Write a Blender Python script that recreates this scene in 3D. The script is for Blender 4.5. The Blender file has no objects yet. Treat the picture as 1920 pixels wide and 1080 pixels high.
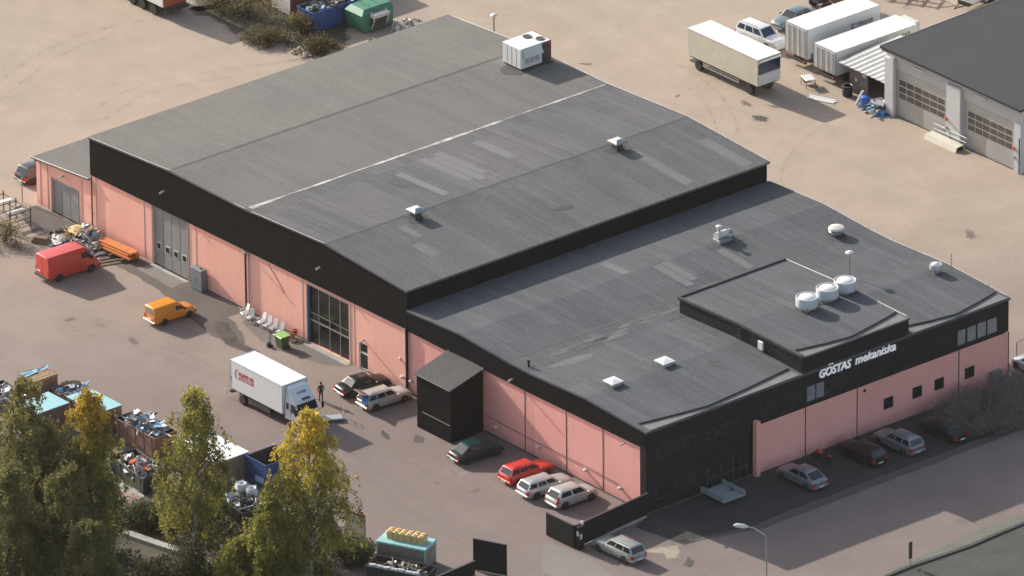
import bpy, bmesh, math, random
import numpy as np
from mathutils import Vector, Matrix, Euler

S = bpy.context.scene
COL = S.collection
R = math.radians
rnd = random.Random(7)

# ------------------------------------------------------------------ materials
_mats = {}
def _n(nt, t, **kw):
    n = nt.nodes.new(t)
    for k, v in kw.items():
        if k.startswith('i_'):
            n.inputs[k[2:]].default_value = v
        else:
            setattr(n, k, v)
    return n

def M(name, c, c2=None, scale=2.0, rough=.6, metal=0.0, bump=0.0, detail=4, spec=.5, coat=0.0, lo=.35, hi=.65, fine=0.0, fscale=12.0):
    """Principled material whose colour wanders between c and c2 with world-size noise."""
    if name in _mats: return _mats[name]
    m = bpy.data.materials.new(name); m.use_nodes = True
    nt = m.node_tree; b = nt.nodes['Principled BSDF']
    b.inputs['Roughness'].default_value = rough
    b.inputs['Metallic'].default_value = metal
    b.inputs['Specular IOR Level'].default_value = spec
    if coat: b.inputs['Coat Weight'].default_value = coat; b.inputs['Coat Roughness'].default_value = .08
    if c2 is None:
        c2 = tuple(x * .82 for x in c)
    tc = _n(nt, 'ShaderNodeTexCoord')
    no = _n(nt, 'ShaderNodeTexNoise'); no.inputs['Scale'].default_value = scale; no.inputs['Detail'].default_value = detail
    no.inputs['Roughness'].default_value = .62
    nt.links.new(tc.outputs['Object'], no.inputs['Vector'])
    mr = _n(nt, 'ShaderNodeMapRange'); mr.inputs['From Min'].default_value = lo; mr.inputs['From Max'].default_value = hi
    nt.links.new(no.outputs['Fac'], mr.inputs['Value'])
    mx = _n(nt, 'ShaderNodeMix', data_type='RGBA')
    mx.inputs['A'].default_value = (*c, 1); mx.inputs['B'].default_value = (*c2, 1)
    nt.links.new(mr.outputs['Result'], mx.inputs['Factor'])
    out = mx.outputs['Result']
    if fine:
        n2 = _n(nt, 'ShaderNodeTexNoise'); n2.inputs['Scale'].default_value = fscale; n2.inputs['Detail'].default_value = 3
        nt.links.new(tc.outputs['Object'], n2.inputs['Vector'])
        m2 = _n(nt, 'ShaderNodeMapRange'); m2.inputs['From Min'].default_value = .3; m2.inputs['From Max'].default_value = .7
        m2.inputs['To Min'].default_value = 1 - fine; m2.inputs['To Max'].default_value = 1 + fine
        nt.links.new(n2.outputs['Fac'], m2.inputs['Value'])
        mm = _n(nt, 'ShaderNodeMix', data_type='RGBA', blend_type='MULTIPLY'); mm.inputs['Factor'].default_value = 1
        nt.links.new(out, mm.inputs['A']); nt.links.new(m2.outputs['Result'], mm.inputs['B'])
        out = mm.outputs['Result']
    nt.links.new(out, b.inputs['Base Color'])
    if bump:
        bp = _n(nt, 'ShaderNodeBump'); bp.inputs['Strength'].default_value = bump; bp.inputs['Distance'].default_value = .03
        n3 = _n(nt, 'ShaderNodeTexNoise'); n3.inputs['Scale'].default_value = 9; n3.inputs['Detail'].default_value = 3
        nt.links.new(tc.outputs['Object'], n3.inputs['Vector'])
        nt.links.new(n3.outputs['Fac'], bp.inputs['Height']); nt.links.new(bp.outputs['Normal'], b.inputs['Normal'])
    _mats[name] = m
    return m

def mul(nt, a, bval):
    x = _n(nt, 'ShaderNodeMix', data_type='RGBA', blend_type='MULTIPLY'); x.inputs['Factor'].default_value = 1
    nt.links.new(a, x.inputs['A']); nt.links.new(bval, x.inputs['B']); return x.outputs['Result']

def math_n(nt, op, a, b=None, c=None):
    x = _n(nt, 'ShaderNodeMath', operation=op)
    for i, v in enumerate((a, b, c)):
        if v is None: continue
        if isinstance(v, (int, float)): x.inputs[i].default_value = v
        else: nt.links.new(v, x.inputs[i])
    return x.outputs[0]

def ramp(nt, val, f0, f1, t0, t1):
    x = _n(nt, 'ShaderNodeMapRange'); x.clamp = True
    for k, v in zip(('From Min', 'From Max', 'To Min', 'To Max'), (f0, f1, t0, t1)): x.inputs[k].default_value = v
    nt.links.new(val, x.inputs['Value']); return x.outputs['Result']

def noise(nt, vec, scale, detail=4, rough=.6):
    x = _n(nt, 'ShaderNodeTexNoise'); x.inputs['Scale'].default_value = scale; x.inputs['Detail'].default_value = detail
    x.inputs['Roughness'].default_value = rough
    nt.links.new(vec, x.inputs['Vector']); return x.outputs['Fac']

def mixc(nt, f, a, b):
    x = _n(nt, 'ShaderNodeMix', data_type='RGBA')
    if isinstance(f, float): x.inputs['Factor'].default_value = f
    else: nt.links.new(f, x.inputs['Factor'])
    for k, v in (('A', a), ('B', b)):
        if isinstance(v, tuple): x.inputs[k].default_value = (*v, 1)
        else: nt.links.new(v, x.inputs[k])
    return x.outputs['Result']

def ground_mat():
    m = bpy.data.materials.new('worn_tarmac'); m.use_nodes = True; nt = m.node_tree; b = nt.nodes['Principled BSDF']
    tc = _n(nt, 'ShaderNodeTexCoord').outputs['Object']
    sx = _n(nt, 'ShaderNodeSeparateXYZ'); nt.links.new(tc, sx.inputs[0])
    big = noise(nt, tc, .045, 5, .6)
    # sandy gravel behind the halls, its colour paled for flare; reddish tarmac in front
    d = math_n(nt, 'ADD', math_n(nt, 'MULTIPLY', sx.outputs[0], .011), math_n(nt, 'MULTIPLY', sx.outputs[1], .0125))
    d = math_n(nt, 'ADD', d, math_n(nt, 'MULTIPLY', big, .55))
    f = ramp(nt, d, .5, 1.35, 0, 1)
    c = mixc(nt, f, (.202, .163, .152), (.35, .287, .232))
    mid = noise(nt, tc, .22, 6, .65)
    c = mul(nt, c, ramp(nt, mid, .3, .7, .91, 1.08))
    # tyre-swept streaks
    mp = _n(nt, 'ShaderNodeMapping'); mp.inputs['Scale'].default_value = (.5, .06, 1); mp.inputs['Rotation'].default_value = (0, 0, .35)
    nt.links.new(tc, mp.inputs['Vector'])
    st = noise(nt, mp.outputs[0], .9, 3, .55)
    c = mul(nt, c, ramp(nt, st, .3, .72, .97, 1.03))
    # scattered dark oil drips
    v = _n(nt, 'ShaderNodeTexVoronoi'); v.inputs['Scale'].default_value = .16; v.inputs['Randomness'].default_value = 1
    wv = _n(nt, 'ShaderNodeMix', data_type='VECTOR'); wv.inputs['Factor'].default_value = .12
    nn = _n(nt, 'ShaderNodeTexNoise'); nn.inputs['Scale'].default_value = 1.2; nt.links.new(tc, nn.inputs['Vector'])
    vm = _n(nt, 'ShaderNodeVectorMath', operation='MULTIPLY_ADD'); vm.inputs[1].default_value = (2.2, 2.2, 0)
    nt.links.new(nn.outputs['Color'], vm.inputs[0]); nt.links.new(tc, vm.inputs[2]); nt.links.new(vm.outputs[0], v.inputs['Vector'])
    oil = ramp(nt, v.outputs['Distance'], .05, .17, 1, 0)
    gate = ramp(nt, noise(nt, tc, .07, 2), .52, .6, 0, .42)
    oil = math_n(nt, 'MULTIPLY', oil, gate)
    c = mixc(nt, oil, c, (.10, .085, .075))
    fine = noise(nt, tc, 3.2, 4, .75)
    c = mul(nt, c, ramp(nt, fine, .3, .7, .93, 1.07))
    nt.links.new(c, b.inputs['Base Color']); b.inputs['Roughness'].default_value = .95; b.inputs['Specular IOR Level'].default_value = .08
    return m

def roof_mat(name, base, warm, strip=.86, seed=0.0, vary=.8):
    """bitumen felt laid in strips along y, with seams, worn lighter sheets and grit"""
    m = bpy.data.materials.new(name); m.use_nodes = True; nt = m.node_tree; b = nt.nodes['Principled BSDF']
    tc = _n(nt, 'ShaderNodeTexCoord').outputs['Object']
    sx = _n(nt, 'ShaderNodeSeparateXYZ'); nt.links.new(tc, sx.inputs[0])
    wob = math_n(nt, 'MULTIPLY', math_n(nt, 'SUBTRACT', noise(nt, tc, .6, 2), .5), .25)
    u = math_n(nt, 'ADD', math_n(nt, 'DIVIDE', sx.outputs[0], strip), wob)
    fl = math_n(nt, 'FLOOR', u); fr = math_n(nt, 'FRACT', u)
    wn = _n(nt, 'ShaderNodeTexWhiteNoise', noise_dimensions='2D')
    cb = _n(nt, 'ShaderNodeCombineXYZ'); nt.links.new(fl, cb.inputs[0])
    ys = math_n(nt, 'FLOOR', math_n(nt, 'DIVIDE', sx.outputs[1], 9.7)); nt.links.new(ys, cb.inputs[1]); cb.inputs[2].default_value = seed
    nt.links.new(cb.outputs[0], wn.inputs['Vector'])
    c = mixc(nt, ramp(nt, noise(nt, tc, .13, 5, .6), .35, .65, 0, 1), base, warm)
    c = mul(nt, c, ramp(nt, wn.outputs['Value'], 0, 1, 1-.12*vary, 1+.10*vary))
    seam = ramp(nt, math_n(nt, 'ABSOLUTE', math_n(nt, 'SUBTRACT', fr, .5)), .44, .5, 1, 1-.24*vary)
    c = mul(nt, c, seam)
    # long thin weather streaks down the fall
    mp = _n(nt, 'ShaderNodeMapping'); mp.inputs['Scale'].default_value = (2.4, .12, 1); nt.links.new(tc, mp.inputs['Vector'])
    c = mul(nt, c, ramp(nt, noise(nt, mp.outputs[0], 1.3, 5, .75), .3, .7, 1-.13*vary-.02, 1+.12*vary))
    c = mul(nt, c, ramp(nt, noise(nt, tc, 5.5, 4, .8), .3, .7, .80, 1.20))
    nt.links.new(c, b.inputs['Base Color']); b.inputs['Roughness'].default_value = .95; b.inputs['Specular IOR Level'].default_value = .04
    return m

def pink_mat(nm, WALLC):
    m = bpy.data.materials.new(nm); m.use_nodes = True; nt = m.node_tree; b = nt.nodes['Principled BSDF']
    tc = _n(nt, 'ShaderNodeTexCoord').outputs['Object']
    sx = _n(nt, 'ShaderNodeSeparateXYZ'); nt.links.new(tc, sx.inputs[0])
    c = mixc(nt, ramp(nt, noise(nt, tc, .35, 5, .65), .32, .68, 0, 1), WALLC[0], WALLC[1])
    # horizontal courses of panels
    co = math_n(nt, 'FRACT', math_n(nt, 'DIVIDE', sx.outputs[2], .6))
    c = mul(nt, c, ramp(nt, math_n(nt, 'ABSOLUTE', math_n(nt, 'SUBTRACT', co, .5)), .47, .5, 1, .93))
    mp = _n(nt, 'ShaderNodeMapping'); mp.inputs['Scale'].default_value = (1.2, 1.2, .1); nt.links.new(tc, mp.inputs['Vector'])
    c = mul(nt, c, ramp(nt, noise(nt, mp.outputs[0], 1.5, 5, .7), .3, .7, .965, 1.03))
    # every panel was cast and painted apart
    wn = _n(nt, 'ShaderNodeTexWhiteNoise', noise_dimensions='2D'); cbp = _n(nt, 'ShaderNodeCombineXYZ')
    nt.links.new(math_n(nt, 'FLOOR', math_n(nt, 'DIVIDE', sx.outputs[1], 6.9)), cbp.inputs[0]); nt.links.new(math_n(nt, 'FLOOR', math_n(nt, 'DIVIDE', sx.outputs[0], 5.52)), cbp.inputs[1])
    nt.links.new(cbp.outputs[0], wn.inputs['Vector']); c = mul(nt, c, ramp(nt, wn.outputs['Value'], 0, 1, .95, 1.04))
    # rain streaks creeping down from the top edge
    mp2 = _n(nt, 'ShaderNodeMapping'); mp2.inputs['Scale'].default_value = (2.2, 2.2, .06); nt.links.new(tc, mp2.inputs['Vector'])
    stk = math_n(nt, 'MULTIPLY', ramp(nt, noise(nt, mp2.outputs[0], 1.6, 4, .7), .52, .72, 0, .22), ramp(nt, sx.outputs[2], 2.0, 5.4, .15, 1))
    c = mixc(nt, stk, c, (.42, .22, .19))
    c = mixc(nt, math_n(nt, 'MULTIPLY', ramp(nt, sx.outputs[2], .1, .9, 1, 0), ramp(nt, noise(nt, tc, .9, 4), .3, .7, 0, .62)), c, (.30, .19, .16))
    nt.links.new(c, b.inputs['Base Color']); b.inputs['Roughness'].default_value = .85; b.inputs['Specular IOR Level'].default_value = .2
    bp = _n(nt, 'ShaderNodeBump'); bp.inputs['Strength'].default_value = .12; bp.inputs['Distance'].default_value = .02
    nt.links.new(noise(nt, tc, 4, 5, .7), bp.inputs['Height']); nt.links.new(bp.outputs['Normal'], b.inputs['Normal'])
    return m

def leaf_mat(name, dark, light, gold, ylo, yhi, gfac):
    m = bpy.data.materials.new(name); m.use_nodes = True; nt = m.node_tree; b = nt.nodes['Principled BSDF']
    tc = _n(nt, 'ShaderNodeTexCoord').outputs['Object']
    sx = _n(nt, 'ShaderNodeSeparateXYZ'); nt.links.new(tc, sx.inputs[0])
    ge = _n(nt, 'ShaderNodeNewGeometry')
    isl = ge.outputs['Random Per Island']
    cl = noise(nt, tc, .55, 4, .6)
    c = mixc(nt, math_n(nt, 'ADD', math_n(nt, 'MULTIPLY', isl, .5), math_n(nt, 'SUBTRACT', math_n(nt, 'MULTIPLY', cl, 1.6), .55)), dark, light)
    # autumn gold gathers in clumps, most of all in the young top shoots
    t = ramp(nt, sx.outputs[2], ylo, yhi, 0, 1)
    g = math_n(nt, 'ADD', math_n(nt, 'MULTIPLY', t, .75), math_n(nt, 'MULTIPLY', math_n(nt, 'SUBTRACT', noise(nt, tc, .32, 3), .5), 2.0))
    g = math_n(nt, 'ADD', g, math_n(nt, 'MULTIPLY', isl, .35))
    g = ramp(nt, g, .55, 1.15, 0, gfac)
    c = mixc(nt, g, c, gold)
    nt.links.new(c, b.inputs['Base Color']); b.inputs['Roughness'].default_value = .55; b.inputs['Specular IOR Level'].default_value = .25
    tr = _n(nt, 'ShaderNodeBsdfTranslucent'); nt.links.new(c, tr.inputs['Color'])
    ms = _n(nt, 'ShaderNodeMixShader'); ms.inputs[0].default_value = .5
    nt.links.new(b.outputs[0], ms.inputs[1]); nt.links.new(tr.outputs[0], ms.inputs[2])
    nt.links.new(ms.outputs[0], nt.nodes['Material Output'].inputs['Surface'])
    return m

# ------------------------------------------------------------------ mesh builder
class MB:
    def __init__(s): s.v = []; s.f = []; s.m = []; s.sm = []
    def add(s, vs, fs, m=0, smooth=False):
        o = len(s.v); s.v += [tuple(x) for x in vs]
        for f in fs: s.f.append(tuple(i + o for i in f)); s.m.append(m); s.sm.append(smooth)
        return s
    def box(s, x0, x1, y0, y1, z0, z1, m=0):
        if x0 > x1: x0, x1 = x1, x0
        if y0 > y1: y0, y1 = y1, y0
        if z0 > z1: z0, z1 = z1, z0
        vs = [(x0,y0,z0),(x1,y0,z0),(x1,y1,z0),(x0,y1,z0),(x0,y0,z1),(x1,y0,z1),(x1,y1,z1),(x0,y1,z1)]
        return s.add(vs, [(0,3,2,1),(4,5,6,7),(0,1,5,4),(1,2,6,5),(2,3,7,6),(3,0,4,7)], m)
    def bbox(s, x0, x1, y0, y1, z0, z1, b=.03, m=0):
        """box with chamfered upright and top edges"""
        def ring(z, i): return [(x0+i,y0+b,z),(x0+b,y0+i,z),(x1-b,y0+i,z),(x1-i,y0+b,z),(x1-i,y1-b,z),(x1-b,y1-i,z),(x0+b,y1-i,z),(x0+i,y1-b,z)]
        r0, r1 = ring(z0, 0), ring(z1-b, 0)
        r2 = [(x0+b*1.2,y0+b*1.4,z1),(x0+b*1.4,y0+b*1.2,z1),(x1-b*1.4,y0+b*1.2,z1),(x1-b*1.2,y0+b*1.4,z1),(x1-b*1.2,y1-b*1.4,z1),(x1-b*1.4,y1-b*1.2,z1),(x0+b*1.4,y1-b*1.2,z1),(x0+b*1.2,y1-b*1.4,z1)]
        fs = [tuple(range(7,-1,-1)), tuple(range(16,24))]
        for k in (0, 8):
            for i in range(8): j = (i+1) % 8; fs.append((k+i, k+j, k+8+j, k+8+i))
        return s.add(r0+r1+r2, fs, m)
    def quad(s, a, b, c, d, m=0): return s.add([a,b,c,d], [(0,1,2,3)], m)
    def poly(s, pts, m=0): return s.add(pts, [tuple(range(len(pts)))], m)
    def prism(s, pts, vec, m=0):
        n = len(pts); vec = Vector(vec); p2 = [tuple(Vector(p)+vec) for p in pts]
        fs = [tuple(range(n-1,-1,-1)), tuple(range(n,2*n))] + [(i,(i+1)%n,n+(i+1)%n,n+i) for i in range(n)]
        return s.add(list(pts)+p2, fs, m)
    def tube(s, pts, r, n=6, m=0, cap=True, smooth=True):
        pts = [Vector(p) for p in pts]; k = len(pts); rs = r if isinstance(r, (list, tuple)) else [r]*k
        vs = []; 
        for i, p in enumerate(pts):
            d = (pts[min(i+1,k-1)] - pts[max(i-1,0)]); d = d.normalized() if d.length > 1e-9 else Vector((0,0,1))
            a = d.cross(Vector((0,0,1)) if abs(d.z) < .9 else Vector((1,0,0))).normalized(); b = d.cross(a)
            for j in range(n):
                t = 2*math.pi*j/n; vs.append(p + (a*math.cos(t)+b*math.sin(t))*rs[i])
        fs = [(i*n+j, i*n+(j+1)%n, (i+1)*n+(j+1)%n, (i+1)*n+j) for i in range(k-1) for j in range(n)]
        s.add(vs, fs, m, smooth)
        if cap:
            o = len(s.v)-k*n
            s.f += [tuple(o+j for j in range(n-1,-1,-1)), tuple(o+(k-1)*n+j for j in range(n))]; s.m += [m,m]; s.sm += [False,False]
        return s
    def lathe(s, prof, c, axis='z', n=20, m=0, smooth=True, cap=True):
        vs = []
        for r, h in prof:
            for j in range(n):
                t = 2*math.pi*j/n; a, b = r*math.cos(t), r*math.sin(t)
                vs.append((c[0]+a, c[1]+b, c[2]+h) if axis == 'z' else ((c[0]+a, c[1]+h, c[2]-b) if axis == 'y' else (c[0]+h, c[1]+a, c[2]+b)))
        k = len(prof)
        fs = [(i*n+j, i*n+(j+1)%n, (i+1)*n+(j+1)%n, (i+1)*n+j) for i in range(k-1) for j in range(n)]
        s.add(vs, fs, m, smooth)
        if cap:
            o = len(s.v)-k*n
            s.f += [tuple(o+j for j in range(n-1,-1,-1)), tuple(o+(k-1)*n+j for j in range(n))]; s.m += [m,m]; s.sm += [False,False]
        return s
    def build(s, name, mats, parent=None, loc=None, rz=0, angle=35, fixn=False):
        me = bpy.data.meshes.new(name); me.from_pydata(s.v, [], s.f)
        for mt in (mats if isinstance(mats, (list, tuple)) else [mats]): me.materials.append(mt)
        me.polygons.foreach_set('material_index', s.m); me.polygons.foreach_set('use_smooth', s.sm)
        if fixn:
            bm = bmesh.new(); bm.from_mesh(me); bmesh.ops.recalc_face_normals(bm, faces=bm.faces[:]); bm.to_mesh(me); bm.free()
        if any(s.sm): me.set_sharp_from_angle(angle=R(angle))
        me.update()
        o = bpy.data.objects.new(name, me); COL.objects.link(o)
        if parent is not None: o.parent = parent
        if loc is not None: o.location = loc
        o.rotation_euler.z = rz
        return o

def tag(o, label=None, cat=None, group=None, kind=None):
    if label: o['label'] = label
    if cat: o['category'] = cat
    if group: o['group'] = group
    if kind: o['kind'] = kind
    return o
def thing(name, label, cat, loc=(0,0,0), rz=0, group=None):
    o = bpy.data.objects.new(name, None); COL.objects.link(o); o.empty_display_size = .3
    o.location = loc; o.rotation_euler.z = rz
    return tag(o, label, cat, group)
def copy_tree(o, parent=None, label=None):
    c = o.copy(); COL.objects.link(c)
    if parent is not None: c.parent = parent
    if label: c['label'] = label
    for ch in list(o.children): copy_tree(ch, c)
    return c

def text_faces(mb, body, origin, xdir, up, height, width=None, m=0, bold=.02, shear=0.0, depth=.02):
    """lettering as real raised letters: origin is the lower left corner"""
    cu = bpy.data.curves.new('letters', 'FONT'); cu.body = body; cu.offset = bold; cu.shear = shear; cu.extrude = depth; cu.resolution_u = 3
    o = bpy.data.objects.new('letters', cu); COL.objects.link(o)
    bpy.context.view_layer.update()
    me = bpy.data.meshes.new_from_object(o.evaluated_get(bpy.context.evaluated_depsgraph_get()))
    xs = [v.co.x for v in me.vertices]; ys = [v.co.y for v in me.vertices]
    capo = max(ys); x0, x1 = min(xs), max(xs)
    sy = height/ (capo if capo > .1 else 1); sx = (width/(x1-x0)) if width else sy
    X = Vector(xdir).normalized(); U = Vector(up).normalized(); N = X.cross(U)
    vs = [tuple(Vector(origin) + X*((v.co.x-x0)*sx) + U*(v.co.y*sy) + N*v.co.z) for v in me.vertices]
    mb.add(vs, [tuple(p.vertices) for p in me.polygons], m)
    bpy.data.objects.remove(o); bpy.data.curves.remove(cu); bpy.data.meshes.remove(me)

# ------------------------------------------------------------------ camera
FPX = 22000.0
CAM = Vector((-545.8617, -640.5035, 408.2352))
CR = Vector((.76677912, -.64186106, -.00801044)); CU = Vector((.27454417, .31664440, .90794373)); CF = Vector((.58023726, .69839151, -.41901553))
cd = bpy.data.cameras.new('camera'); cam = bpy.data.objects.new('camera', cd); COL.objects.link(cam)
cd.sensor_width = 36; cd.sensor_fit = 'HORIZONTAL'; cd.lens = FPX/1920*36; cd.clip_start = 10; cd.clip_end = 6000
mt = Matrix((CR, CU, -CF)).transposed().to_4x4(); mt.translation = CAM
cam.matrix_world = mt
S.camera = cam
def at(u, v, z=0.0):
    """point of the level z seen at a pixel of the 1920 x 1080 photograph"""
    d = CF + CR*((u-960)/FPX) - CU*((v-540)/FPX)
    p = CAM + d*((z-CAM.z)/d.z); return Vector((p.x, p.y, z))

# ------------------------------------------------------------------ light
L = Vector((.26, -2.05, -1.0)).normalized()
el = math.asin(-L.z); azs = math.atan2(-L.x, -L.y)
w = bpy.data.worlds.new('World'); S.world = w; w.use_nodes = True
nt = w.node_tree; bg = nt.nodes['Background']
sk = nt.nodes.new('ShaderNodeTexSky'); sk.sky_type = 'NISHITA'; sk.sun_disc = False
sk.sun_elevation = el; sk.sun_rotation = azs; sk.air_density = 1.0; sk.dust_density = 2.2; sk.ozone_density = 1.0
hs = nt.nodes.new('ShaderNodeHueSaturation'); hs.inputs['Saturation'].default_value = .72; nt.links.new(sk.outputs[0], hs.inputs['Color']); nt.links.new(hs.outputs[0], bg.inputs[0]); bg.inputs[1].default_value = .125
ld = bpy.data.lights.new('sun', 'SUN'); ld.energy = 4.3; ld.angle = R(.5); ld.color = (1, .925, .81)
sun = bpy.data.objects.new('sun', ld); COL.objects.link(sun)
sun.rotation_euler = L.to_track_quat('-Z', 'Y').to_euler(); sun.location = (0, 60, 80)
S.view_settings.view_transform = 'Standard'; S.view_settings.look = 'None'; S.view_settings.gamma = 1
S.view_settings.exposure = .76
S.render.engine = 'CYCLES'
S.cycles.max_bounces = 6; S.cycles.use_denoising = True

# ------------------------------------------------------------------ shared materials
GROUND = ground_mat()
ROOF_HI = roof_mat('bitumen_felt_upper', (.112, .112, .118), (.134, .131, .132))
ROOF_FLARE = roof_mat('flare_paled_felt', (.155, .149, .143), (.175, .165, .154), seed=7.0, vary=.35)  # felt colour lightened to carry the lens flare over these roofs
ROOF_LO = roof_mat('bitumen_felt_lower', (.096, .102, .112), (.116, .119, .126), seed=3.0)
PINK = pink_mat('pink_lightweight_concrete', ((.86, .41, .36), (.81, .38, .335)))
PINK_FLARE = pink_mat('flare_paled_pink_concrete', ((.90, .475, .38), (.86, .44, .35)))  # pink lightened in its colour for lens flare over the left walls
BLACK = M('black_cladding', (.009, .009, .010), (.013, .012, .013), .8, .75, fine=.2, spec=.05)
BLACKP = M('black_painted_board', (.017, .018, .019), (.025, .025, .025), 1.5, .65, fine=.15, spec=.1)
FELT = M('black_felt', (.038, .038, .042), (.055, .054, .055), 2, .85, fine=.2)
FELTL = M('pale_worn_felt', (.135, .135, .135), (.17, .165, .16), 1.2, .8, fine=.15)
TRIM = M('pale_metal_trim', (.48, .47, .46), (.36, .35, .34), 1.5, .45, .3)
WHITE = M('white_paint', (.70, .70, .68), (.66, .66, .64), 1.0, .45)
WHITED = M('dirty_white_paint', (.60, .59, .56), (.48, .47, .44), .9, .5, fine=.06)
CREAM = M('cream_box_paint', (.60, .57, .47), (.53, .50, .41), .5, .45)
PLASTIC = M('white_plastic', (.62, .62, .62), (.58, .58, .58), 2, .4)
GLASS = M('dark_glass', (.016, .02, .024), (.02, .025, .03), 1, .06, spec=.6)
GLASSB = M('blue_tinted_glass', (.012, .03, .07), (.02, .04, .08), 1, .06, spec=.6)
GLASSP = M('pale_reflection_glass', (.26, .27, .28), (.19, .20, .21), .9, .15)  # pale grey stands in for reflections in the panes
PANE = M('black_door_glass', (.010, .011, .012), (.016, .016, .016), 1, .12)
RUBBER = M('black_rubber', (.018, .018, .018), (.028, .027, .026), 4, .8)
DARKMETAL = M('dark_chassis', (.035, .034, .033), (.06, .055, .05), 3, .6)
STEEL = M('galvanised_steel', (.42, .43, .43), (.33, .34, .34), 3, .35, .6)
ALU = M('grey_painted_metal', (.34, .35, .35), (.29, .30, .30), 1.2, .4)
GREYDOOR = M('grey_door_paint', (.27, .27, .265), (.235, .235, .23), .7, .5)
RIM = M('wheel_rim', (.40, .41, .42), (.30, .30, .31), 5, .3, .7)
REDL = M('red_lamp_glass', (.50, .02, .015), (.40, .015, .012), 6, .2)
AMBERL = M('amber_lamp_glass', (.75, .22, .02), (.6, .16, .01), 6, .2)
CLEARL = M('clear_lamp_glass', (.75, .76, .74), (.6, .6, .6), 6, .15)
NAVY = M('navy_paint', (.03, .055, .14), (.025, .045, .11), 2, .5)
PLATE = M('number_plate', (.75, .75, .72), (.68, .68, .66), 8, .5)
CONC = M('concrete', (.36, .34, .315), (.26, .245, .225), .8, .9, fine=.12, bump=.2)
WOOD = M('weathered_wood', (.34, .22, .12), (.22, .14, .08), 2.2, .8, fine=.2)
BROWN = M('brown_container_paint', (.26, .135, .10), (.19, .10, .075), .9, .7, fine=.1)
TEAL = M('pale_teal_paint', (.27, .50, .50), (.22, .42, .43), 1.1, .6, fine=.06)
SKYB = M('pale_blue_roof_paint', (.24, .47, .51), (.31, .51, .53), .7, .6, fine=.06)
SKIPB = M('blue_skip_paint', (.025, .07, .24), (.035, .08, .18), 1.0, .5)
SKIPD = M('dark_skip_paint', (.03, .04, .035), (.045, .05, .04), 1.2, .6)
RUST = M('rust_red_paint', (.30, .085, .04), (.20, .055, .03), 1.0, .7, fine=.15)
GREEN = M('green_steel_paint', (.05, .20, .12), (.045, .165, .10), 1.0, .5)
ORANGEW = M('orange_painted_timber', (.62, .20, .035), (.50, .15, .03), 2.5, .7, fine=.1)
YEL = M('yellowed_plastic', (.66, .48, .21), (.56, .39, .16), 3, .5)
TARPB = M('blue_tarpaulin', (.06, .25, .55), (.10, .34, .60), 3, .45)
SHEETW = M('white_sheeting', (.62, .64, .66), (.48, .50, .53), 3, .5)
BAGD = M('black_bin_bag', (.03, .032, .035), (.05, .05, .05), 4, .35)
SCRAPG = M('grey_scrap_metal', (.28, .28, .28), (.16, .16, .16), 3, .5, .3)
SCRAPY = M('ochre_foam', (.50, .36, .16), (.40, .28, .12), 3, .7)
LIMB = M('dark_birch_limb', (.10,.085,.07), (.05,.045,.04), 3, .9)
BARK = M('birch_bark', (.45, .43, .40), (.07, .06, .055), 3.0, .85, lo=.45, hi=.6)
TWIG = M('bare_twig', (.12, .10, .085), (.16, .14, .12), 4, .9)
# ------------------------------------------------------------------ ground and paving
def sheet(name, pts, z, mat, kind='structure', jitter=0.0, seed=1, soft=0.0):
    r = random.Random(seed); out = []
    n = len(pts)
    for i in range(n):
        a, b = Vector((*pts[i], 0)), Vector((*pts[(i+1) % n], 0))
        k = max(1, int((b-a).length/1.0)) if jitter else 1
        for j in range(k):
            p = a.lerp(b, j/k)
            if jitter: p += Vector((r.gauss(0, jitter), r.gauss(0, jitter), 0))
            out.append((p.x, p.y, z))
    n = len(out); area = sum(out[i][0]*out[(i+1)%n][1]-out[(i+1)%n][0]*out[i][1] for i in range(n))
    if area < 0: out = out[::-1]
    mb = MB()
    if soft:
        inn = []; cx_, cy_ = sum(p[0] for p in out)/n, sum(p[1] for p in out)/n
        for i in range(n):
            if soft < 0: inn.append((cx_+(out[i][0]-cx_)*-soft, cy_+(out[i][1]-cy_)*-soft, z)); continue
            a, b = Vector(out[i-1]), Vector(out[(i+1)%n]); d = (b-a).normalized(); inn.append((out[i][0]-d.y*soft, out[i][1]+d.x*soft, z))
        mb.add(out+inn, [(i,(i+1)%n,n+(i+1)%n,n+i) for i in range(n)]+[tuple(range(n,2*n))])
    else: mb.poly(out)
    o = mb.build(name, mat)
    at_ = o.data.attributes.new('fade', 'FLOAT', 'POINT')
    for i in range(len(o.data.vertices)): at_.data[i].value = 0.0 if (soft and i < n) else 1.0
    return tag(o, kind=kind)
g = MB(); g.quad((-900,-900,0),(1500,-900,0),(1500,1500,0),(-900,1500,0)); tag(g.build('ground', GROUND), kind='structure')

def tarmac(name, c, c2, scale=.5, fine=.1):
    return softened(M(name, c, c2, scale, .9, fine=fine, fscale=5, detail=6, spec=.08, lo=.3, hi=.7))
def softened(m):
    """the layer thins out to nothing at its ragged border"""
    nt = m.node_tree; b = nt.nodes['Principled BSDF']
    at_ = _n(nt, 'ShaderNodeAttribute', attribute_name='fade'); tc = _n(nt, 'ShaderNodeTexCoord')
    no = noise(nt, tc.outputs['Object'], 1.2, 5, .6); fi = noise(nt, tc.outputs['Object'], 11, 2, .5)
    v = math_n(nt, 'ADD', at_.outputs['Fac'], math_n(nt, 'MULTIPLY', math_n(nt, 'SUBTRACT', no, .5), 1.1))
    v = math_n(nt, 'ADD', v, math_n(nt, 'MULTIPLY', math_n(nt, 'SUBTRACT', fi, .5), 1.9))
    nt.links.new(math_n(nt, 'GREATER_THAN', v, .5), b.inputs['Alpha'])
    return m
T_DARK = tarmac('newer_dark_tarmac', (.110, .097, .090), (.142, .122, .112), .35)
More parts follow.
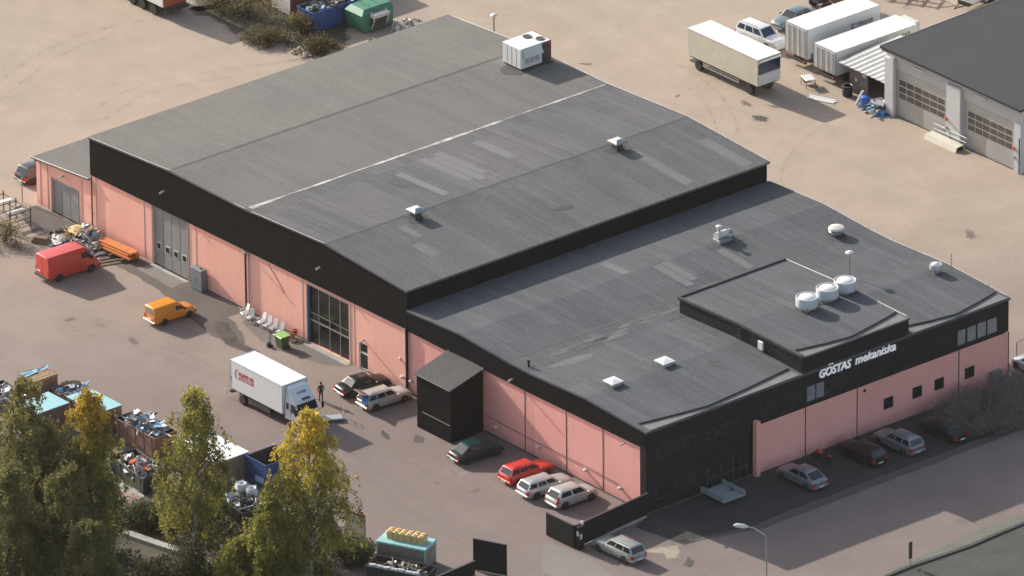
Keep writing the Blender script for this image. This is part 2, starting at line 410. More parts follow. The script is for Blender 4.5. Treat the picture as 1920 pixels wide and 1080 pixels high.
T_STAIN = tarmac('damp_stained_tarmac', (.062, .057, .055), (.11, .096, .09), .6)
T_MID = tarmac('mid_grey_tarmac', (.155, .138, .13), (.18, .158, .148), .3)
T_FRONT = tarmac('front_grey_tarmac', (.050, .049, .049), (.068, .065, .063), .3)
T_KERBY = tarmac('pale_parking_tarmac', (.095, .09, .086), (.112, .104, .098), .3)
T_PATCH = tarmac('pale_grey_patch', (.20, .181, .168), (.222, .20, .184), .4)
T_ROAD = tarmac('old_grey_road_tarmac', (.062, .068, .063), (.09, .096, .088), .35, .16)
SAND = softened(M('dry_sand', (.36, .30, .23), (.26, .22, .175), 1.3, .95, fine=.15, bump=.3))
OILY = softened(M('oil_stain', (.045, .041, .038), (.08, .07, .064), 1.2, .7, fine=.2))
SOIL = softened(M('dark_leafy_soil', (.045, .04, .027), (.085, .072, .048), .8, .95, fine=.3, bump=.4))

sheet('asphalt_apron', [(0,71),(0,79.2),(-2.2,79),(-3.9,75),(-3.6,69.9),(-2.6,64.5),(-3.2,58.7),(-4.6,52.5),(-5.4,48.8),(-4.6,45),(-2.9,47.6),(-1.9,50.6),(0,50.8)], .004, T_DARK, jitter=.07, seed=3, soft=.22)
sheet('damp_stain', [(-2.4,50.2),(-3.4,51.4),(-4.7,49.6),(-5.6,47.0),(-5.0,43.8),(-4.1,43.6),(-4.2,46.6),(-3.2,48.6)], .008, T_STAIN, jitter=.1, seed=5, soft=.3)
sheet('door_ramp', [(0,58.5),(0,63.4),(-1.9,63.6),(-2.0,58.2)], .009, T_PATCH, jitter=.05, seed=9, soft=.35)
sheet('hall_apron', [(0,36.8),(0,50),(-1.8,49.5),(-2.9,45.5),(-2.7,42.2),(-1.9,38.6),(-.8,36.9)], .006, T_MID, jitter=.05, seed=6, soft=.25)
sheet('door_threshold_paving', [(0,37.2),(0,43.0),(-.55,43.0),(-.55,37.2)], .012, CONC)
sheet('door_threshold_paving', [(0,58.5),(0,63.3),(-.4,63.3),(-.4,58.5)], .013, CONC)
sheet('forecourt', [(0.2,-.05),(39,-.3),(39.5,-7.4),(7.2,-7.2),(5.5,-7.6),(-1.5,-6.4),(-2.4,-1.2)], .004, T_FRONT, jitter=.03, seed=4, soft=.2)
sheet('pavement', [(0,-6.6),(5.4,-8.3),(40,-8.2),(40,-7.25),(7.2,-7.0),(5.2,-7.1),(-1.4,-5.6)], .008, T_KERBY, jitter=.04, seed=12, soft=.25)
sheet('yard_patch', [(-8.9,1.0),(-9.9,1.6),(-13.4,-2.8),(-11.8,-7),(-9.2,-7.6),(-8.4,-3.5)], .004, T_PATCH, jitter=.04, seed=8, soft=.35)
sheet('oil_stain', [(-4.4,23.6),(-5.2,23.0),(-5.9,22.2),(-5.0,21.4),(-4.2,22.2)], .005, OILY, jitter=.12, seed=18, soft=-.25)
sheet('oil_stain', [(-5.9,26.4),(-6.8,25.2),(-7.2,23.8),(-6.7,23.5),(-6.0,24.8)], .005, T_STAIN, jitter=.08, seed=28, soft=-.25)
sheet('damp_stain', [(57.6,54.0),(58.4,53.2),(58.8,52.0),(57.7,51.4),(56.9,52.6)], .005, T_STAIN, jitter=.15, seed=38, soft=-.3)
sheet('manhole_cover', [(-6.4+.45*math.cos(t*.5236), 15.2+.45*math.sin(t*.5236)) for t in range(12)], .006, T_PATCH)
sheet('sand_spill', [(-4.9,-4.2),(-3.3,-4.7),(-2.0,-5.3),(-1.2,-6.2),(-2.0,-7.4),(-3.6,-8.6),(-4.6,-8.0),(-4.3,-6.4)], .014, SAND, jitter=.15, seed=11, soft=-.35)
sheet('oil_stain', [(-2.3,-7.8),(-2.9,-8.2),(-3.9,-8.9),(-4.3,-9.7),(-3.6,-9.8),(-2.6,-9.2)], .018, OILY, jitter=.08, seed=13, soft=-.25)
sheet('street', [(-9,-22.4),(3,-21.4),(9.5,-20.9),(40,-20.9),(90,-20.9),(90,-60),(-9,-60)], .006, T_ROAD)
sheet('planting_strip', [(-80,52),(-29.5,41),(-28,33),(-26.5,20),(-25,6),(-24,-8),(-80,-30)], .004, SOIL, jitter=.3, seed=20, soft=1.0)
sheet('planting_strip', [(34.5,97.5),(36.2,91.0),(38.0,88.0),(40.5,87.0),(42.6,89.2),(46.6,92.0),(47.2,95.2),(52,96.2),(52,108),(36,108)], .004, SOIL, jitter=.4, seed=21, soft=1.2)  # weedy soil, its dark colour also carrying the container's shade
sheet('concrete_slab', [(-27.2,31.6),(-29.0,31.9),(-30.2,29.6),(-28.2,28.6)], .012, CONC, jitter=.06, seed=2)

# tyre tracks and worn marks
T_TYRE = tarmac('tyre_dark_tarmac', (.135,.112,.10), (.175,.145,.128), .5)
def track(pts, wd, gap=1.5):
    for off in (-gap/2, gap/2):
        mb = MB(); P_ = [Vector((*p, 0)) for p in pts]; fd = []; q_ = []
        # smooth the path
        S_ = []
        for i in range(len(P_)-1):
            a, b, c, d = P_[max(i-1,0)], P_[i], P_[i+1], P_[min(i+2,len(P_)-1)]
            for k in range(6):
                t = k/6; S_.append(.5*((2*b)+(c-a)*t+(2*a-5*b+4*c-d)*t*t+(3*b-a-3*c+d)*t**3))
        S_.append(P_[-1])
        for i, p in enumerate(S_):
            d = (S_[min(i+1,len(S_)-1)]-S_[max(i-1,0)]).normalized(); nrm = Vector((-d.y,d.x,0)); e = min(1, i/4, (len(S_)-1-i)/4)
            for w_, f_ in ((-1,0),(0,.34*e),(1,0)): q_.append(tuple(p+nrm*(off+w_*wd/2)+Vector((0,0,.0032)))); fd.append(f_)
        for i in range(len(S_)-1):
            for k in range(2): mb.f.append((i*3+k,i*3+k+1,(i+1)*3+k+1,(i+1)*3+k)); mb.m.append(0); mb.sm.append(False)
        mb.v = q_; o = mb.build('tyre_track', T_TYRE, fixn=True); a_ = o.data.attributes.new('fade','FLOAT','POINT')
        for i, f_ in enumerate(fd): a_.data[i].value = f_
        tag(o, kind='structure')
track([(-14,62),(-11,52),(-9.5,44),(-10.5,32),(-12,20),(-13.5,8),(-14,-6)], .5)
track([(-12,26),(-9,20),(-8.4,14),(-9.2,6)], .45)
track([(44,10),(46,28),(50,42),(60,48.5),(63,47)], .55)
track([(44,44),(52,50),(58,60),(60,74)], .55, 1.8)
track([(10,88),(22,92),(34,88),(46,84)], .6, 1.8)
track([(-6,90),(8,98),(24,104),(40,100)], .6, 1.8)
track([(42,-11),(28,-13),(12,-12.6),(-2,-12),(-10,-14)], .5, 1.6)
track([(-10,-4),(-7.5,2.5),(-7.2,10),(-8.5,24)], .45)
for i, (u, v, a_, b_) in enumerate(((1820,440,1.6,.6),(1400,195,1.2,.5),(890,620+300,1.0,.5),(820,905,.7,.3),(640,880,1.2,.5),(250,640,1.4,.5),(130,600,1.0,.5),(1270,180,.6,.3),(1100,120,.8,.3),(1455,500-300,1.1,.5))):
    p = at(u, v); q_ = random.Random(60+i); ang = q_.uniform(0,3.1)
    pts = [(p.x+a_*math.cos(t)*math.cos(ang)*q_.uniform(.7,1.2)-b_*math.sin(t)*math.sin(ang), p.y+a_*math.cos(t)*math.sin(ang)*q_.uniform(.7,1.2)+b_*math.sin(t)*math.cos(ang)) for t in [k*.5236 for k in range(12)]]
    sheet('ground_stain', pts, .0045, T_TYRE, jitter=.06, seed=i, soft=-.1)

# kerb along the street: dark granite, rounded line
kb = MB(); kp = [(2.0,-21.6),(5.0,-21.25),(7.5,-21.02),(9.6,-20.95),(12.5,-21.15),(15.5,-21.3),(19,-21.1),(24,-20.95),(60,-20.9)]
for a, b in zip(kp, kp[1:]):
    d = Vector((b[0]-a[0], b[1]-a[1], 0)); n = Vector((-d.y, d.x, 0)).normalized()*.17
    A, B = Vector((*a, 0)), Vector((*b, 0))
    kb.add([A-n, B-n, B+n, A+n, A-n+Vector((0,0,.12)), B-n+Vector((0,0,.12)), B+n+Vector((0,0,.12)), A+n+Vector((0,0,.12))], [(4,5,6,7),(0,1,5,4),(2,3,7,6),(1,2,6,5),(3,0,4,7)])
tag(kb.build('kerb', M('dark_granite', (.028, .028, .028), (.045, .045, .042), 2, .8, fine=.2)), kind='structure')
gv = MB(); gk = [(8.5,-20.74),(12.5,-20.92),(15.5,-21.06),(19,-20.85),(24,-20.7),(60,-20.6)]
gw = [(8.6,-20.45),(12.5,-20.05),(15.5,-19.75),(19,-19.55),(24,-19.75),(60,-20.2)]
for i in range(5): gv.quad((*gk[i],.01),(*gk[i+1],.01),(*gw[i+1],.01),(*gw[i],.01))
tag(gv.build('verge', M('worn_verge', (.11,.115,.095), (.15,.145,.12), .8, .95, fine=.2)), kind='structure')

# ------------------------------------------------------------------ building helpers
def holed(mb, axis, pos, out, a, z, holes, depth=.25, m=0, mr=0):
    """wall face in the plane axis=pos whose outside looks along out (+1/-1), with reveals round every opening"""
    ac = sorted({a[0], a[1], *[h[0] for h in holes], *[h[1] for h in holes]})
    zc = sorted({z[0], z[1], *[h[2] for h in holes], *[h[3] for h in holes]})
    P = (lambda u, d, w: (pos - out*d, u, w)) if axis == 'x' else (lambda u, d, w: (u, pos - out*d, w))
    flip = (out < 0) if axis == 'x' else (out > 0)
    def q(p, m_):
        mb.add(p[::-1] if flip else p, [(0,1,2,3)], m_)
    for i in range(len(ac)-1):
        for k in range(len(zc)-1):
            ca, cz = (ac[i]+ac[i+1])/2, (zc[k]+zc[k+1])/2
            if any(h[0] < ca < h[1] and h[2] < cz < h[3] for h in holes): continue
            q([P(ac[i],0,zc[k]), P(ac[i+1],0,zc[k]), P(ac[i+1],0,zc[k+1]), P(ac[i],0,zc[k+1])], m)
    for (a0,a1,z0,z1) in holes:
        q([P(a0,0,z0), P(a0,0,z1), P(a0,depth,z1), P(a0,depth,z0)], mr)
        q([P(a1,0,z0), P(a1,depth,z0), P(a1,depth,z1), P(a1,0,z1)], mr)
        q([P(a0,0,z1), P(a1,0,z1), P(a1,depth,z1), P(a0,depth,z1)], mr)
        if z0 > z[0]+.01: q([P(a0,0,z0), P(a0,depth,z0), P(a1,depth,z0), P(a1,0,z0)], mr)

def prof_z(prof, y):
    for (y0,z0),(y1,z1) in zip(prof, prof[1:]):
        if min(y0,y1)-1e-6 <= y <= max(y0,y1)+1e-6: return z0 + (z1-z0)*(y-y0)/(y1-y0)
    return prof[0][1] if abs(y-prof[0][0]) < abs(y-prof[-1][0]) else prof[-1][1]
def roof_prism(mb, prof, x0, x1, th=.18, m=0):
    ms = m if isinstance(m, list) else [m]*(len(prof)-1); m = ms[0]
    for ((y0,z0),(y1,z1)), m in zip(zip(prof, prof[1:]), ms):
        mb.add([(x0,y0,z0),(x1,y0,z0),(x1,y1,z1),(x0,y1,z1),(x0,y0,z0-th),(x1,y0,z0-th),(x1,y1,z1-th),(x0,y1,z1-th)],
               [(0,1,2,3),(7,6,5,4),(0,3,7,4),(1,5,6,2)], m)
    (y0,z0),(y1,z1) = prof[0], prof[-1]
    mb.add([(x0,y0,z0),(x1,y0,z0),(x1,y0,z0-th),(x0,y0,z0-th)], [(3,2,1,0)], m)
    mb.add([(x0,y1,z1),(x1,y1,z1),(x1,y1,z1-th),(x0,y1,z1-th)], [(0,1,2,3)], m)
def shell(mb, prof, x0, x1, zb, m=0):
    pts = [(x0, y, z) for y, z in prof] + [(x0, prof[-1][0], zb), (x0, prof[0][0], zb)]
    mb.prism(pts, (x1-x0, 0, 0), m)
def roof_sheet(mb, prof, x0, x1, y0, y1, lift, m=0):
    mb.quad((x0,y0,prof_z(prof,y0)+lift),(x1,y0,prof_z(prof,y0)+lift),(x1,y1,prof_z(prof,y1)+lift),(x0,y1,prof_z(prof,y1)+lift), m)

HI = [(29.63,9.26),(40.15,9.88),(50.45,9.42),(60.6,9.5),(71.6,8.84)]
LO = [(0.0,7.30),(7.4,7.66),(14.2,7.40),(17.0,7.46),(22.8,7.80),(29.70,7.52)]
MIDP = [(-.02,8.78),(7.7,8.98),(15.0,8.72)]
XL = 38.7

H = thing('workshop_building', 'long pink and black workshop hall with stepped dark roofs and white lettering', 'building')
# pink walls
wl = MB(); holed(wl, 'x', 0, -1, (29.6, 71.5), (-.1, 6.2), [(58.6,63.2,0.0,5.4),(37.4,42.85,.06,5.26),(35.0,36.15,0.0,2.42)], .3)
wl.box(.35, 38.66, 71.2, 71.46, -.1, 5.6); wl.box(38.4, 38.66, 30, 71.2, -.1, 5.6); wl.build('wall', PINK_FLARE, H)
wl = MB(); holed(wl, 'x', .03, -1, (71.5, 79.15), (-.1, 4.2), [(73.5,77.0,0.0,3.1)], .22); wl.add([(.03,71.5,4.2),(.03,79.15,4.2),(.03,79.15,4.27),(.03,71.5,4.86)], [(3,2,1,0)])
wl.box(.06, 27.6, 78.9, 79.14, -.1, 4.26); wl.box(27.4, 27.6, 71.6, 78.9, -.1, 4.26); wl.build('wall', PINK_FLARE, H)
wl = MB(); holed(wl, 'x', 0, -1, (.62, 29.6), (-.1, 6.0), [], .1); wl.build('wall', PINK, H)
wl = MB()
holed(wl, 'y', -.26, -1, (11.2, 38.66), (-.1, 4.3), [(x-.54,x+.54,1.42,2.45) for x in (25.55,28.67,31.05,34.36)], .14)
wl.quad((38.66,-.26,-.1),(38.66,-.02,-.1),(38.66,-.02,4.3),(38.66,-.26,4.3)); wl.build('wall', PINK, H)
f = MB(); f.box(11.0, 11.42, -.72, -.27, -.1, 4.86); f.build('wall_fin', PINK, H)
f = MB(); f.box(38.4, 38.66, .1, 29.6, -.1, 7.0); f.build('wall', PINK, H)
# plinth line along the left wall
for ya, yb in ((.62,20.1),(24.4,35.0),(43.2,58.4)):
    f = MB(); f.box(-.03,-.004,ya,yb,-.1,.14); f.build('plinth', M('dark_plinth', (.09,.077,.072), (.14,.105,.1), 1.2, .9), H)

# black upper bodies and fascias
b = MB(); shell(b, [(y, z-.19) for y, z in [(29.75,HI[0][1])]+HI[1:-1]+[(71.45,8.85)]], .05, 38.64, 5.62); b.build('upper_wall', BLACK, H)
b = MB(); shell(b, [(y, z-.19) for y, z in [(.05,LO[0][1])]+LO[1:-1]+[(29.72,7.52)]], .05, 38.38, 5.62); b.build('upper_wall', BLACK, H)
fa = MB(); fa.prism([(-.14,y,z-.2) for y,z in [(29.70,9.28)]+HI[1:-1]+[(71.5,8.86)]] + [(-.14,71.5,5.36),(-.14,50.5,5.55),(-.14,29.70,5.74)], (.136,0,0)); fa.build('fascia', BLACK, H)
fa = MB(); fa.prism([(-.12,y,z-.2) for y,z in [(-.13,7.32)]+LO[1:-1]+[(29.69,7.54)]] + [(-.12,29.69,5.62),(-.12,15,5.55),(-.12,-.13,5.70)], (.116,0,0)); fa.build('fascia', BLACK, H)
fr = MB(); fr.box(0.0, 38.7, -.13, .02, 4.31, 7.12); fr.box(0.0, 10.99, -.02, .03, -.1, 4.31); fr.box(-.13,.0,-.129,.61,-.1,5.8); fr.box(0.001,10.98,-.06,-.021,2.1,4.30)
fr.build('front_cladding', BLACKP, H)
mdw = MB(); shell(mdw, [(y, z-.14) for y, z in [(-.12,8.78)]+MIDP[1:]], 16.4, 27.8, 7.2); mdw.build('raised_roof_wall', BLACKP, H)

# roofs
r = MB(); roof_prism(r, HI, -.24, 38.9, m=[0,0,1,1]); rh = r.build('roof', [ROOF_HI, ROOF_FLARE], H)
r = MB(); roof_prism(r, [(-.25,7.29)]+LO[1:], -.2, 38.8); rl = r.build('roof', ROOF_LO, H)
r = MB(); roof_prism(r, [(-.2,8.78)]+MIDP[1:-1]+[(15.1,8.72)], 16.3, 27.9, .13); rm = r.build('raised_roof', ROOF_LO, H)
LT = [(71.6,4.98),(79.45,4.36)]
r = MB(); roof_prism(r, LT, -.3, 27.9, .14); r.build('lean_to_roof', ROOF_FLARE, H)
# metal edge trims
for a, c in (((60.6),(71.6)),((40.15),(49.6)),((50.6),(52.0))):
    t = MB(); t.tube([(-.25,y,prof_z(HI,y)+.02) for y in (a, (a+c)/2, c)], .035, 5); t.build('roof_edge_trim', TRIM, H)
t = MB(); t.tube([(-.3,71.65,4.99),(-.3,79.45,4.38)], .05, 5); t.build('roof_edge_trim', TRIM, H)
t = MB()
t.tube([(38.9,y,prof_z(HI,y)+.02) for y in (71,60.6,50.45,40.15,29.7)], .03, 5); t.build('roof_edge_trim', TRIM, H); t = MB()
t.tube([(38.8,y,prof_z(LO,y)+.02) for y in (29.5,22.8,17,14.2,7.4,.2)], .03, 5); t.build('roof_edge_trim', TRIM, H)
# ridge and valley strips
DARKFELT = M('dark_ridge_felt', (.06,.059,.062), (.08,.077,.077), 1.5, .85, fine=.15)
SILT = M('dried_silt', (.52,.50,.46), (.24,.235,.225), 1.1, .9, lo=.38, hi=.6, fine=.15)
s_ = MB()
for pr, yy, x0, x1 in ((HI,40.15,.1,38.6),(HI,60.6,.1,38.6),(LO,22.8,.1,38.4),(LO,17.0,.1,38.4)):
    if pr is LO and yy == 22.8: continue
    s_ = MB(); roof_sheet(s_, pr, x0, x1, yy-.16, yy, .012); roof_sheet(s_, pr, x0, x1, yy, yy+.16, .012); s_.build('ridge_strip', DARKFELT, rh if pr is HI else rl)
s_ = MB(); rr = random.Random(5); w0 = .42
for i in range(56):
    x0, x1 = .2+i*.685, .2+(i+1)*.685; w1 = max(.05, min(.46-.006*i, w0+rr.gauss(0,.06)))
    za = HI[2][1]+.012
    s_.quad((x0,50.45-w0,prof_z(HI,50.45-w0)+.012),(x1,50.45-w1,prof_z(HI,50.45-w1)+.012),(x1,50.45,za),(x0,50.45,za))
    s_.quad((x0,50.45,za),(x1,50.45,za),(x1,50.45+w1*.5,prof_z(HI,50.45+w1*.5)+.012),(x0,50.45+w0*.5,prof_z(HI,50.45+w0*.5)+.012)); w0 = w1
s_.build('valley_silt', SILT, rh)
FELTMID = M('worn_felt_sheet', (.124,.124,.128), (.110,.110,.116), .8, .85, fine=.14)
FELTDK = M('damp_felt_sheet', (.085,.084,.088), (.11,.106,.106), .9, .8, fine=.14)
s_ = MB()
for x0, x1, y0, y1 in ((16.6,17.4,42.2,48.6),(17.5,18.3,41.6,48.2),(18.4,19.2,42.6,48.8),(13.2,14.0,41.2,47.5),(22.2,23.2,43.6,48.4),(30.4,31.4,30.6,37.6),(36.4,37.6,30.2,36.0),(5.2,6.2,33.0,35.6),(6.4,7.2,36.4,38.8)):
    s_ = MB(); roof_sheet(s_, HI, x0, x1, y0, y1, .008); s_.build('felt_patch', FELTMID, rh)
s_ = MB()
for x0, x1, y0, y1 in ((20.0,20.8,18.2,22.6),(20.9,21.7,18.8,22.7),(26.0,26.8,17.6,21.6),(17.2,18.0,23.0,26.0)):
    s_ = MB(); roof_sheet(s_, LO, x0, x1, y0, y1, .008); s_.build('felt_patch', FELTMID, rl)
def blob(mb, prof, cx, cy, rx, ry, lift, seed, n=22, m=0):
    q = random.Random(seed); ph = [q.uniform(0, 6.28) for _ in range(4)]
    pts = []
    for i in range(n):
        a = 2*math.pi*i/n; k = 1 + .22*math.sin(2*a+ph[0]) + .16*math.sin(3*a+ph[1]) + .12*math.sin(5*a+ph[2]) + q.gauss(0,.05)
        x, y = cx+rx*k*math.cos(a), cy+ry*k*math.sin(a); pts.append((x, y, prof_z(prof, y)+lift))
    c = (cx, cy, prof_z(prof, cy)+lift)
    mb.add(pts+[c], [(i,(i+1)%n,n) for i in range(n)], m)
s_ = MB()
for i, (x, y, a, c_) in enumerate(((6.8,15.2,2.0,.42),(8.6,15.4,1.2,.3),(12.4,15.8,.8,.3),(14.4,15.6,1.0,.22),(16.0,14.4,1.2,.3))):
    s_ = MB(); blob(s_, LO, x, y, a, c_, .014, 30+i); s_.build('dried_puddle', M('puddle_stain', (.04,.04,.042), (.07,.068,.068), 1.5, .6, fine=.2), rl)
s_ = MB()
for i, (x, y, a, c_) in enumerate(((7.6,15.3,3.6,.62),(13.6,15.7,2.6,.5),(4.0,13.6,2.4,.5),(20.8,17.2,2.0,.3))):
    s_ = MB(); blob(s_, LO, x, y, a, c_, .010, 40+i); s_.build('puddle_rim', M('puddle_silt', (.12,.117,.112), (.09,.09,.09), 1.1, .9, fine=.2), rl)
# raised felt kerbs inside the front parapet and the pale flashing outside them
UP = MB(); PL = MB()
for pts, zf in (([(.25,1.15),(3.4,.62),(6.6,.16),(11,.55),(16.0,1.15)], lambda y: prof_z(LO,max(0,y))), ([(16.7,1.05),(19.2,.5),(21.8,.12),(24.6,.6),(27.6,1.2)], lambda y: prof_z(MIDP,y)), ([(28.1,1.1),(30.5,.55),(33.2,.14),(35.8,.6),(38.4,1.15)], lambda y: prof_z(LO,max(0,y)))):
    for a, c in zip(pts, pts[1:]):
        za, zc = zf(a[1]), zf(c[1])
        UP.add([(a[0],a[1]-.1,za),(c[0],c[1]-.1,zc),(c[0],c[1]+.12,zc),(a[0],a[1]+.12,za),(a[0],a[1]-.06,za+.17),(c[0],c[1]-.06,zc+.17),(c[0],c[1]+.06,zc+.17),(a[0],a[1]+.06,za+.17)], [(4,5,6,7),(0,1,5,4),(2,3,7,6),(1,2,6,5),(3,0,4,7)])
        PL.add([(a[0],-.2,za-.0),(c[0],-.2,zc-.0),(c[0],max(c[1]-.1,-.15),zc+.03),(a[0],max(a[1]-.1,-.15),za+.03)], [(0,1,2,3)])
        PL.add([(a[0],-.24,za-.12),(c[0],-.24,zc-.12),(c[0],-.2,zc),(a[0],-.2,za)], [(0,1,2,3)])
UP.build('roof_kerb', FELT, rl); PL.build('parapet_flashing', FELTL, rl)
kb2 = MB(); kb2.box(16.22, 16.42, 0, 15.15, 8.6, 8.92)
kb2 = MB(); kb2.add([(16.28,15.12,8.66),(16.28,7.7,8.92),(16.28,-.1,8.74),(16.46,-.1,8.74),(16.46,7.7,8.92),(16.46,15.12,8.66)]+[(16.28,15.12,8.84),(16.28,7.7,9.1),(16.28,-.1,8.92),(16.46,-.1,8.92),(16.46,7.7,9.1),(16.46,15.12,8.84)], [(6,7,10,11),(7,8,9,10),(0,1,7,6),(1,2,8,7),(5,11,10,4),(4,10,9,3),(2,3,9,8),(0,6,11,5)])
kb2.add([(16.46,14.95,8.66),(27.8,14.95,8.66),(27.8,15.12,8.66),(16.46,15.12,8.66),(16.46,14.95,8.86),(27.8,14.95,8.86),(27.8,15.12,8.86),(16.46,15.12,8.86)], [(4,5,6,7),(0,1,5,4),(2,3,7,6),(1,2,6,5)])
kb2.build('raised_roof_kerb', FELT, rm)
t = MB(); t.tube([(27.86,15.1,8.75),(27.86,7.7,9.0),(27.86,.2,8.82)], .045, 5); t.build('roof_edge_trim', TRIM, rm)
# vent box and ladder on the raised roof's side
t = MB(); t.bbox(16.2,16.39,4.55,5.15,7.75,8.45,.03); t.build('vent_box', WHITE, H)
t = MB()
for y in (7.35,7.85): t.tube([(16.3,y,7.55),(16.3,y,9.05)], .025, 5)
for i in range(5): t.tube([(16.3,7.35,7.7+i*.3),(16.3,7.85,7.7+i*.3)], .02, 5)
t.build('ladder', DARKMETAL, H)

# ---- doors in the left wall
d = thing('folding_door', None, None); d.parent = H
for i in range(4):
    y0 = 58.64+i*1.135; q = MB(); q.bbox(.12,.2,y0+.02,y0+1.115,.04,5.36,.02); lf = q.build('door_leaf', GREYDOOR, d)
    q = MB(); q.box(.085,.118,y0+.27,y0+.86,1.5,2.12,0); q.box(.07,.084,y0+.34,y0+.79,1.57,2.05,1); q.build('window', [PLASTIC, PANE], lf)
q = MB(); q.box(-.05,-.004,58.42,58.6,0,5.52); q.box(-.05,-.004,63.2,63.38,0,5.52); q.box(-.051,-.004,58.6,63.2,5.4,5.56); q.build('door_frame', GREYDOOR, d)
d = thing('folding_door', None, None); d.parent = H
for i in range(3):
    y0 = 73.54+i*1.15; q = MB(); q.bbox(.14,.21,y0+.02,y0+1.14,.04,3.08,.02); q.build('door_leaf', GREYDOOR, d)
q = MB(); q.box(-.03,.026,73.36,73.5,0,3.2); q.box(-.03,.026,77.0,77.14,0,3.2); q.box(-.031,.026,73.5,77.0,3.1,3.22); q.build('door_frame', GREYDOOR, d)
d = thing('glazed_door', None, None); d.parent = H
q = MB(); q.box(.2,.24,37.4,42.85,.06,5.26); q.build('pane', PANE, d)
q = MB()
for y in (37.4,38.72,40.1,41.5): q.box(.15,.198,y,y+.07,.06,5.26)
q.box(.14,.149,37.4,42.8,2.02,2.20); q.box(.14,.149,37.47,42.8,2.72,2.79); q.build('door_frame', STEEL, d)
q = MB(); q.box(.02,.19,42.6,42.84,.06,5.25); q.build('door_jamb', NAVY, d)
q = MB(); q.box(-.04,-.004,37.2,37.4,0,5.42); q.box(-.04,-.004,42.85,43.03,0,5.42); q.box(-.041,-.004,37.4,42.85,5.26,5.44); q.build('door_surround', M('pale_pink_surround',(.56,.36,.31),(.50,.32,.28),1,.8), d)
d = thing('entrance_door', None, None); d.parent = H
q = MB(); q.box(.1,.16,35.02,36.13,.02,2.4); q.build('pane', PANE, d)
q = MB(); q.box(.05,.099,35.0,35.1,.02,2.42); q.box(.05,.099,36.05,36.15,.02,2.42); q.box(.051,.098,35.1,36.05,2.32,2.42); q.box(.051,.098,35.1,36.05,1.42,1.56); q.box(.051,.098,35.1,36.05,.02,.12); q.build('door_frame', PLASTIC, d)
# joints, pipes
JP = M('pale_joint_strip', (.42,.30,.30), (.38,.27,.27), 1, .8); JD = M('dark_joint_strip', (.05,.035,.04), (.07,.05,.055), 1, .8)
for y in (70.9,64.4,57.45,43.4,36.7): q = MB(); q.box(-.02,-.003,y-.04,y+.04,.1,5.7); q.build('panel_joint', JP, H)
for y in (78.6,77.6,72.9): q = MB(); q.box(.005,.027,y-.035,y+.035,.1,4.3); q.build('panel_joint', JP, H)
for y in (15.0,9.85,5.3): q = MB(); q.box(-.02,-.003,y-.05,y+.05,.1,5.7); q.build('panel_joint', JD, H)
for x in (16.6,22.15,33.16,38.6): q = MB(); q.box(x-.05,x+.05,-.28,-.263,.0,4.3); q.build('panel_joint', JD, H)
for y, rr_, m_, z1 in ((50.75,.09,M('dark_navy_pipe',(.035,.03,.05),(.045,.04,.06),2,.5),5.55),(29.8,.13,BLACKP,5.9),(71.35,.07,M('brown_pipe',(.12,.075,.06),(.15,.10,.08),2,.6),5.3)):
    q = MB(); q.tube([(-.14,y,.05),(-.14,y,z1-.3),(-.1,y,z1)], rr_, 8); q.build('downpipe', m_, H)
q = MB(); q.tube([(-.06,50.42,.1),(-.06,50.42,5.4)], .05, 6); q.build('conduit_and_shadow_line', JP, H)
q = MB(); q.tube([(-.12,24.3,5.95),(-.2,24.3,5.72),(-.2,20.45,5.68),(-.12,20.45,5.95)], .045, 6); q.build('conduit_and_shadow_line', BLACKP, H)
q = MB(); q.tube([(-.05,19.9,1.55),(-.05,13.4,1.42),(-.05,7.6,1.5),(-.05,3.2,1.4)], .025, 5); q.build('conduit_and_shadow_line', JD, H)
q = MB(); q.tube([(-.03,47.9,5.3),(-.03,46.6,4.2),(-.03,45.8,3.35)], .02, 5); q.build('conduit_and_shadow_line', JD, H)  # slanting cast shadow line on the wall, built as a dark rod
# lamps and small fittings on the wall
def wall_lamp(y, z, tube=True, x=-.14):
    q = MB()
    if tube: q.box(x,x-.16,y-.05,y+.05,z-.05,z+.05,1); q.tube([(x-.14,y,z),(x-.62,y-.12,z+.02)], .085, 8, 0)
    else: q.tube([(x+.14,y,z),(x-.1,y,z),(x-.1,y,z-.03)], .05, 6, 1); q.lathe([(.05,.08),(.15,.04),(.17,-.08),(.12,-.17),(.0,-.2)], (x-.12,y,z), n=10)
    q.build('wall_lamp', [PLASTIC, DARKMETAL], H)
for y, z in ((50.5,5.5),(61.4,7.3),(40.8,7.5),(16.3,6.1),(2.4,5.4)): wall_lamp(y, z)
for y, z in ((30.5,1.25),(29.35,1.3),(18.5,1.1),(13.26,1.2),(7.42,1.22),(3.14,1.17)): wall_lamp(y, z, False, -.02)
wall_lamp(35.5, 2.72, True, -.02); wall_lamp(79.0, 4.1, True, .0); wall_lamp(75.4, 3.85, True, .0)
q = MB(); q.bbox(-.1,-.004,50.2,50.34,1.35,1.6,.02); q.bbox(-.1,-.004,30.75,30.9,2.6,2.85,.02); q.bbox(-.08,-.004,32.6,32.72,8.1,8.2,.02) if False else None; q.build('junction_box', PLASTIC, H)
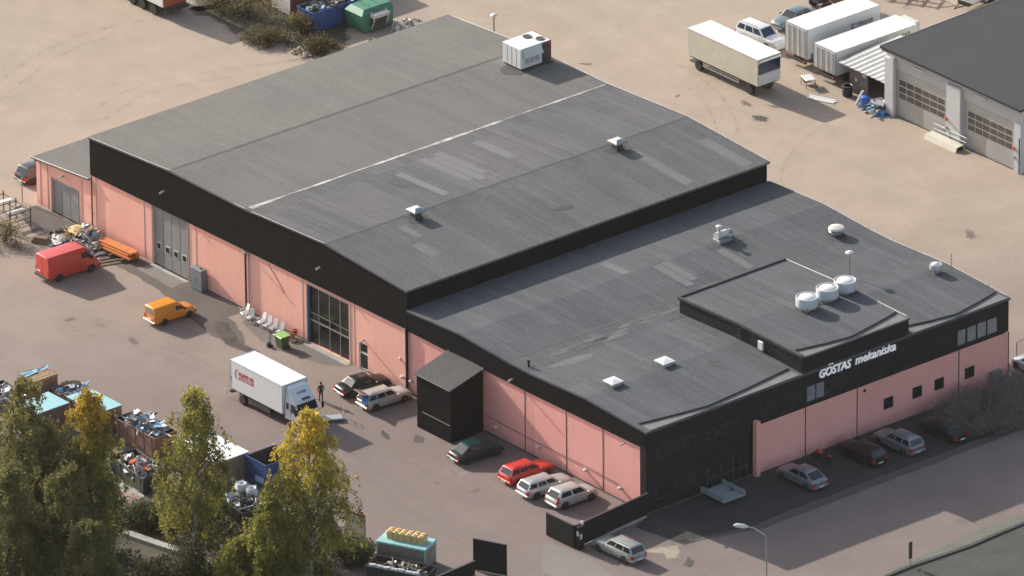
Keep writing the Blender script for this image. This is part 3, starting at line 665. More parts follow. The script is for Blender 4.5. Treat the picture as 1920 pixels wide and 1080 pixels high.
# porch
p = thing('porch', None, None); p.parent = H
q = MB(); q.add([(-3.55,20.15,-.1),(-.15,20.15,-.1),(-.15,24.4,-.1),(-3.55,24.4,-.1),(-3.55,20.15,4.68),(-.15,20.15,5.58),(-.15,24.4,5.58),(-3.55,24.4,4.68)], [(4,5,6,7),(0,1,5,4),(1,2,6,5),(2,3,7,6),(3,0,4,7)]); q.build('wall', BLACK, p)
q = MB(); q.add([(-3.75,19.98,4.68),(-.13,19.98,5.64),(-.13,24.56,5.64),(-3.75,24.56,4.68),(-3.75,19.98,4.8),(-.13,19.98,5.76),(-.13,24.56,5.76),(-3.75,24.56,4.8)], [(4,5,6,7),(0,1,5,4),(1,2,6,5),(2,3,7,6),(3,0,4,7),(3,2,1,0)]); q.build('roof', FELT, p)
q = MB(); q.tube([(-3.76,24.56,4.80),(-3.76,19.97,4.80),(-.2,19.97,5.745)], .03, 5); q.build('roof_edge_trim', M('dull_trim',(.22,.22,.23),(.18,.18,.19),2,.5), p)
q = MB(); q.box(-3.575,-3.552,20.2,23.7,1.55,1.60); q.build('rail', ALU, p)
# front: windows
for x in (25.55,28.67,31.05,34.36):
    q = MB(); q.box(x-.54,x+.54,-.165,-.13,1.42,2.45,1); q.box(x-.54,x-.47,-.2,-.166,1.42,2.45); q.box(x+.47,x+.54,-.2,-.166,1.42,2.45); q.box(x-.47,x+.47,-.2,-.167,2.38,2.45); q.box(x-.47,x+.47,-.2,-.167,1.42,1.49)
    q.build('window', [BLACKP, GLASS], H)
q = MB(); q.box(11.5,16.7,-.145,-.132,4.62,6.0,1); q.box(18.7,31.9,-.145,-.132,4.62,6.0,1)
for i in range(24):
    x = 11.5+i*.86
    if 16.6 < x < 18.8 or x > 32: continue
    q.box(x-.035,x+.035,-.165,-.146,4.6,6.02)
q.build('window_band', [BLACKP, GLASS], H)
for x0, x1 in ((16.85,17.75),(17.85,18.7),(33.1,33.95),(34.15,35.1),(35.25,36.2),(36.35,37.4)):
    q = MB(); q.box(x0,x1,-.147,-.132,4.66,5.98,1); q.box(x0-.06,x0,-.17,-.148,4.6,6.04); q.box(x1,x1+.06,-.17,-.148,4.6,6.04); q.box(x0,x1,-.17,-.149,5.98,6.04); q.box(x0,x1,-.17,-.149,4.6,4.66); q.build('window', [BLACKP, GLASSP], H)
for x0, x1, z0, z1 in ((.95,5.0,4.62,5.5),(6.3,9.4,4.62,5.5),(.95,5.1,.9,2.0)):
    yb = -.132 if z0 > 4.3 else -.063
    if z0 < 4: yb = -.022
    q = MB(); q.box(x0,x1,yb-.012,yb,z0,z1,1); n = 4
    for i in range(n+1): xx = x0+(x1-x0)*i/n; q.box(xx-.05,xx+.05,yb-.05,yb-.013,z0-.05,z1+.05)
    q.box(x0,x1,yb-.045,yb-.014,z0-.05,z0+.03); q.box(x0,x1,yb-.045,yb-.014,z1-.03,z1+.05); q.build('window', [M('grey_window_frame',(.028,.03,.032),(.02,.022,.024),2,.5), GLASS], H)
q = MB(); q.box(6.4,10.6,-.036,-.022,0.05,2.05,1)
for xx in (6.4,7.8,9.1,9.85,10.6): q.box(xx-.05,xx+.05,-.07,-.037,0,2.08)
q.box(6.45,10.55,-.068,-.038,.98,1.06); q.build('entrance_door', [M('dark_door_frame',(.03,.035,.035),(.045,.05,.05),2,.5), GLASS], H)
q = MB(); q.bbox(36.5,37.6,-.62,-.27,.1,1.35,.03); q.build('meter_cabinet', M('grey_cabinet',(.20,.22,.21),(.16,.18,.17),2,.5), H)
q = MB(); q.lathe([(.14,0),(.16,.05),(.1,.07)], (22.95,-.34,3.85), 'y', 12); q.build('vent', DARKMETAL, H)
LETTER = M('glowing_white_letters',(.85,.85,.85),(.82,.82,.82),1,.4); LETTER.node_tree.nodes['Principled BSDF'].inputs['Emission Color'].default_value = (.9,.95,1,1); LETTER.node_tree.nodes['Principled BSDF'].inputs['Emission Strength'].default_value = .13  # weak glow added to make the letters read white
q = MB(); text_faces(q, 'GOSTAS', (18.15,-.2,6.38), (1,0,0), (0,0,1), .74, 3.4, bold=.022, shear=.2, depth=.05)
for x in (19.13, 19.40): q.add([(x,-.25,7.2),(x+.15,-.25,7.2),(x+.175,-.25,7.34),(x+.025,-.25,7.34),(x,-.15,7.2),(x+.15,-.15,7.2),(x+.175,-.15,7.34),(x+.025,-.15,7.34)], [(0,1,2,3),(7,6,5,4),(0,3,7,4),(3,2,6,7),(1,5,6,2),(0,4,5,1)])
q.build('sign_lettering', LETTER, H)
q = MB(); text_faces(q, 'mekaniska', (22.0,-.2,6.42), (1,0,0), (0,0,1), .76, 4.35, bold=.008, shear=.2, depth=.05); q.build('sign_lettering', LETTER, H)
# skylights on the low roof
for x, y in ((3.15,7.75),(8.75,7.95)):
    z = prof_z(LO, y); q = MB(); q.bbox(x-.55,x+.55,y-.55,y+.55,z-.1,z+.26,.03,1); q.add([(x-.62,y-.62,z+.26),(x+.62,y-.62,z+.26),(x+.62,y+.62,z+.26),(x-.62,y+.62,z+.26),(x-.62,y-.62,z+.34),(x+.62,y-.62,z+.34),(x+.62,y+.62,z+.34),(x-.62,y+.62,z+.34),(x,y,z+.47)], [(0,1,5,4),(1,2,6,5),(2,3,7,6),(3,0,4,7),(4,5,8),(5,6,8),(6,7,8),(7,4,8),(3,2,1,0)], 0)
    q.build('skylight', [PLASTIC, ALU], rl)
z = prof_z(LO,15.1); q = MB(); q.lathe([(.09,-.1),(.09,.45),(.14,.45),(.14,.55),(.05,.6)], (.5,15.1,z), n=10); q.build('vent_pipe', BLACKP, rl)
for x, y, h in ((38.0,6.1,1.7),(38.0,1.6,.7),):
    q = MB(); q.tube([(x,y,prof_z(LO,y)-.1),(x,y,prof_z(LO,y)+h)], .035, 5); q.build('vent_pipe', ALU, rl)

# ---- roof plant: things standing on the roofs
def roof_vent(label, x, y):
    z = prof_z(HI, y); t = thing('roof_ventilator', label, 'roof vent', (x,y,z), 0, 'square ventilators on the upper roof')
    q = MB(); q.bbox(-.42,.42,-.42,.42,-.1,.12,.02); q.bbox(-.34,.34,-.34,.34,.12,.55,.02); q.build('base', DARKMETAL, t)
    q = MB(); q.add([(-.62,-.62,.62),(.62,-.62,.62),(.62,.62,.62),(-.62,.62,.62),(-.62,-.62,.74),(.62,-.62,.74),(.62,.62,.74),(-.62,.62,.74),(-.32,-.32,.9),(.32,-.32,.9),(.32,.32,.9),(-.32,.32,.9)], [(3,2,1,0),(0,1,5,4),(1,2,6,5),(2,3,7,6),(3,0,4,7),(4,5,9,8),(5,6,10,9),(6,7,11,10),(7,4,8,11),(8,9,10,11)]); q.build('cap', STEEL, t)
    q = MB(); q.bbox(-.27,.27,-.27,.27,.88,.96,.02); q.build('lid', PLASTIC, t)
    q = MB()
    for a in (-.5,.5):
        for c in (-.5,.5): q.tube([(a*.75,c*.75,.1),(a,c,.64)], .025, 4)
    q.build('strut', STEEL, t)
roof_vent('square white capped vent near the left end of the upper roof', 8.75, 39.3)
roof_vent('square white capped vent on the far half of the upper roof ridge', 30.2, 39.0)
def fan(label, x, y, base, r, h, mat_cap, grp=None, fins=True):
    t = thing('roof_fan', label, 'roof fan', (x,y,base), 0, grp)
    q = MB(); q.bbox(-r*.62,r*.62,-r*.62,r*.62,-.12,.22,.03); q.build('base', ALU, t)
    q = MB(); q.lathe([(r*.5,.0),(r*.52,.3),(r*.98,.32),(r,.34),(r,h),(r*.985,h+.02),(r*.93,h+.02),(r*.91,h),(r*.88,h-.24)], (0,0,0), n=28, cap=False); q.build('housing', M('pale_blue_grey_housing',(.50,.54,.56),(.44,.48,.50),1,.45), t)
    q = MB(); q.lathe([(r*.90,h-.24),(r*.84,h-.10),(r*.66,h+.03),(r*.35,h+.10),(.02,h+.12)], (0,0,0), n=28); q.build('cap', mat_cap, t)
    if fins:
        q = MB()
        for i in range(4):
            a = math.pi/4+i*math.pi/2; q.tube([(r*.8*math.cos(a),r*.8*math.sin(a),-.1),(r*.85*math.cos(a),r*.85*math.sin(a),.4)], .05, 5)
        q.build('leg', STEEL, t)
fan('big round white roof fan nearest the lettering, first of the row of three', 22.55,6.35,8.92,.92,1.1,WHITE,'row of three round fans on the raised roof')
fan('big round white roof fan in the middle of the row of three', 24.95,6.6,8.92,.92,1.1,WHITE,'row of three round fans on the raised roof')
fan('big round white roof fan beside the lamp pole, last of the row of three', 27.0,6.75,8.92,.92,1.1,WHITE,'row of three round fans on the raised roof')
fan('small round fan on the far edge of the low roof near the wall antenna', 37.0,6.9,7.62,.5,.75,WHITED)
t = thing('roof_cowl','wide low mushroom cowl at the far side of the low roof','roof vent',(35.9,17.9,7.5))
q = MB(); q.bbox(-.5,.5,-.5,.5,-.1,.18,.02); q.build('base', DARKMETAL, t)
q = MB(); q.lathe([(.4,.18),(.42,.5),(.62,.52),(.7,.6),(.62,.74),(.3,.84),(.02,.86)], (0,0,0), n=20); q.build('cap', M('beige_cowl',(.58,.55,.50),(.5,.47,.43),2,.45), t)
q = MB(); q.lathe([(.62,.36),(.64,.42),(.6,.46)], (0,0,0), n=20); q.build('skirt', STEEL, t)
t = thing('extract_unit','cluster of pale ducts and a short chimney on the low roof','roof vent',(27.7,22.7,7.78))
q = MB(); q.bbox(-.75,.75,-.45,.45,-.05,.32,.03); q.build('base', ALU, t)
q = MB(); q.lathe([(.32,-.6),(.32,.5)], (-.1,0,.62), 'x', 14); q.lathe([(.14,0),(.14,.62),(.26,.62),(.26,.7),(.1,.78)], (-.35,.1,.7), n=12); q.build('duct', WHITED, t)
q = MB(); q.tube([(.4,0,.6),(.85,.05,.72),(.95,.05,.45),(.95,.05,-.0)], .16, 8); q.tube([(.1,-.3,.5),(.6,-.55,.55),(.9,-.5,.2)], .1, 8); q.build('pipe', STEEL, t)
q = MB()
for x in (-.6,-.2,.2,.6): q.tube([(x,-.5,-.05),(x,-.5,.55),(x,.5,.55)], .03, 4)
q.build('rail', STEEL, t)
# air handling unit
t = thing('air_handling_unit','white air handling unit with twin top fans and red end on the roof','air conditioner',(34.9,57.1,9.42))
q = MB(); q.box(.1,3.2,.1,2.3,-.1,.24); q.build('base_frame', DARKMETAL, t)
q = MB(); q.bbox(0,2.35,0,2.4,.24,2.05,.03); q.build('casing', WHITE, t)
q = MB(); q.bbox(2.36,3.3,.02,2.38,.24,2.03,.03); q.build('casing', M('dark_brown_panel',(.05,.035,.035),(.07,.05,.05),2,.5), t)
q = MB(); q.box(2.37,3.32,0.0,2.42,2.032,2.06); q.build('top_panel', WHITE, t)
q = MB(); q.box(3.305,3.35,-.02,2.42,.3,2.1); q.box(3.0,3.3,-.02,.015,1.75,2.03); q.build('end_panel', M('red_panel',(.50,.05,.05),(.42,.04,.04),2,.5), t)
for x in (2.2,2.75):
    y = 1.75 if x < 2.5 else .7
    q = MB(); q.lathe([(.36,2.055),(.40,2.12),(.36,2.12),(.32,2.08),(.05,2.09)], (x,y,0), n=18); q.build('fan', DARKMETAL, t)
q = MB(); q.add([(.25,-.02,1.35),(2.2,-.02,1.35),(2.2,-.02,1.95),(.25,-.02,1.95),(.25,-.42,1.32),(2.2,-.42,1.32)], [(3,2,5,4),(0,3,4),(1,5,2),(0,4,5,1)]); q.build('hood', WHITED, t)
for i in range(3):
    x = .5+i*.55; q = MB(); q.box(x,x+.42,-.05,-.003,.55,1.12,0); q.box(x+.06,x+.36,-.07,-.051,.61,1.06,1)
    for k in range(4): q.box(x+.06,x+.36,-.085,-.071,.64+k*.11,.68+k*.11,0)
    q.build('louvre', [WHITED, ALU], t)
q = MB()
for y in (.6,1.2,1.8): q = MB(); q.box(-.012,-.002,y-.02,y+.02,.3,2.0); q.build('panel_joint', ALU, t)
TAR = M('tar_repair', (.045,.046,.05), (.065,.064,.066), 1.5, .9, fine=.25)
for i, (pr, x, y, a, c_, par) in enumerate(((HI,8.75,39.3,1.0,.8,rh),(HI,30.2,39.0,1.0,.8,rh),(HI,36.6,58.2,2.6,1.7,rh),(LO,27.8,22.6,1.5,1.0,rl),(LO,35.9,17.9,1.0,.8,rl),(LO,37.0,6.9,.9,.8,rl),(LO,31.15,10.9,.5,.5,rl),(LO,3.15,7.75,1.0,.95,rl),(LO,8.75,7.95,1.0,.95,rl),(MIDP,22.55,6.35,1.05,1.0,rm),(MIDP,24.95,6.6,1.05,1.0,rm),(MIDP,26.9,6.75,.85,1.0,rm),(LO,.55,15.1,.4,.4,rl),(HI,19.6,33.4,.9,.35,rh),(HI,12.2,46.0,.5,.9,rh),(LO,24.2,12.6,1.2,.4,rl),(LO,12.0,5.2,.5,.8,rl))):
    s_ = MB(); blob(s_, pr, x, y, a, c_, .016, 70+i); s_.build('tar_patch', TAR, par)
t = thing('roof_lamp','lamp pole with a flat white disc head behind the row of roof fans','lamp',(31.15,10.9,7.5))
q = MB(); q.lathe([(.16,0),(.16,.08),(.05,.1),(.045,2.15)], (0,0,0), n=8); q.build('pole', STEEL, t)
q = MB(); q.lathe([(.05,2.1),(.33,2.2),(.36,2.28),(.2,2.38),(.02,2.42)], (0,0,0), n=16); q.build('lamp_head', PLASTIC, t)

# ------------------------------------------------------------------ grey garage on the right
G = thing('garage_building','pale grey garage with a dark roof and two sectional doors with window rows','building',(66.9,29.4,0))
GW = M('pale_grey_cladding', (.47,.475,.465), (.42,.425,.415), .5, .55, fine=.04)
GP = M('white_grey_pilaster', (.60,.61,.61), (.54,.55,.55), .5, .5)
q = MB(); holed(q, 'x', 0, -1, (0,17.1), (-.1,5.85), [(.95,7.2,0,4.45),(9.5,16.0,0,4.45)], .16); q.box(.2,26,-.0,.2,-.1,5.8); q.box(25.8,26,.2,16.9,-.1,5.8); q.box(.2,26,16.9,17.1,-.1,5.8); q.build('wall', GW, G)
q = MB(); q.box(-.02,26,-.03,-.003,-.1,5.82); q.build('side_cladding', GP, G)
for y0, y1, d_ in ((7.45,9.25,.28),(15.95,17.1,.34),(-.06,.85,.1)):
    q = MB(); q.bbox(-d_,-.004,y0,y1,-.1,5.35 if y0 > 5 else 4.6,.05); q.build('pilaster', GP, G)
q = MB(); q.add([(-.5,-.4,5.92),(27,-.4,6.55),(27,17.5,6.62),(-.5,17.5,6.0),(-.5,-.4,6.12),(27,-.4,6.75),(27,17.5,6.82),(-.5,17.5,6.2)], [(4,5,6,7),(3,2,1,0),(0,1,5,4),(1,2,6,5),(2,3,7,6),(3,0,4,7)]); q.build('roof', M('dark_garage_roof',(.016,.017,.023),(.022,.022,.027),.4,.8,fine=.12), G)
q = MB(); q.box(-.45,-.3,-.3,17.4,5.78,5.93); q.build('gutter', ALU, G)
q = MB(); q.tube([(-.52,17.52,6.2),(13,17.52,6.52),(27,17.52,6.83)], .04, 5); q.build('roof_edge_trim', TRIM, G)
for y0, y1 in ((.95,7.2),(9.5,16.0)):
    d = thing('garage_door', None, None); d.parent = G
    q = MB(); q.box(.1,.15,y0,y1,0,4.45)
    for k in range(7): q.box(.09,.099,y0,y1,.62*k+.6,.62*k+.615)
    q.build('door_panel', M('garage_door_paint',(.43,.425,.40),(.38,.375,.355),.5,.5), d)
    q = MB()
    for r_ in range(3):
        for c_ in range(6):
            a = y0+.35+c_*((y1-y0-.6)/6); q.box(.075,.089,a,a+(y1-y0-.6)/6-.14,1.8+r_*.62,1.8+r_*.62+.46)
    q.build('window', M('smoky_garage_glass',(.075,.07,.07),(.10,.09,.085),.8,.15), d)
for y, z in ((13.0,5.33),(5.1,5.42)):
    q = MB(); q.bbox(-.14,-.004,y-.75,y+.75,z-.07,z+.07,.03); q.build('wall_lamp', PLASTIC, G)
for y, d_ in ((9.15,.28),(.75,.1)):
    q = MB(); q.lathe([(.09,0),(.11,.12),(.07,.24),(.01,.27)], (-d_-.1,y,2.05), n=10); q.box(-d_-.15,-d_-.004,y-.08,y+.08,1.95,2.05); q.build('warning_lamp', M('orange_beacon',(.85,.22,.04),(.8,.18,.03),3,.3), G)
    q = MB(); q.bbox(-d_-.12,-d_-.004,y-.1,y+.1,1.2,1.45,.02); q.build('switch_box', STEEL, G)
q = MB(); q.tube([(-.22,-.0,0),(-.22,-.0,3.3)], .06, 6); q.build('downpipe', DARKMETAL, G)
# ------------------------------------------------------------------ vehicles
def paint(name, c, metal=.0, rough=.3):
    return M(name, c, tuple(x*.93 for x in c), .8, rough, metal, coat=.5)
def wheel(parent, x, y, r, wd, name='wheel', rimc=RIM, side=1):
    wq = MB(); wq.lathe([(r*.62,-wd/2),(r*.9,-wd/2),(r,-wd*.36),(r,wd*.36),(r*.9,wd/2),(r*.62,wd/2)], (x,y,r), 'y', 18)
    o = wq.build(name, RUBBER, parent, angle=40)
    rq = MB(); s_ = side
    rq.lathe([(r*.64,s_*wd*.38),(r*.62,s_*wd*.46),(r*.5,s_*wd*.40),(r*.16,s_*wd*.44),(.01,s_*wd*.5)], (x,y,r), 'y', 14)
    rq.build('rim', rimc, o, fixn=True)
    return o

KIND = {  # fractions of the length from the tail: rear window foot/head, windscreen head/foot ; deck height, bonnet heights
 'saloon': dict(rb=.15, rt=.27, wt=.58, wb=.72, deck=.66, belt=.64, hood=.62, nose=.46, tail=.60),
 'liftback': dict(rb=.07, rt=.26, wt=.57, wb=.72, deck=.65, belt=.64, hood=.62, nose=.46, tail=.60),
 'estate': dict(rb=.015, rt=.085, wt=.57, wb=.71, deck=.64, belt=.63, hood=.62, nose=.46, tail=.60),
 'hatch': dict(rb=.02, rt=.13, wt=.60, wb=.78, deck=.62, belt=.61, hood=.60, nose=.44, tail=.58),
 'suv': dict(rb=.015, rt=.09, wt=.60, wb=.73, deck=.62, belt=.61, hood=.60, nose=.48, tail=.59),
}
def car(label, loc, rz, col, kind, Ln=4.6, W=1.78, H=1.45, group=None, rails=False, nsplit=3, glass=GLASS, blind_rear=False, open_gate=False, cat='car', dark_bumper=False, sunroof=False, rimc=RIM):
    k = KIND[kind]; t = thing('parked_car', label, cat, loc, rz, group)
    hw = W/2; x0 = -Ln/2
    X = lambda f: x0 + f*Ln
    zb = .21
    # --- lower body: stations (fraction, half-width factor, top height factor, bottom)
    st = [(0.0,.80,k['tail']*.90,.42),(.012,.88,k['tail']*.97,.30),(.05,.955,k['tail'] if kind in('estate','hatch','suv') else k['deck']*.98,.23)]
    if kind in ('saloon','liftback'): st += [(k['rb']*.9+.02,.99,k['deck'],zb/1.0)]
    else: st += [(.11,.985,k['belt'],zb)]
    st += [(.32,1.0,k['belt'],.2),(.5,1.0,k['belt']*.995,.2),(k['wb'],.995,k['hood']+.015,.2),(.84,.97,k['hood']*.96,.21),(.93,.92,(k['hood']+k['nose'])*.5+.03,.24),(.975,.83,k['nose']+.04,.28),(1.0,.70,k['nose']-.03,.38)]
    ring = []
    for f, wf, tf, b0 in st:
        w_ = hw*wf; zt = H*tf; x = X(f)
        zs = b0
        half = [(0,b0),(w_*.86,b0),(w_*.955,b0+.07),(w_,zs+(zt-zs)*.42),(w_*.985,zs+(zt-zs)*.72),(w_*.93,zt-.05),(w_*.80,zt),(w_*.4,zt+.022)]
        ring.append([(x,y,z) for y,z in half] + [(x,0,zt+.03)] + [(x,-y,z) for y,z in half[:0:-1]])
    q = MB(); n = len(ring[0])
    vs = [p for r_ in ring for p in r_]
    fs = [(i*n+j, (i+1)*n+j, (i+1)*n+(j+1)%n, i*n+(j+1)%n) for i in range(len(ring)-1) for j in range(n)]
    fs += [tuple(range(n)), tuple((len(ring)-1)*n+j for j in range(n-1,-1,-1))]
    q.add(vs, fs, 0, True)
    # --- cabin
    zbel = H*k['belt']-.03; zr = H
    B = dict(rl=(X(k['rb']), hw*.90, zbel), wl=(X(k['wb']), hw*.86, H*k['hood']-.005))
    T = dict(rl=(X(k['rt']), hw*.735, zr-.05), wl=(X(k['wt']), hw*.72, zr-.05))
    c0 = [(B['rl'][0],B['rl'][1],zbel),(B['wl'][0],B['wl'][1],B['wl'][2]),(B['wl'][0],-B['wl'][1],B['wl'][2]),(B['rl'][0],-B['rl'][1],zbel)]
    c1 = [(T['rl'][0],T['rl'][1],zr-.05),(T['wl'][0],T['wl'][1],zr-.05),(T['wl'][0],-T['wl'][1],zr-.05),(T['rl'][0],-T['rl'][1],zr-.05)]
    xm = (T['rl'][0]+T['wl'][0])/2
    c2 = [(T['rl'][0]+.10,hw*.60,zr-.012),(T['wl'][0]-.12,hw*.60,zr-.016),(T['wl'][0]-.12,-hw*.60,zr-.016),(T['rl'][0]+.10,-hw*.60,zr-.012),(xm,0,zr+.012),(T['rl'][0]+.12,0,zr),(T['wl'][0]-.14,0,zr-.004)]
    bm = bmesh.new(); bv = [bm.verts.new(p) for p in c0+c1+c2]
    for f in [(0,1,5,4),(1,2,6,5),(2,3,7,6),(3,0,4,7),(4,5,9,8),(6,7,11,10),(5,6,10,14,9),(7,4,8,13,11),(8,9,14,12,13),(10,11,13,12,14)]: bm.faces.new([bv[i] for i in f])
    bm.normal_update()
    be = [e for e in bm.edges if len(e.link_faces) == 2 and e.calc_face_angle(0) > .45]
    bmesh.ops.bevel(bm, geom=be, offset=.05, segments=2, affect='EDGES', profile=.6)
    bm.verts.index_update(); q.add([tuple(v.co) for v in bm.verts], [tuple(v.index for v in f.verts) for f in bm.faces], 0, True); bm.free()
    # wheel arches
    wr = .315*H/1.45 if kind != 'suv' else .37; wx = (X(.19), X(.81)); 
    for x in wx:
        for s_ in (1,-1):
            a = MB(); m_ = 16
            pts = [(x+(wr+.055)*math.cos(math.pi*i/m_), s_*(hw*1.0+.004), wr+(wr+.055)*math.sin(math.pi*i/m_)) for i in range(m_+1)]
            pts += [(x-(wr+.055), s_*(hw+.004), zb+.01), (x+(wr+.055), s_*(hw+.004), zb+.01)]
            q.add(pts if s_ < 0 else pts[::-1], [tuple(range(len(pts)))], 1)
    # dark sill strip and door seams
    for s_ in (1,-1):
        for f in (.70, .46, .255):
            if f < k['rb']+.05: continue
            y = s_*(hw+.003); x = X(f); q.add([(x-.006,y,.34),(x+.006,y,.34),(x+.006,y*.985,H*k['belt']-.09),(x-.006,y*.985,H*k['belt']-.09)], [(0,1,2,3)], 1)
        q.box(X(.25),X(.76),s_*(hw-.03),s_*(hw+.002),.22,.29,1)
    body = q.build('body', [col, RUBBER], t, angle=32)
    def pane(name, a, b, c, d, u0, u1, v0, v1, off, mt=glass, par=None):
        a, b, c, d = map(Vector, (a,b,c,d)); nrm = (b-a).cross(d-a).normalized(); fl = nrm.z < 0; nrm = -nrm if fl else nrm
        P = lambda u, v: (a.lerp(b,u)).lerp(d.lerp(c,u), v) + nrm*off
        p_ = MB(); p_.add([P(u0,v0),P(u1,v0),P(u1,v1),P(u0,v1)], [(3,2,1,0) if fl else (0,1,2,3)]); return p_
    # windscreen, rear window
    pane('w', c0[1],c0[2],c1[2],c1[1], .05,.95,.05,.94, .006).build('windscreen', glass, t)
    if not open_gate:
        pane('r', c0[3],c0[0],c1[0],c1[3], .07,.93,.10 if kind!='liftback' else .12,.90, .006).build('rear_window', glass, t)
    # side windows
    spl = {3:[(.04,.30),(.34,.62),(.66,.93)], 2:[(.10,.48),(.53,.93)], 1:[(.56,.93)]}[nsplit]
    for s_ in (1,-1):
        if s_ > 0: A_, B_, C_, D_ = c0[1], c0[0], c1[0], c1[1]; conv = lambda u: 1-u
        else: A_, B_, C_, D_ = c0[3], c0[2], c1[2], c1[3]; conv = lambda u: u
        for (u0,u1) in spl:
            a, b = sorted((conv(u0), conv(u1)))
            pane('s', A_,B_,C_,D_, a, b, .20, .90, .006).build('side_window', glass, t)
    # lights, bumpers, plates, mirrors
    zt = H*k['tail']
    for s_ in (1,-1):
        l = MB(); y0, y1 = sorted((s_*hw*.62, s_*hw*.86))
        l.add([(X(.0)-.01,y0,zt*.62),(X(.0)-.01,y1,zt*.62),(X(.0)-.0,y1,zt*.93),(X(.0)-.0,y0,zt*.93),(X(.035),s_*hw*.955,zt*.64),(X(.035),s_*hw*.945,zt*.93)], [(0,3,2,1),(1,2,5,4) if s_>0 else (0,4,5,3)], 0)
        if kind == 'hatch':
            l = MB(); l.add([(X(.0)-.015,s_*hw*.70,zt*.70),(X(.0)-.015,s_*hw*.88,zt*.70),(X(k['rt'])*.35+X(k['rb'])*.65-.02,s_*hw*.85,H*.80),(X(k['rt'])*.35+X(k['rb'])*.65-.02,s_*hw*.78,H*.80),(X(.05),s_*hw*.965,zt*.72),(X(.075),s_*hw*.90,H*.78)], [(0,3,2,1) if s_>0 else (0,1,2,3),(1,2,5,4) if s_>0 else (1,4,5,2)], 0)
        l.build('taillight', REDL, t)
        l = MB(); ya = s_*hw*.56; yb = s_*hw*.84; zn = H*k['nose']
        l.add([(X(.995),ya,zn-.13),(X(.972),yb,zn-.10),(X(.962),yb,zn+.01),(X(.985),ya,zn+.0)], [(0,1,2,3) if s_>0 else (3,2,1,0)], 0)
        l.build('headlight', CLEARL, t)
        l = MB(); l.bbox(X(k['wb'])-.32,X(k['wb'])-.14,s_*(hw+.01),s_*(hw+.17),H*k['belt']-.01,H*k['belt']+.13,.02); l.build('mirror', col, t)
    bm_ = RUBBER if dark_bumper else col
    l = MB(); l.bbox(X(0)-.07,X(.05),-hw*.93,hw*.93,.36,.52,.04); l.build('bumper', bm_, t)
    l = MB(); l.bbox(X(.965),X(1)+.05,-hw*.82,hw*.82,.28,.42,.04); l.build('bumper', bm_, t)
    l = MB(); l.box(X(0)-.082,X(0)-.072,-.26,.26,.39,.50); l.build('number_plate', PLATE, t)
    if rails:
        l = MB()
        for s_ in (1,-1): l.tube([(T['rl'][0]+.15,s_*hw*.66,zr+.0),(T['rl'][0]+.3,s_*hw*.66,zr+.06),(T['wl'][0]-.4,s_*hw*.66,zr+.06),(T['wl'][0]-.25,s_*hw*.66,zr-.01)], .018, 5)
        l.build('roof_rail', DARKMETAL, t)
    if sunroof:
        l = MB(); l.box(T['wl'][0]-.85,T['wl'][0]-.25,-.38,.38,zr-.02,zr+.028); l.build('sunroof', glass, t)
    if open_gate:
        l = MB(); l.add([c0[3],c0[0],c1[0],c1[3]], [(0,1,2,3)]); 
        p_ = pane('r', c0[3],c0[0],c1[0],c1[3], .05,.95,.0,.95, .008); p_.build('boot_opening', RUBBER, t)
        xh, zh = T['rl'][0]+.02, zr-.02
        l = MB(); l.add([(xh,hw*.72,zh),(xh,-hw*.72,zh),(xh-.72,-hw*.78,zh+.24),(xh-.72,hw*.78,zh+.24),(xh,hw*.72,zh+.06),(xh,-hw*.72,zh+.06),(xh-.74,-hw*.78,zh+.31),(xh-.74,hw*.78,zh+.31)], [(4,7,6,5),(0,1,2,3),(0,4,5,1),(1,5,6,2),(2,6,7,3),(3,7,4,0)])
        tg = l.build('tailgate', col, t)
        l = MB(); l.add([(xh-.12,hw*.6,zh+.11),(xh-.12,-hw*.6,zh+.11),(xh-.6,-hw*.64,zh+.27),(xh-.6,hw*.64,zh+.27)], [(3,2,1,0)]); l.build('window', glass, tg)
        l = MB()
        for s_ in (1,-1): l.tube([(c0[0][0]+.02,s_*hw*.84,zbel+.05),(xh-.55,s_*hw*.74,zh+.03)], .015, 5)
        l.build('strut', DARKMETAL, tg)
    for x in wx:
        for s_ in (1,-1): wheel(t, x, s_*(hw-.085), wr, .2, rimc=rimc, side=s_)
    return t

PK = 'cars parked along the pink walls'
P_SILV = paint('silver_car_paint', (.46,.475,.485), .4); P_SILV2 = paint('warm_silver_car_paint', (.50,.49,.47), .35)
P_RED = paint('red_car_paint', (.58,.03,.022)); P_BLK = M('black_car_paint', (.010,.010,.011), (.012,.012,.013), 1, .28, spec=.35); P_GRN = M('dark_green_car_paint', (.008,.038,.036), (.008,.033,.032), 1, .28, spec=.4)
P_WHT = paint('white_car_paint', (.64,.64,.63)); P_OLV = paint('grey_green_car_paint', (.36,.38,.36), .4); P_BLUG = paint('grey_blue_car_paint', (.12,.155,.165), .2)
P_ORG = paint('orange_van_paint', (.74,.27,.025)); P_RVAN = paint('faded_red_van_paint', (.60,.055,.04), rough=.4); P_SG = paint('grey_silver_car_paint', (.24,.26,.285), .5)
car('black saloon with a glass sunroof parked nose to the pink wall by the small door', (-2.55,32.55,0), R(-8), P_BLK, 'saloon', 4.6, 1.74, 1.42, PK, sunroof=True, nsplit=2)
es = car('silver estate with its tailgate raised and blue sheets sticking out', (-2.75,29.55,0), R(-5), P_SILV2, 'estate', 4.55, 1.74, 1.46, PK, open_gate=True, rails=True)
car('dark green hatchback parked in the shade of the black porch', (-3.55,16.95,0), R(-6), P_GRN, 'liftback', 4.5, 1.74, 1.42, PK, nsplit=2)
car('bright red estate car parked nose to the wall beside two silver cars', (-2.95,11.35,0), R(-2), P_RED, 'estate', 4.55, 1.76, 1.47, PK, rails=True)
car('silver estate car parked between the red estate and the silver hatchback', (-3.45,8.4,0), R(-4), P_SILV, 'estate', 4.7, 1.76, 1.45, PK)
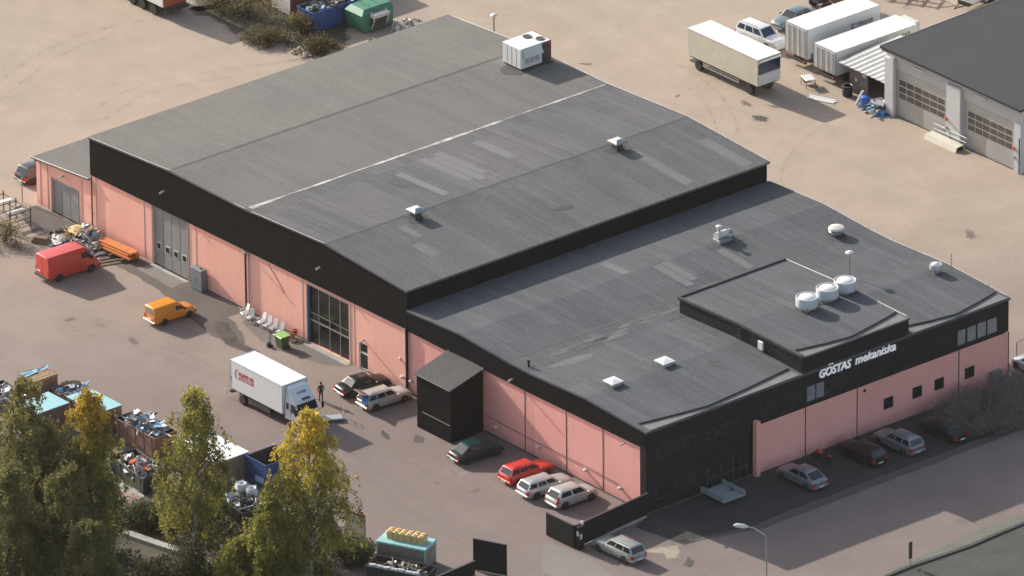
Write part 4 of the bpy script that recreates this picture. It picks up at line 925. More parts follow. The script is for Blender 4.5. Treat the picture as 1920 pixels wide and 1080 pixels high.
car('plump pale silver hatchback with tall red rear lamps beside the black board fence', (-3.1,5.55,0), R(-3), P_SILV2, 'hatch', 4.25, 1.78, 1.55, PK, nsplit=2)
car('grey green estate parked outside the black fence next to spilt sand', (-6.45,-4.2,0), R(93), P_OLV, 'estate', 4.75, 1.8, 1.48, None, rails=True)
FC = 'cars in the shade along the front wall'
car('silver saloon with a long sloping rear window in the shade by the pink front wall', (13.2,-3.75,0), R(92), P_SG, 'liftback', 4.55, 1.76, 1.42, FC, nsplit=2)
car('black estate car parked in the shade beside the red motorcycle', (19.7,-3.5,0), R(92), P_BLK, 'estate', 4.6, 1.76, 1.46, FC)
car('blue grey estate with bright roof edges parked in front of the small square windows', (23.3,-4.0,0), R(92), P_SG, 'estate', 4.6, 1.78, 1.5, FC, rails=True)
car('dark car half hidden behind the bare bush, furthest along the front wall', (27.6,-4.6,0), R(92), M('dark_brown_car_paint', (.018,.017,.016), (.022,.02,.019), 1, .3, spec=.35), 'saloon', 4.5, 1.74, 1.42, FC, nsplit=2)
car('pale blue silver car at the right edge beyond the end of the front wall', (41.2,-.6,0), R(90), paint('pale_blue_car_paint',(.42,.50,.54),.3), 'hatch', 4.2, 1.74, 1.5)
car('white four wheel drive car with dark windows between the cream box body and the trailers', (68.35,64.6,0), R(-86), P_WHT, 'suv', 4.9, 1.86, 1.76, nsplit=3, rails=True, glass=GLASSB)
car('grey blue car facing the white trailers at the top of the yard', (73.4,65.95,0), R(183), P_BLUG, 'saloon', 4.6, 1.75, 1.44, nsplit=2)
car('dark hatchback parked behind the lean-to at the left edge', (3.55,83.2,0), R(0), paint('dark_grey_car_paint',(.022,.023,.025)), 'suv', 4.4, 1.78, 1.6, nsplit=2)
car('white car glimpsed through the birches at the bottom left corner', (-43.4,22.2,0), R(-75), P_WHT, 'estate', 4.6, 1.76, 1.46)
# blue sheets in the open estate
q = MB(); rr = random.Random(3)
for i in range(5):
    y = -.55+i*.16; q.add([(-.35,y,0),(.75,y+.03,.02),(.75,y+.09,.55+.04*i),(-.25,y+.06,.5+.03*i),(-.35,y+.04,0),(.75,y+.07,.02),(.75,y+.13,.55+.04*i),(-.25,y+.1,.5+.03*i)], [(0,1,2,3),(7,6,5,4),(0,3,7,4),(3,2,6,7),(1,5,6,2)])
tag(q.build('insulation_sheets', TARPB, loc=(-4.75,29.5,.72), rz=R(-5)), 'bright blue sheets sticking out of the open silver estate', 'boards')

# ---- red van
t = thing('delivery_van','faded red high roof panel van parked by the scrap heap','van',(-6.65,66.35,0),R(-3))
def van_body(Ln, W, sect, col):
    """side profile extruded with rounded shoulders: sect = list of (x, ztop, half width factor top)"""
    q = MB(); hw = W/2; ring = []
    for x, zt, zbot, wf, tw in sect:
        w_ = hw*wf; half = [(0,zbot),(w_*.9,zbot),(w_*.99,zbot+.1),(w_,zbot+(zt-zbot)*.4),(w_*(1-(1-tw)*.5),zbot+(zt-zbot)*.72),(w_*tw,zt-.09),(w_*tw-.09,zt-.01),(w_*.4,zt+.01)]
        ring.append([(x,y,z) for y,z in half]+[(x,0,zt+.015)]+[(x,-y,z) for y,z in half[:0:-1]])
    n = len(ring[0]); vs = [p for r_ in ring for p in r_]
    fs = [(i*n+j,(i+1)*n+j,(i+1)*n+(j+1)%n,i*n+(j+1)%n) for i in range(len(ring)-1) for j in range(n)]
    fs += [tuple(range(n)), tuple((len(ring)-1)*n+j for j in range(n-1,-1,-1))]
    q.add(vs, fs, 0, True); return q
q = van_body(5.3, 1.95, [(-2.62,2.30,.45,.95,.90),(-2.55,2.38,.35,1,.90),(0.9,2.40,.3,1,.90),(1.25,2.33,.3,1,.87),(1.85,1.42,.3,1,.88),(2.4,1.05,.32,.95,.88),(2.62,.85,.4,.86,.88)], P_RVAN)
for x in (-1.55,1.7):
    for s_ in (1,-1):
        pts = [(x+.42*math.cos(math.pi*i/14), s_*.985, .34+.42*math.sin(math.pi*i/14)) for i in range(15)]; q.add(pts if s_<0 else pts[::-1], [tuple(range(15))], 1)
for y in (-.012,): q.box(-2.63,-2.615,y,y+.024,.6,2.2,1)
for s_ in (1,-1): 
    for x in (.55,-.55): q.box(x-.01,x+.01,s_*.976-.004,s_*.976+.004,.5,1.5,1)
q.build('body', [P_RVAN, RUBBER], t, angle=30)
q = MB(); q.add([(1.33,.76,2.22),(1.33,-.76,2.22),(1.84,-.84,1.47),(1.84,.84,1.47)], [(0,3,2,1)]); q.build('windscreen', GLASS, t)
for s_ in (1,-1):
    q = MB(); p_ = [(.75,s_*.955,1.5),(1.72,s_*.945,1.45),(1.28,s_*.88,2.02),(.75,s_*.89,2.08)]; p_ = [(x,y+s_*.012,z) for x,y,z in p_]; q.add(p_ if s_<0 else p_[::-1], [(0,1,2,3)]); q.build('side_window', GLASS, t)
    q = MB(); q.bbox(1.6,1.75,s_*1.0,s_*1.2,1.35,1.62,.03); q.build('mirror', RUBBER, t)
    q = MB(); q.box(-2.64,-2.60,s_*.80,s_*.93,.75,1.15); q.build('taillight', REDL, t)
    q = MB(); q.box(2.5,2.6,s_*.6,s_*.84,.72,.9); q.build('headlight', CLEARL, t)
q = MB(); q.bbox(-2.76,-2.58,-.95,.95,.42,.60,.03); q.build('bumper', RUBBER, t)
q = MB(); q.bbox(2.5,2.72,-.9,.9,.35,.55,.04); q.build('bumper', RUBBER, t)
q = MB(); q.box(-2.66,-2.64,.25,.75,.82,.95); q.build('number_plate', PLATE, t)
for x in (-1.55,1.7):
    for s_ in (1,-1): wheel(t, x, s_*.88, .34, .22, side=s_)
# ---- orange van
t = thing('delivery_van','small orange panel van with a raised rear box parked in the yard','van',(-5.75,53.75,0),R(-2))
q = van_body(4.3, 1.62, [(-2.12,1.62,.42,.94,.86),(-2.02,1.72,.32,1,.86),(.15,1.74,.28,1,.86),(.3,1.62,.28,1,.84),(.55,1.45,.28,1,.80),(1.05,1.0,.28,.99,.86),(1.8,.86,.3,.95,.86),(2.08,.70,.36,.84,.86)], P_ORG)
for x in (-1.2,1.35):
    for s_ in (1,-1):
        pts = [(x+.36*math.cos(math.pi*i/14), s_*.818, .28+.36*math.sin(math.pi*i/14)) for i in range(15)]; q.add(pts if s_<0 else pts[::-1], [tuple(range(15))], 1)
q.build('body', [P_ORG, RUBBER], t, angle=30)
q = MB(); q.add([(.62,.58,1.42),(.62,-.58,1.42),(1.04,-.66,1.04),(1.04,.66,1.04)], [(0,3,2,1)]); q.build('windscreen', GLASS, t)
q = MB(); q.add([(-2.095,.55,1.12),(-2.095,-.55,1.12),(-2.12,-.52,1.5),(-2.12,.52,1.5)], [(0,1,2,3)]); q.add([(-2.14,.58,1.08),(-2.14,-.58,1.08),(-2.13,-.52,1.5),(-2.13,.52,1.5)], [(3,2,1,0)]); q.build('rear_window', GLASSP, t)
for s_ in (1,-1):
    q = MB(); p_ = [(-.05,s_*.812,1.06),(.86,s_*.80,1.04),(.52,s_*.71,1.36),(.02,s_*.74,1.45)]; p_=[(x,y+s_*.012,z) for x,y,z in p_]; q.add(p_ if s_<0 else p_[::-1], [(0,1,2,3)]); q.build('side_window', GLASS, t)
    q = MB(); q.box(-2.15,-2.10,s_*.6,s_*.74,.65,.95); q.build('taillight', REDL, t)
    q = MB(); q.box(2.02,2.08,s_*.45,s_*.66,.55,.7); q.build('headlight', CLEARL, t)
    q = MB(); q.bbox(.75,.88,s_*.84,s_*.98,1.0,1.14,.02); q.build('mirror', RUBBER, t)
q = MB(); q.bbox(-2.26,-2.1,-.78,.78,.36,.50,.03); q.build('bumper', STEEL, t)
q = MB(); q.bbox(1.98,2.16,-.72,.72,.32,.46,.03); q.build('bumper', RUBBER, t)
q = MB(); q.box(-2.2,-2.15,-.26,.26,.56,.68); q.build('number_plate', PLATE, t)
for x in (-1.2,1.35):
    for s_ in (1,-1): wheel(t, x, s_*.74, .28, .18, side=s_)

# ---- box truck (front looks along -y)
TRUCK = thing('box_truck','white box truck with red company lettering on its long side and a blue tinted spoiler','truck',(-10.45,34.95,0),R(-90))
t = TRUCK  # local x = forward, local y = left (world +x side is left)
q = MB(); q.bbox(-3.45,3.35,-1.28,1.28,1.08,3.58,.03); q.build('cargo_box', WHITE, t)
q = MB(); q.tube([(-3.45,-1.28,3.58),(3.35,-1.28,3.58)], .03, 5); q.tube([(-3.45,1.28,3.58),(3.35,1.28,3.58)], .03, 5); q.tube([(3.35,-1.28,1.1),(3.35,-1.28,3.58),(3.35,1.28,3.58),(3.35,1.28,1.1)], .04, 5); q.tube([(-3.45,-1.28,1.1),(-3.45,-1.28,3.58),(-3.45,1.28,3.58),(-3.45,1.28,1.1)], .04, 5); q.build('box_frame', M('pale_blue_grey_frame',(.42,.47,.53),(.36,.40,.46),2,.4,.3), t)
q = MB(); q.box(-3.6,-3.49,-1.24,1.24,1.1,3.5); q.build('rear_door', WHITED, t)
q = MB(); q.box(-3.4,5.0,-.45,.45,.62,.95); q.box(-3.3,3.2,-1.2,1.2,.95,1.075); q.box(-1.2,1.6,-1.22,-.75,.45,.93); q.box(-.6,1.3,.75,1.22,.45,.93); q.box(-3.75,-3.45,-1.1,1.1,.5,.68); q.tube([(-3.6,-1.0,.9),(-3.9,-1.25,.62),(-3.9,-1.25,.3)], .04, 5); q.build('chassis', DARKMETAL, t)
def txt_side(mb, s, x, z, h, wd, m=0, **kw):
    text_faces(mb, s, (x,-1.295,z), (1,0,0), (0,0,1), h, wd, m, **kw)
q = MB(); txt_side(q, 'ALAND AB', -2.33, 2.55, .36, 1.95, depth=.004, bold=.03)
pts_o = []; pts_i = []
for i in range(15):
    a = R(60+i*17); pts_o.append((-2.42+.36*math.cos(a), -1.294, 2.56+.46*math.sin(a))); th_ = .02+.10*math.sin(math.pi*(min(i,13)/13.5))
    pts_i.append((-2.42+(.36-th_)*math.cos(a), -1.294, 2.56+(.46-th_)*math.sin(a)))
for i in range(14): q.quad(pts_o[i+1], pts_o[i], pts_i[i], pts_i[i+1])
q.add([(-2.25,-1.293,2.20),(-.38,-1.293,2.20),(-.38,-1.293,2.46),(-2.25,-1.293,2.46)], [(0,1,2,3)])
q.build('lettering', M('red_lettering',(.45,.02,.05),(.42,.025,.05),1,.5), t)
q = MB(); txt_side(q, 'TRANSPORT', -2.12, 2.27, .12, 1.6, depth=.006, bold=.02); q.build('lettering', WHITE, t)
q = MB(); q.box(-3.3,-3.22,-1.297,-1.29,2.0,2.14); q.box(-3.3,-3.22,-1.297,-1.29,1.8,1.9); q.build('marker_plate', DARKMETAL, t)
# cab
cabq = MB()
prof = [(3.42,.75),(5.12,.75),(5.16,1.2),(5.10,1.55),(4.78,2.32),(4.5,2.42),(3.42,2.42)]
cabq.add([(x,-1.06 if z > 1.6 else -1.1,z) for x,z in prof]+[(x,1.06 if z > 1.6 else 1.1,z) for x,z in prof], [tuple(range(7)), tuple(range(13,6,-1))]+[(i,i+7,(i+1)%7+7,(i+1)%7) for i in range(7)], 0)
cab = cabq.build('cab', WHITE, t)
q = MB(); q.add([(5.085,-1.0,1.62),(5.085,1.0,1.62),(4.80,.96,2.28),(4.80,-.96,2.28)], [(0,1,2,3)]); q.v = [(x+.012,y,z) for x,y,z in q.v]; q.build('windscreen', GLASS, cab)
for s_ in (1,-1):
    q = MB(); p_ = [(4.2,s_*1.1,1.5),(5.0,s_*1.1,1.5),(4.74,s_*1.075,2.2),(4.2,s_*1.075,2.22)]; p_ = [(x,y+s_*.012,z) for x,y,z in p_]; q.add(p_ if s_<0 else p_[::-1], [(0,1,2,3)]); q.build('side_window', GLASS, cab)
    q = MB(); p_ = [(3.62,s_*1.1,1.62),(3.92,s_*1.1,1.62),(3.92,s_*1.075,2.16),(3.62,s_*1.075,2.16)]; p_ = [(x,y+s_*.012,z) for x,y,z in p_]; q.add(p_ if s_<0 else p_[::-1], [(0,1,2,3)]); q.build('side_window', GLASSB, cab)
    q = MB(); q.tube([(4.9,s_*1.05,2.25),(5.25,s_*1.4,2.2),(5.25,s_*1.4,1.55),(4.95,s_*1.1,1.35)], .02, 5); q.bbox(5.2,5.3,s_*1.26,s_*1.5,1.6,2.1,.03); q.build('mirror', RUBBER, cab)
    q = MB(); q.box(5.1,5.19,s_*.62,s_*.98,.82,1.02); q.build('headlight', CLEARL, cab)
    q = MB(); q.box(4.11,4.13,s_*1.105,s_*1.112,.9,2.2); q.box(4.16,4.32,s_*1.106,s_*1.13,1.32,1.38); q.build('door_seam', DARKMETAL, cab)
q = MB(); q.bbox(4.95,5.3,-1.1,1.1,.42,.78,.05); q.build('bumper', M('grey_bumper',(.14,.14,.145),(.11,.11,.115),2,.6), cab)
q = MB(); q.box(5.13,5.175,-.7,.7,.86,1.4); q.build('grille', RUBBER, cab)
SPOIL = M('blue_white_spoiler', (.70,.76,.80), (.66,.72,.76), .6, .35)
q = MB(); prof = [(3.42,2.425),(4.55,2.425),(4.42,2.6),(3.85,3.35),(3.6,3.45),(3.42,3.45)]
q.add([(x,-(1.02-.1*(z-2.4)),z) for x,z in prof]+[(x,(1.02-.1*(z-2.4)),z) for x,z in prof], [tuple(range(6)), tuple(range(11,5,-1))]+[(i,i+6,(i+1)%6+6,(i+1)%6) for i in range(6)]); sp = q.build('roof_spoiler', SPOIL, cab)
q = MB(); text_faces(q, 'CALAND', (4.21+.012,-.45,2.90), (0,1,0), (-.605,0,.796), .2, 1.0, bold=.02, depth=.006); q.build('lettering', M('purple_lettering',(.20,.10,.18),(.17,.09,.16),1,.5), sp)
q = MB(); q.bbox(4.43,4.62,-.2,.62,2.45,2.56,.02); q.build('roof_hatch', NAVY, cab)
for x, d_ in ((-1.95,1), (4.35,0)):
    for s_ in (1,-1):
        wheel(t, x, s_*1.0, .42, .28 if not d_ else .5, side=s_)
q = MB()
for s_ in (1,-1): q.tube([(-1.95+.55*math.cos(R(a)), s_*1.05, .42+.55*math.sin(R(a))) for a in range(20,165,20)], .05, 5)
q.build('mudguard', RUBBER, t)

# ---- cream drawbar box body
t = thing('box_trailer','cream drawbar box trailer with a dark glazed end standing alone on the gravel','trailer',(61.6,60.35,0),R(-90))
q = MB(); q.bbox(-4.65,4.55,-1.3,1.3,1.15,3.62,.04); q.build('cargo_box', CREAM, t)
q = MB(); q.add([(-4.67,-1.32,3.625),(4.57,-1.32,3.625),(4.57,1.32,3.625),(-4.67,1.32,3.625),(-4.67,-1.32,3.66),(4.57,-1.32,3.66),(4.57,1.32,3.66),(-4.67,1.32,3.66)], [(4,5,6,7),(0,1,5,4),(1,2,6,5),(2,3,7,6),(3,0,4,7)]); q.build('roof_panel', WHITE, t)
q = MB(); q.bbox(4.56,4.62,-1.22,1.24,2.25,3.35,.02); q.build('end_glazing', GLASSB, t)
q = MB(); q.bbox(4.56,4.62,-1.22,1.24,1.2,2.2,.02); q.tube([(4.6,-1.25,3.3),(4.85,-1.1,3.5),(4.85,1.1,3.5),(4.6,1.25,3.3)], .06, 6); q.build('end_panel', WHITE, t)
q = MB(); q.box(-4.4,4.4,-.5,.5,.75,1.0); q.box(-4.5,4.4,-1.2,1.2,1.0,1.145); q.box(-3.75,-4.6,-1.1,1.1,.5,.62); q.build('chassis', DARKMETAL, t)
q = MB(); q.box(-2.7,2.0,-1.26,-1.2,.62,.78); q.box(-2.7,2.0,-1.26,-1.2,.9,.98)
for x in (-2.7,-.35,1.95): q.box(x-.04,x+.04,-1.255,-1.205,.62,1.0)
q.build('side_guard', STEEL, t)
q = MB(); pp = [(-1.4,1.8),(-1.2,2.55),(-.85,2.75),(-.6,2.2),(-.35,2.75),(0,2.55),(.2,1.8),(.02,1.8),(-.12,2.4),(-.32,2.5),(-.55,1.9),(-.65,1.9),(-.88,2.5),(-1.08,2.4),(-1.22,1.8)]
q.box(-3.6,-.1+1.5,-1.306,-1.302,1.45,2.95,1) if False else None
q.poly([(x*1.0,-1.304,z) for x,z in pp]); q.build('faded_emblem', M('faded_emblem_paint',(.69,.66,.54),(.62,.585,.46),.8,.5), t)
for x in (-3.4,3.3):
    for s_ in (1,-1): wheel(t, x, s_*1.02, .45, .4, side=s_)
# ---- white semi trailers (doors look along -x, so the body runs along +x)
def trailer(label, x, y, ln, top, txt):
    t = thing('semi_trailer', label, 'trailer', (x,y,0), 0, 'white box trailers at the back of the yard')
    q = MB(); q.bbox(0.05,ln,-1.42,1.42,1.0,top,.03); q.build('cargo_box', WHITE, t)
    for y0 in (-1.36,.02):
        q = MB(); q.bbox(-.03,.045,y0,y0+1.34,1.05,top-.1,.015); dr = q.build('rear_door', WHITED, t)
        q = MB()
        for k in (.28,.9): q.tube([(-.06,y0+k,1.1),(-.06,y0+k,top-.15)], .025, 5)
        q.build('lock_bar', STEEL, dr)
    q = MB(); q.tube([(0,-1.42,1.0),(0,-1.42,top),(0,1.42,top),(0,1.42,1.0)], .04, 5); q.tube([(0,-1.43,top),(ln,-1.43,top)], .025, 5); q.build('frame', ALU, t)
    q = MB(); q.box(.1,ln-.2,-.5,.5,.65,.98); q.box(-.1,.1,-1.3,1.3,.55,.75); q.box(ln-1.4,ln-1.2,-.9,-.75,0,.7); q.box(ln-1.4,ln-1.2,.75,.9,0,.7); q.build('chassis', DARKMETAL, t)
    for s_ in (1,-1):
        q = MB(); q.box(-.115,-.1,s_*.95,s_*1.25,.6,.7); q.build('taillight', REDL, t)
    q = MB(); q.box(.4,2.2,-1.436,-1.422,1.05,1.45); q.build('side_stripe', M('mid_blue_stripe',(.06,.26,.55),(.05,.22,.48),1,.5), t) if txt else None
    q = MB(); q.add([(ln-3.3,-1.431,top-1.35),(ln-2.9,-1.431,top-1.35),(ln-2.9,-1.431,top-1.22),(ln-3.15,-1.431,top-1.22),(ln-3.15,-1.431,top-.98),(ln-2.9,-1.431,top-.98),(ln-2.9,-1.431,top-.85),(ln-3.3,-1.431,top-.85)], [(0,1,2,3),(0,3,4,7),(4,5,6,7)]) if txt else None
    text_faces(q, 'TIRSAB' if txt else 'TIRSAB', (ln-2.75,-1.432,top-1.25 if txt else top-.75), (1,0,0), (0,0,1), .36, 1.95, bold=.03, depth=.004)
    q.build('lettering', M('dark_grey_lettering',(.12,.12,.12),(.15,.15,.15),1,.5), t)
    for x_ in (1.6,2.9):
        for s_ in (1,-1): wheel(t, x_, s_*1.12, .48, .36, side=s_)
    return t
tA = trailer('white box trailer with grey lettering and a blue stripe, the farther of the pair', 67.5, 59.0, 8.4, 3.8, True)
tB = trailer('white box trailer parked close beside the open fronted shed', 67.1, 54.8, 9.4, 3.2, False)
q = MB(); q.bbox(9.42,10.1,-1.0,1.0,2.2,3.15,.05); q.build('cooling_unit', WHITED, tB)
# ---- trailer at the top left edge
t = thing('box_trailer','white box trailer with rusty brown end at the top left corner','trailer',(34.2,108.5,0),R(-90))
q = MB(); q.bbox(-6,5.7,-1.9,1.1,1.15,4.0,.04); q.build('cargo_box', WHITE, t)
q = MB(); q.box(5.72,5.85,-1.86,1.06,1.2,3.9); q.build('end_panel', RUST, t)
q = MB(); q.box(-6,5.8,-1.2,.6,.7,1.14); q.box(5.6,5.95,-1.7,.9,.6,.8); q.build('chassis', DARKMETAL, t)
for x in (4.2,2.6,1.2):
    for s_ in (1,-1): wheel(t, x, -.4+s_*1.25, .5, .36, side=s_, rimc=ALU)

# ---- flatbed trailer in front
t = thing('flatbed_trailer','low grey flatbed trailer with raised side boards in front of the black entrance','trailer',(6.55,-1.75,0),R(-90))
GB = M('pale_bluish_bed',(.30,.34,.36),(.24,.27,.29),1.2,.6,fine=.1)
q = MB(); q.bbox(-1.35,1.45,-1.05,1.05,.36,.44,.02); q.build('bed', GB, t)
for s_ in (1,-1):
    q = MB(); q.bbox(-1.35,1.45,s_*1.06,s_*1.16,.36,.82,.03); q.build('side_board', GB, t)
q = MB(); q.tube([(-1.35,-.5,.36),(-2.3,0,.36),(-1.35,.5,.36)], .05, 5); q.box(-1.2,1.4,-.06,.06,.28,.355); q.build('drawbar', DARKMETAL, t)
for s_ in (1,-1): wheel(t, .1, s_*.86, .26, .18, side=s_)
# ---- motorcycle
t = thing('motorcycle','red and black motorcycle in the shade by the pink front wall','motorcycle',(16.95,-1.9,0),R(98))
for x in (-.68,.72):
    q = MB(); q.lathe([(.22,-.06),(.30,-.06),(.32,0),(.30,.06),(.22,.06)], (x,0,.32), 'y', 18); o = q.build('wheel', RUBBER, t); q = MB(); q.lathe([(.22,-.02),(.05,-.06),(.05,.06),(.22,.02)], (x,0,.32), 'y', 14); q.build('rim', RIM, o)
q = MB(); q.tube([(-.68,0,.32),(-.2,0,.42),(.2,0,.5),(.5,0,.86)], .05, 6); q.tube([(.72,.07,.32),(.5,.07,.95)], .03, 5); q.tube([(.72,-.07,.32),(.5,-.07,.95)], .03, 5); q.bbox(-.22,.22,-.16,.16,.28,.58,.05); q.tube([(.0,.2,.3),(-.6,.2,.34),(-.85,.2,.42)], .05, 6); q.build('frame', DARKMETAL, t)
q = MB(); q.lathe([(.02,-.28),(.14,-.2),(.18,0),(.15,.2),(.02,.3)], (.18,0,.76), 'x', 12); q.bbox(.42,.62,-.16,.16,.72,1.0,.05); q.bbox(-.95,-.6,-.1,.1,.68,.76,.03); q.build('tank', P_RED, t)
q = MB(); q.bbox(-.72,-.08,-.14,.14,.72,.84,.05); q.build('seat', RUBBER, t)
q = MB(); q.tube([(.38,.36,1.0),(.5,.18,1.04),(.5,-.18,1.04),(.38,-.36,1.0)], .022, 5); q.build('handlebar', STEEL, t)
q = MB(); q.lathe([(.02,.1),(.09,.06),(.1,-.02),(.03,-.06)], (.62,0,.92), 'x', 12); q.build('headlight', CLEARL, t)
# ---- tractor and harrow glimpsed at the top edge
t = thing('tractor','dark tractor with an orange wheel hub behind the white trailers at the top edge','tractor',(78.6,67.0,0),R(180))
ORG = M('orange_hub_paint',(.75,.26,.03),(.68,.22,.03),2,.5)
for x, r_ in ((-.9,.78),(1.3,.5)):
    for s_ in (1,-1):
        wheel(t, x, s_*.85, r_, .42, side=s_, rimc=ORG)
q = MB(); q.bbox(-.5,1.9,-.42,.42,.7,1.45,.08); q.bbox(-1.4,-.4,-.6,.6,.75,1.3,.06); q.build('body', DARKMETAL, t)
q = MB(); q.bbox(-1.45,-.2,-.62,.62,1.32,2.5,.08); q.build('cab', GLASS, t)
q = MB(); q.bbox(-1.55,-.1,-.72,.72,2.52,2.64,.04); q.build('cab_roof', ORG, t)
q = MB(); q.tube([(1.3,.25,1.45),(1.3,.25,2.3)], .05, 6); q.build('exhaust', DARKMETAL, t)
t = thing('farm_harrow','orange and yellow farm implement lying on the gravel at the top edge','farm implement',(84.6,64.0,0),R(-60))
q = MB()
for y in (-.9,0,.9): q.box(-2.4,2.2,y-.07,y+.07,.55,.7,0)
for x in (-2.2,-.8,.6,2.0): q.box(x-.07,x+.07,-1.05,1.05,.71,.83,0)
q.tube([(2.2,-.9,.62),(3.6,0,.55),(2.2,.9,.62)], .07, 5, 1); q.tube([(3.6,0,.55),(4.4,0,.5)], .08, 5, 1)
q.build('frame', [M('orange_implement',(.60,.16,.03),(.5,.12,.03),2,.6), M('yellow_implement',(.65,.45,.06),(.55,.38,.05),2,.6)], t)
q = MB()
for x in (-2.2,-1.5,-.8,-.1,.6,1.3,2.0):
    for y in (-.9,0,.9): q.tube([(x,y,.55),(x-.12,y,.25),(x+.08,y,.03)], .03, 4)
q.build('tine', DARKMETAL, t)
t = thing('covered_trailer','small white topped trailer behind the dark garage roof at the top edge','trailer',(88.6,58.8,0),R(8))
q = MB(); q.bbox(-2.2,3.5,-1.1,1.1,.9,1.9,.05); q.build('cargo_box', WHITE, t); q = MB(); q.box(-2.2,3.4,-.6,.6,.5,.88); q.tube([(-2.2,-.4,.6),(-3.4,0,.55),(-2.2,.4,.6)], .06, 5); q.build('chassis', DARKMETAL, t)
for s_ in (1,-1): wheel(t, .5, s_*.95, .36, .25, side=s_)
t = thing('cage_trailer','open wire sided utility trailer behind the grey blue car','trailer',(76.0,63.9,0),R(0))
q = MB(); q.bbox(-1.2,1.2,-.75,.75,.45,.6,.02); q.build('bed', RUST, t)
q = MB()
for x in (-1.15,0,1.15):
    for y in (-.72,.72): q.tube([(x,y,.6),(x,y,1.7)], .03, 4)
for z in (1.1,1.7): q.tube([(-1.15,-.72,z),(1.15,-.72,z),(1.15,.72,z),(-1.15,.72,z),(-1.15,-.72,z)], .025, 4)
q.build('cage', RUST, t)
for s_ in (1,-1): wheel(t, 0, s_*.85, .3, .2, side=s_)
# ------------------------------------------------------------------ trees
def leaf_mesh(name, P, N, Tn, size, mat, parent):
    """P points, N blade directions, Tn side directions, size -> one small leaf blade each"""
    n = len(P); a = (N*size[:,None]); b = (Tn*(size*.62)[:,None])
    V = np.empty((n,4,3), np.float32); V[:,0] = P; V[:,1] = P+a*.5+b*.5; V[:,2] = P+a; V[:,3] = P+a*.5-b*.5
    me = bpy.data.meshes.new(name); me.vertices.add(n*4); me.vertices.foreach_set('co', V.ravel())
    me.loops.add(n*4); me.loops.foreach_set('vertex_index', np.arange(n*4, dtype=np.int32))
    me.polygons.add(n); me.polygons.foreach_set('loop_start', np.arange(n, dtype=np.int32)*4); me.polygons.foreach_set('loop_total', np.full(n, 4, np.int32))
    me.materials.append(mat); me.update(calc_edges=True)
    o = bpy.data.objects.new(name, me); COL.objects.link(o); o.parent = parent; return o

def birch(label, base, h, rad, seed, mat, nb=64, strands=15, per=26, zlow=.16, lean=(0,0), group='birches along the yard edge', leaf=.2):
    t = thing('birch_tree', label, 'tree', (base[0],base[1],0), 0, group)
    r = np.random.RandomState(seed)
    tr = []
    for i in range(9):
        f = i/8; tr.append((lean[0]*f*f + .12*math.sin(i*1.3+seed), lean[1]*f*f + .12*math.cos(i*1.7+seed), h*.97*f))
    q = MB(); q.tube(tr, [.24*(1-.93*i/8)*h/15+.012 for i in range(9)], 8); q.build('trunk', BARK, t)
    P, N, T = [], [], []; lq = MB()
    for b in range(nb):
        f = zlow + (1-zlow)*(b+.5)/nb; f = min(.985, f + r.normal(0,.012))
        k = f*8; i0 = min(7, int(k)); p0 = np.array(tr[i0])*(1-(k-i0)) + np.array(tr[i0+1])*(k-i0)
        g = (f-zlow)/(1-zlow)
        shape = (0.62+.38*min(1,g/.22)) * ((1-g)**.62) + .05
        reach = rad*shape*r.uniform(.62,1.18); az = b*2.39996 + r.normal(0,.35)
        d = np.array([math.cos(az), math.sin(az), 0]); rise = reach*r.uniform(.35,.75)+.25
        pts = []
        for s in np.linspace(0,1,7):
            pts.append(p0 + d*reach*s + np.array([0,0, rise*math.sin(min(1.0,s*1.25)*math.pi/2) - reach*.42*max(0,s-.45)**1.3*2]))
        lq.tube(pts, [.05*(1-.85*s)*(1-.6*g)+.008 for s in np.linspace(0,1,7)], 4, cap=False)
        ns = int(strands*(.55+.6*shape)); 
        if r.uniform() < .10: ns = int(ns*.25)
        for s in range(ns):
            u = r.uniform(.12,1.0)**.75; k2 = u*6; j = min(5,int(k2)); pb = pts[j]*(1-(k2-j)) + pts[j+1]*(k2-j)
            pb = pb + r.normal(0,.16+.16*shape,3)*np.array([1,1,.7])
            ln = r.uniform(.5,1.75)*(.45+.75*shape); sway = r.normal(0,.16,2); m = int(per*ln/1.2)+4
            w = r.uniform(0,1,m); 
            q_ = np.stack([pb[0]+sway[0]*w*ln+d[0]*.25*w*(1-w), pb[1]+sway[1]*w*ln+d[1]*.25*w*(1-w), pb[2]-w*ln], 1) + r.normal(0,.085,(m,3))
            P.append(q_); nd = r.normal(0,1,(m,3)); nd[:,2] -= .9; N.append(nd); T.append(r.normal(0,1,(m,3)))
    P = np.concatenate(P); N = np.concatenate(N); T = np.concatenate(T)
    N /= np.linalg.norm(N,axis=1)[:,None]; T -= N*(T*N).sum(1)[:,None]; T /= np.linalg.norm(T,axis=1)[:,None]+1e-6
    keep = P[:,2] > .25; P, N, T = P[keep], N[keep], T[keep]
    size = r.uniform(.65,1.35,len(P))*leaf
    leaf_mesh('crown', P.astype(np.float32), N.astype(np.float32), T.astype(np.float32), size.astype(np.float32), mat, t)
    lq.build('limb', LIMB, t)
    return t
DK = (.07,.08,.022); LT_ = (.33,.31,.07)
LM1 = leaf_mat('birch_leaf_dull', (.075,.08,.03), (.29,.265,.09), (.46,.36,.10), 11, 17, .55)
LM2 = leaf_mat('birch_leaf_gold', DK, LT_, (.64,.42,.055), 9.0, 13.8, 1.0)
LM3 = leaf_mat('birch_leaf_green', DK, (.38,.35,.07), (.56,.46,.08), 9, 16, .7)
LM4 = leaf_mat('birch_leaf_yellow', DK, (.40,.36,.07), (.74,.54,.07), 8.0, 12.5, 1.0)
def tree_base(utop, vtop, h): p = at(utop, vtop, h); return (p.x, p.y)
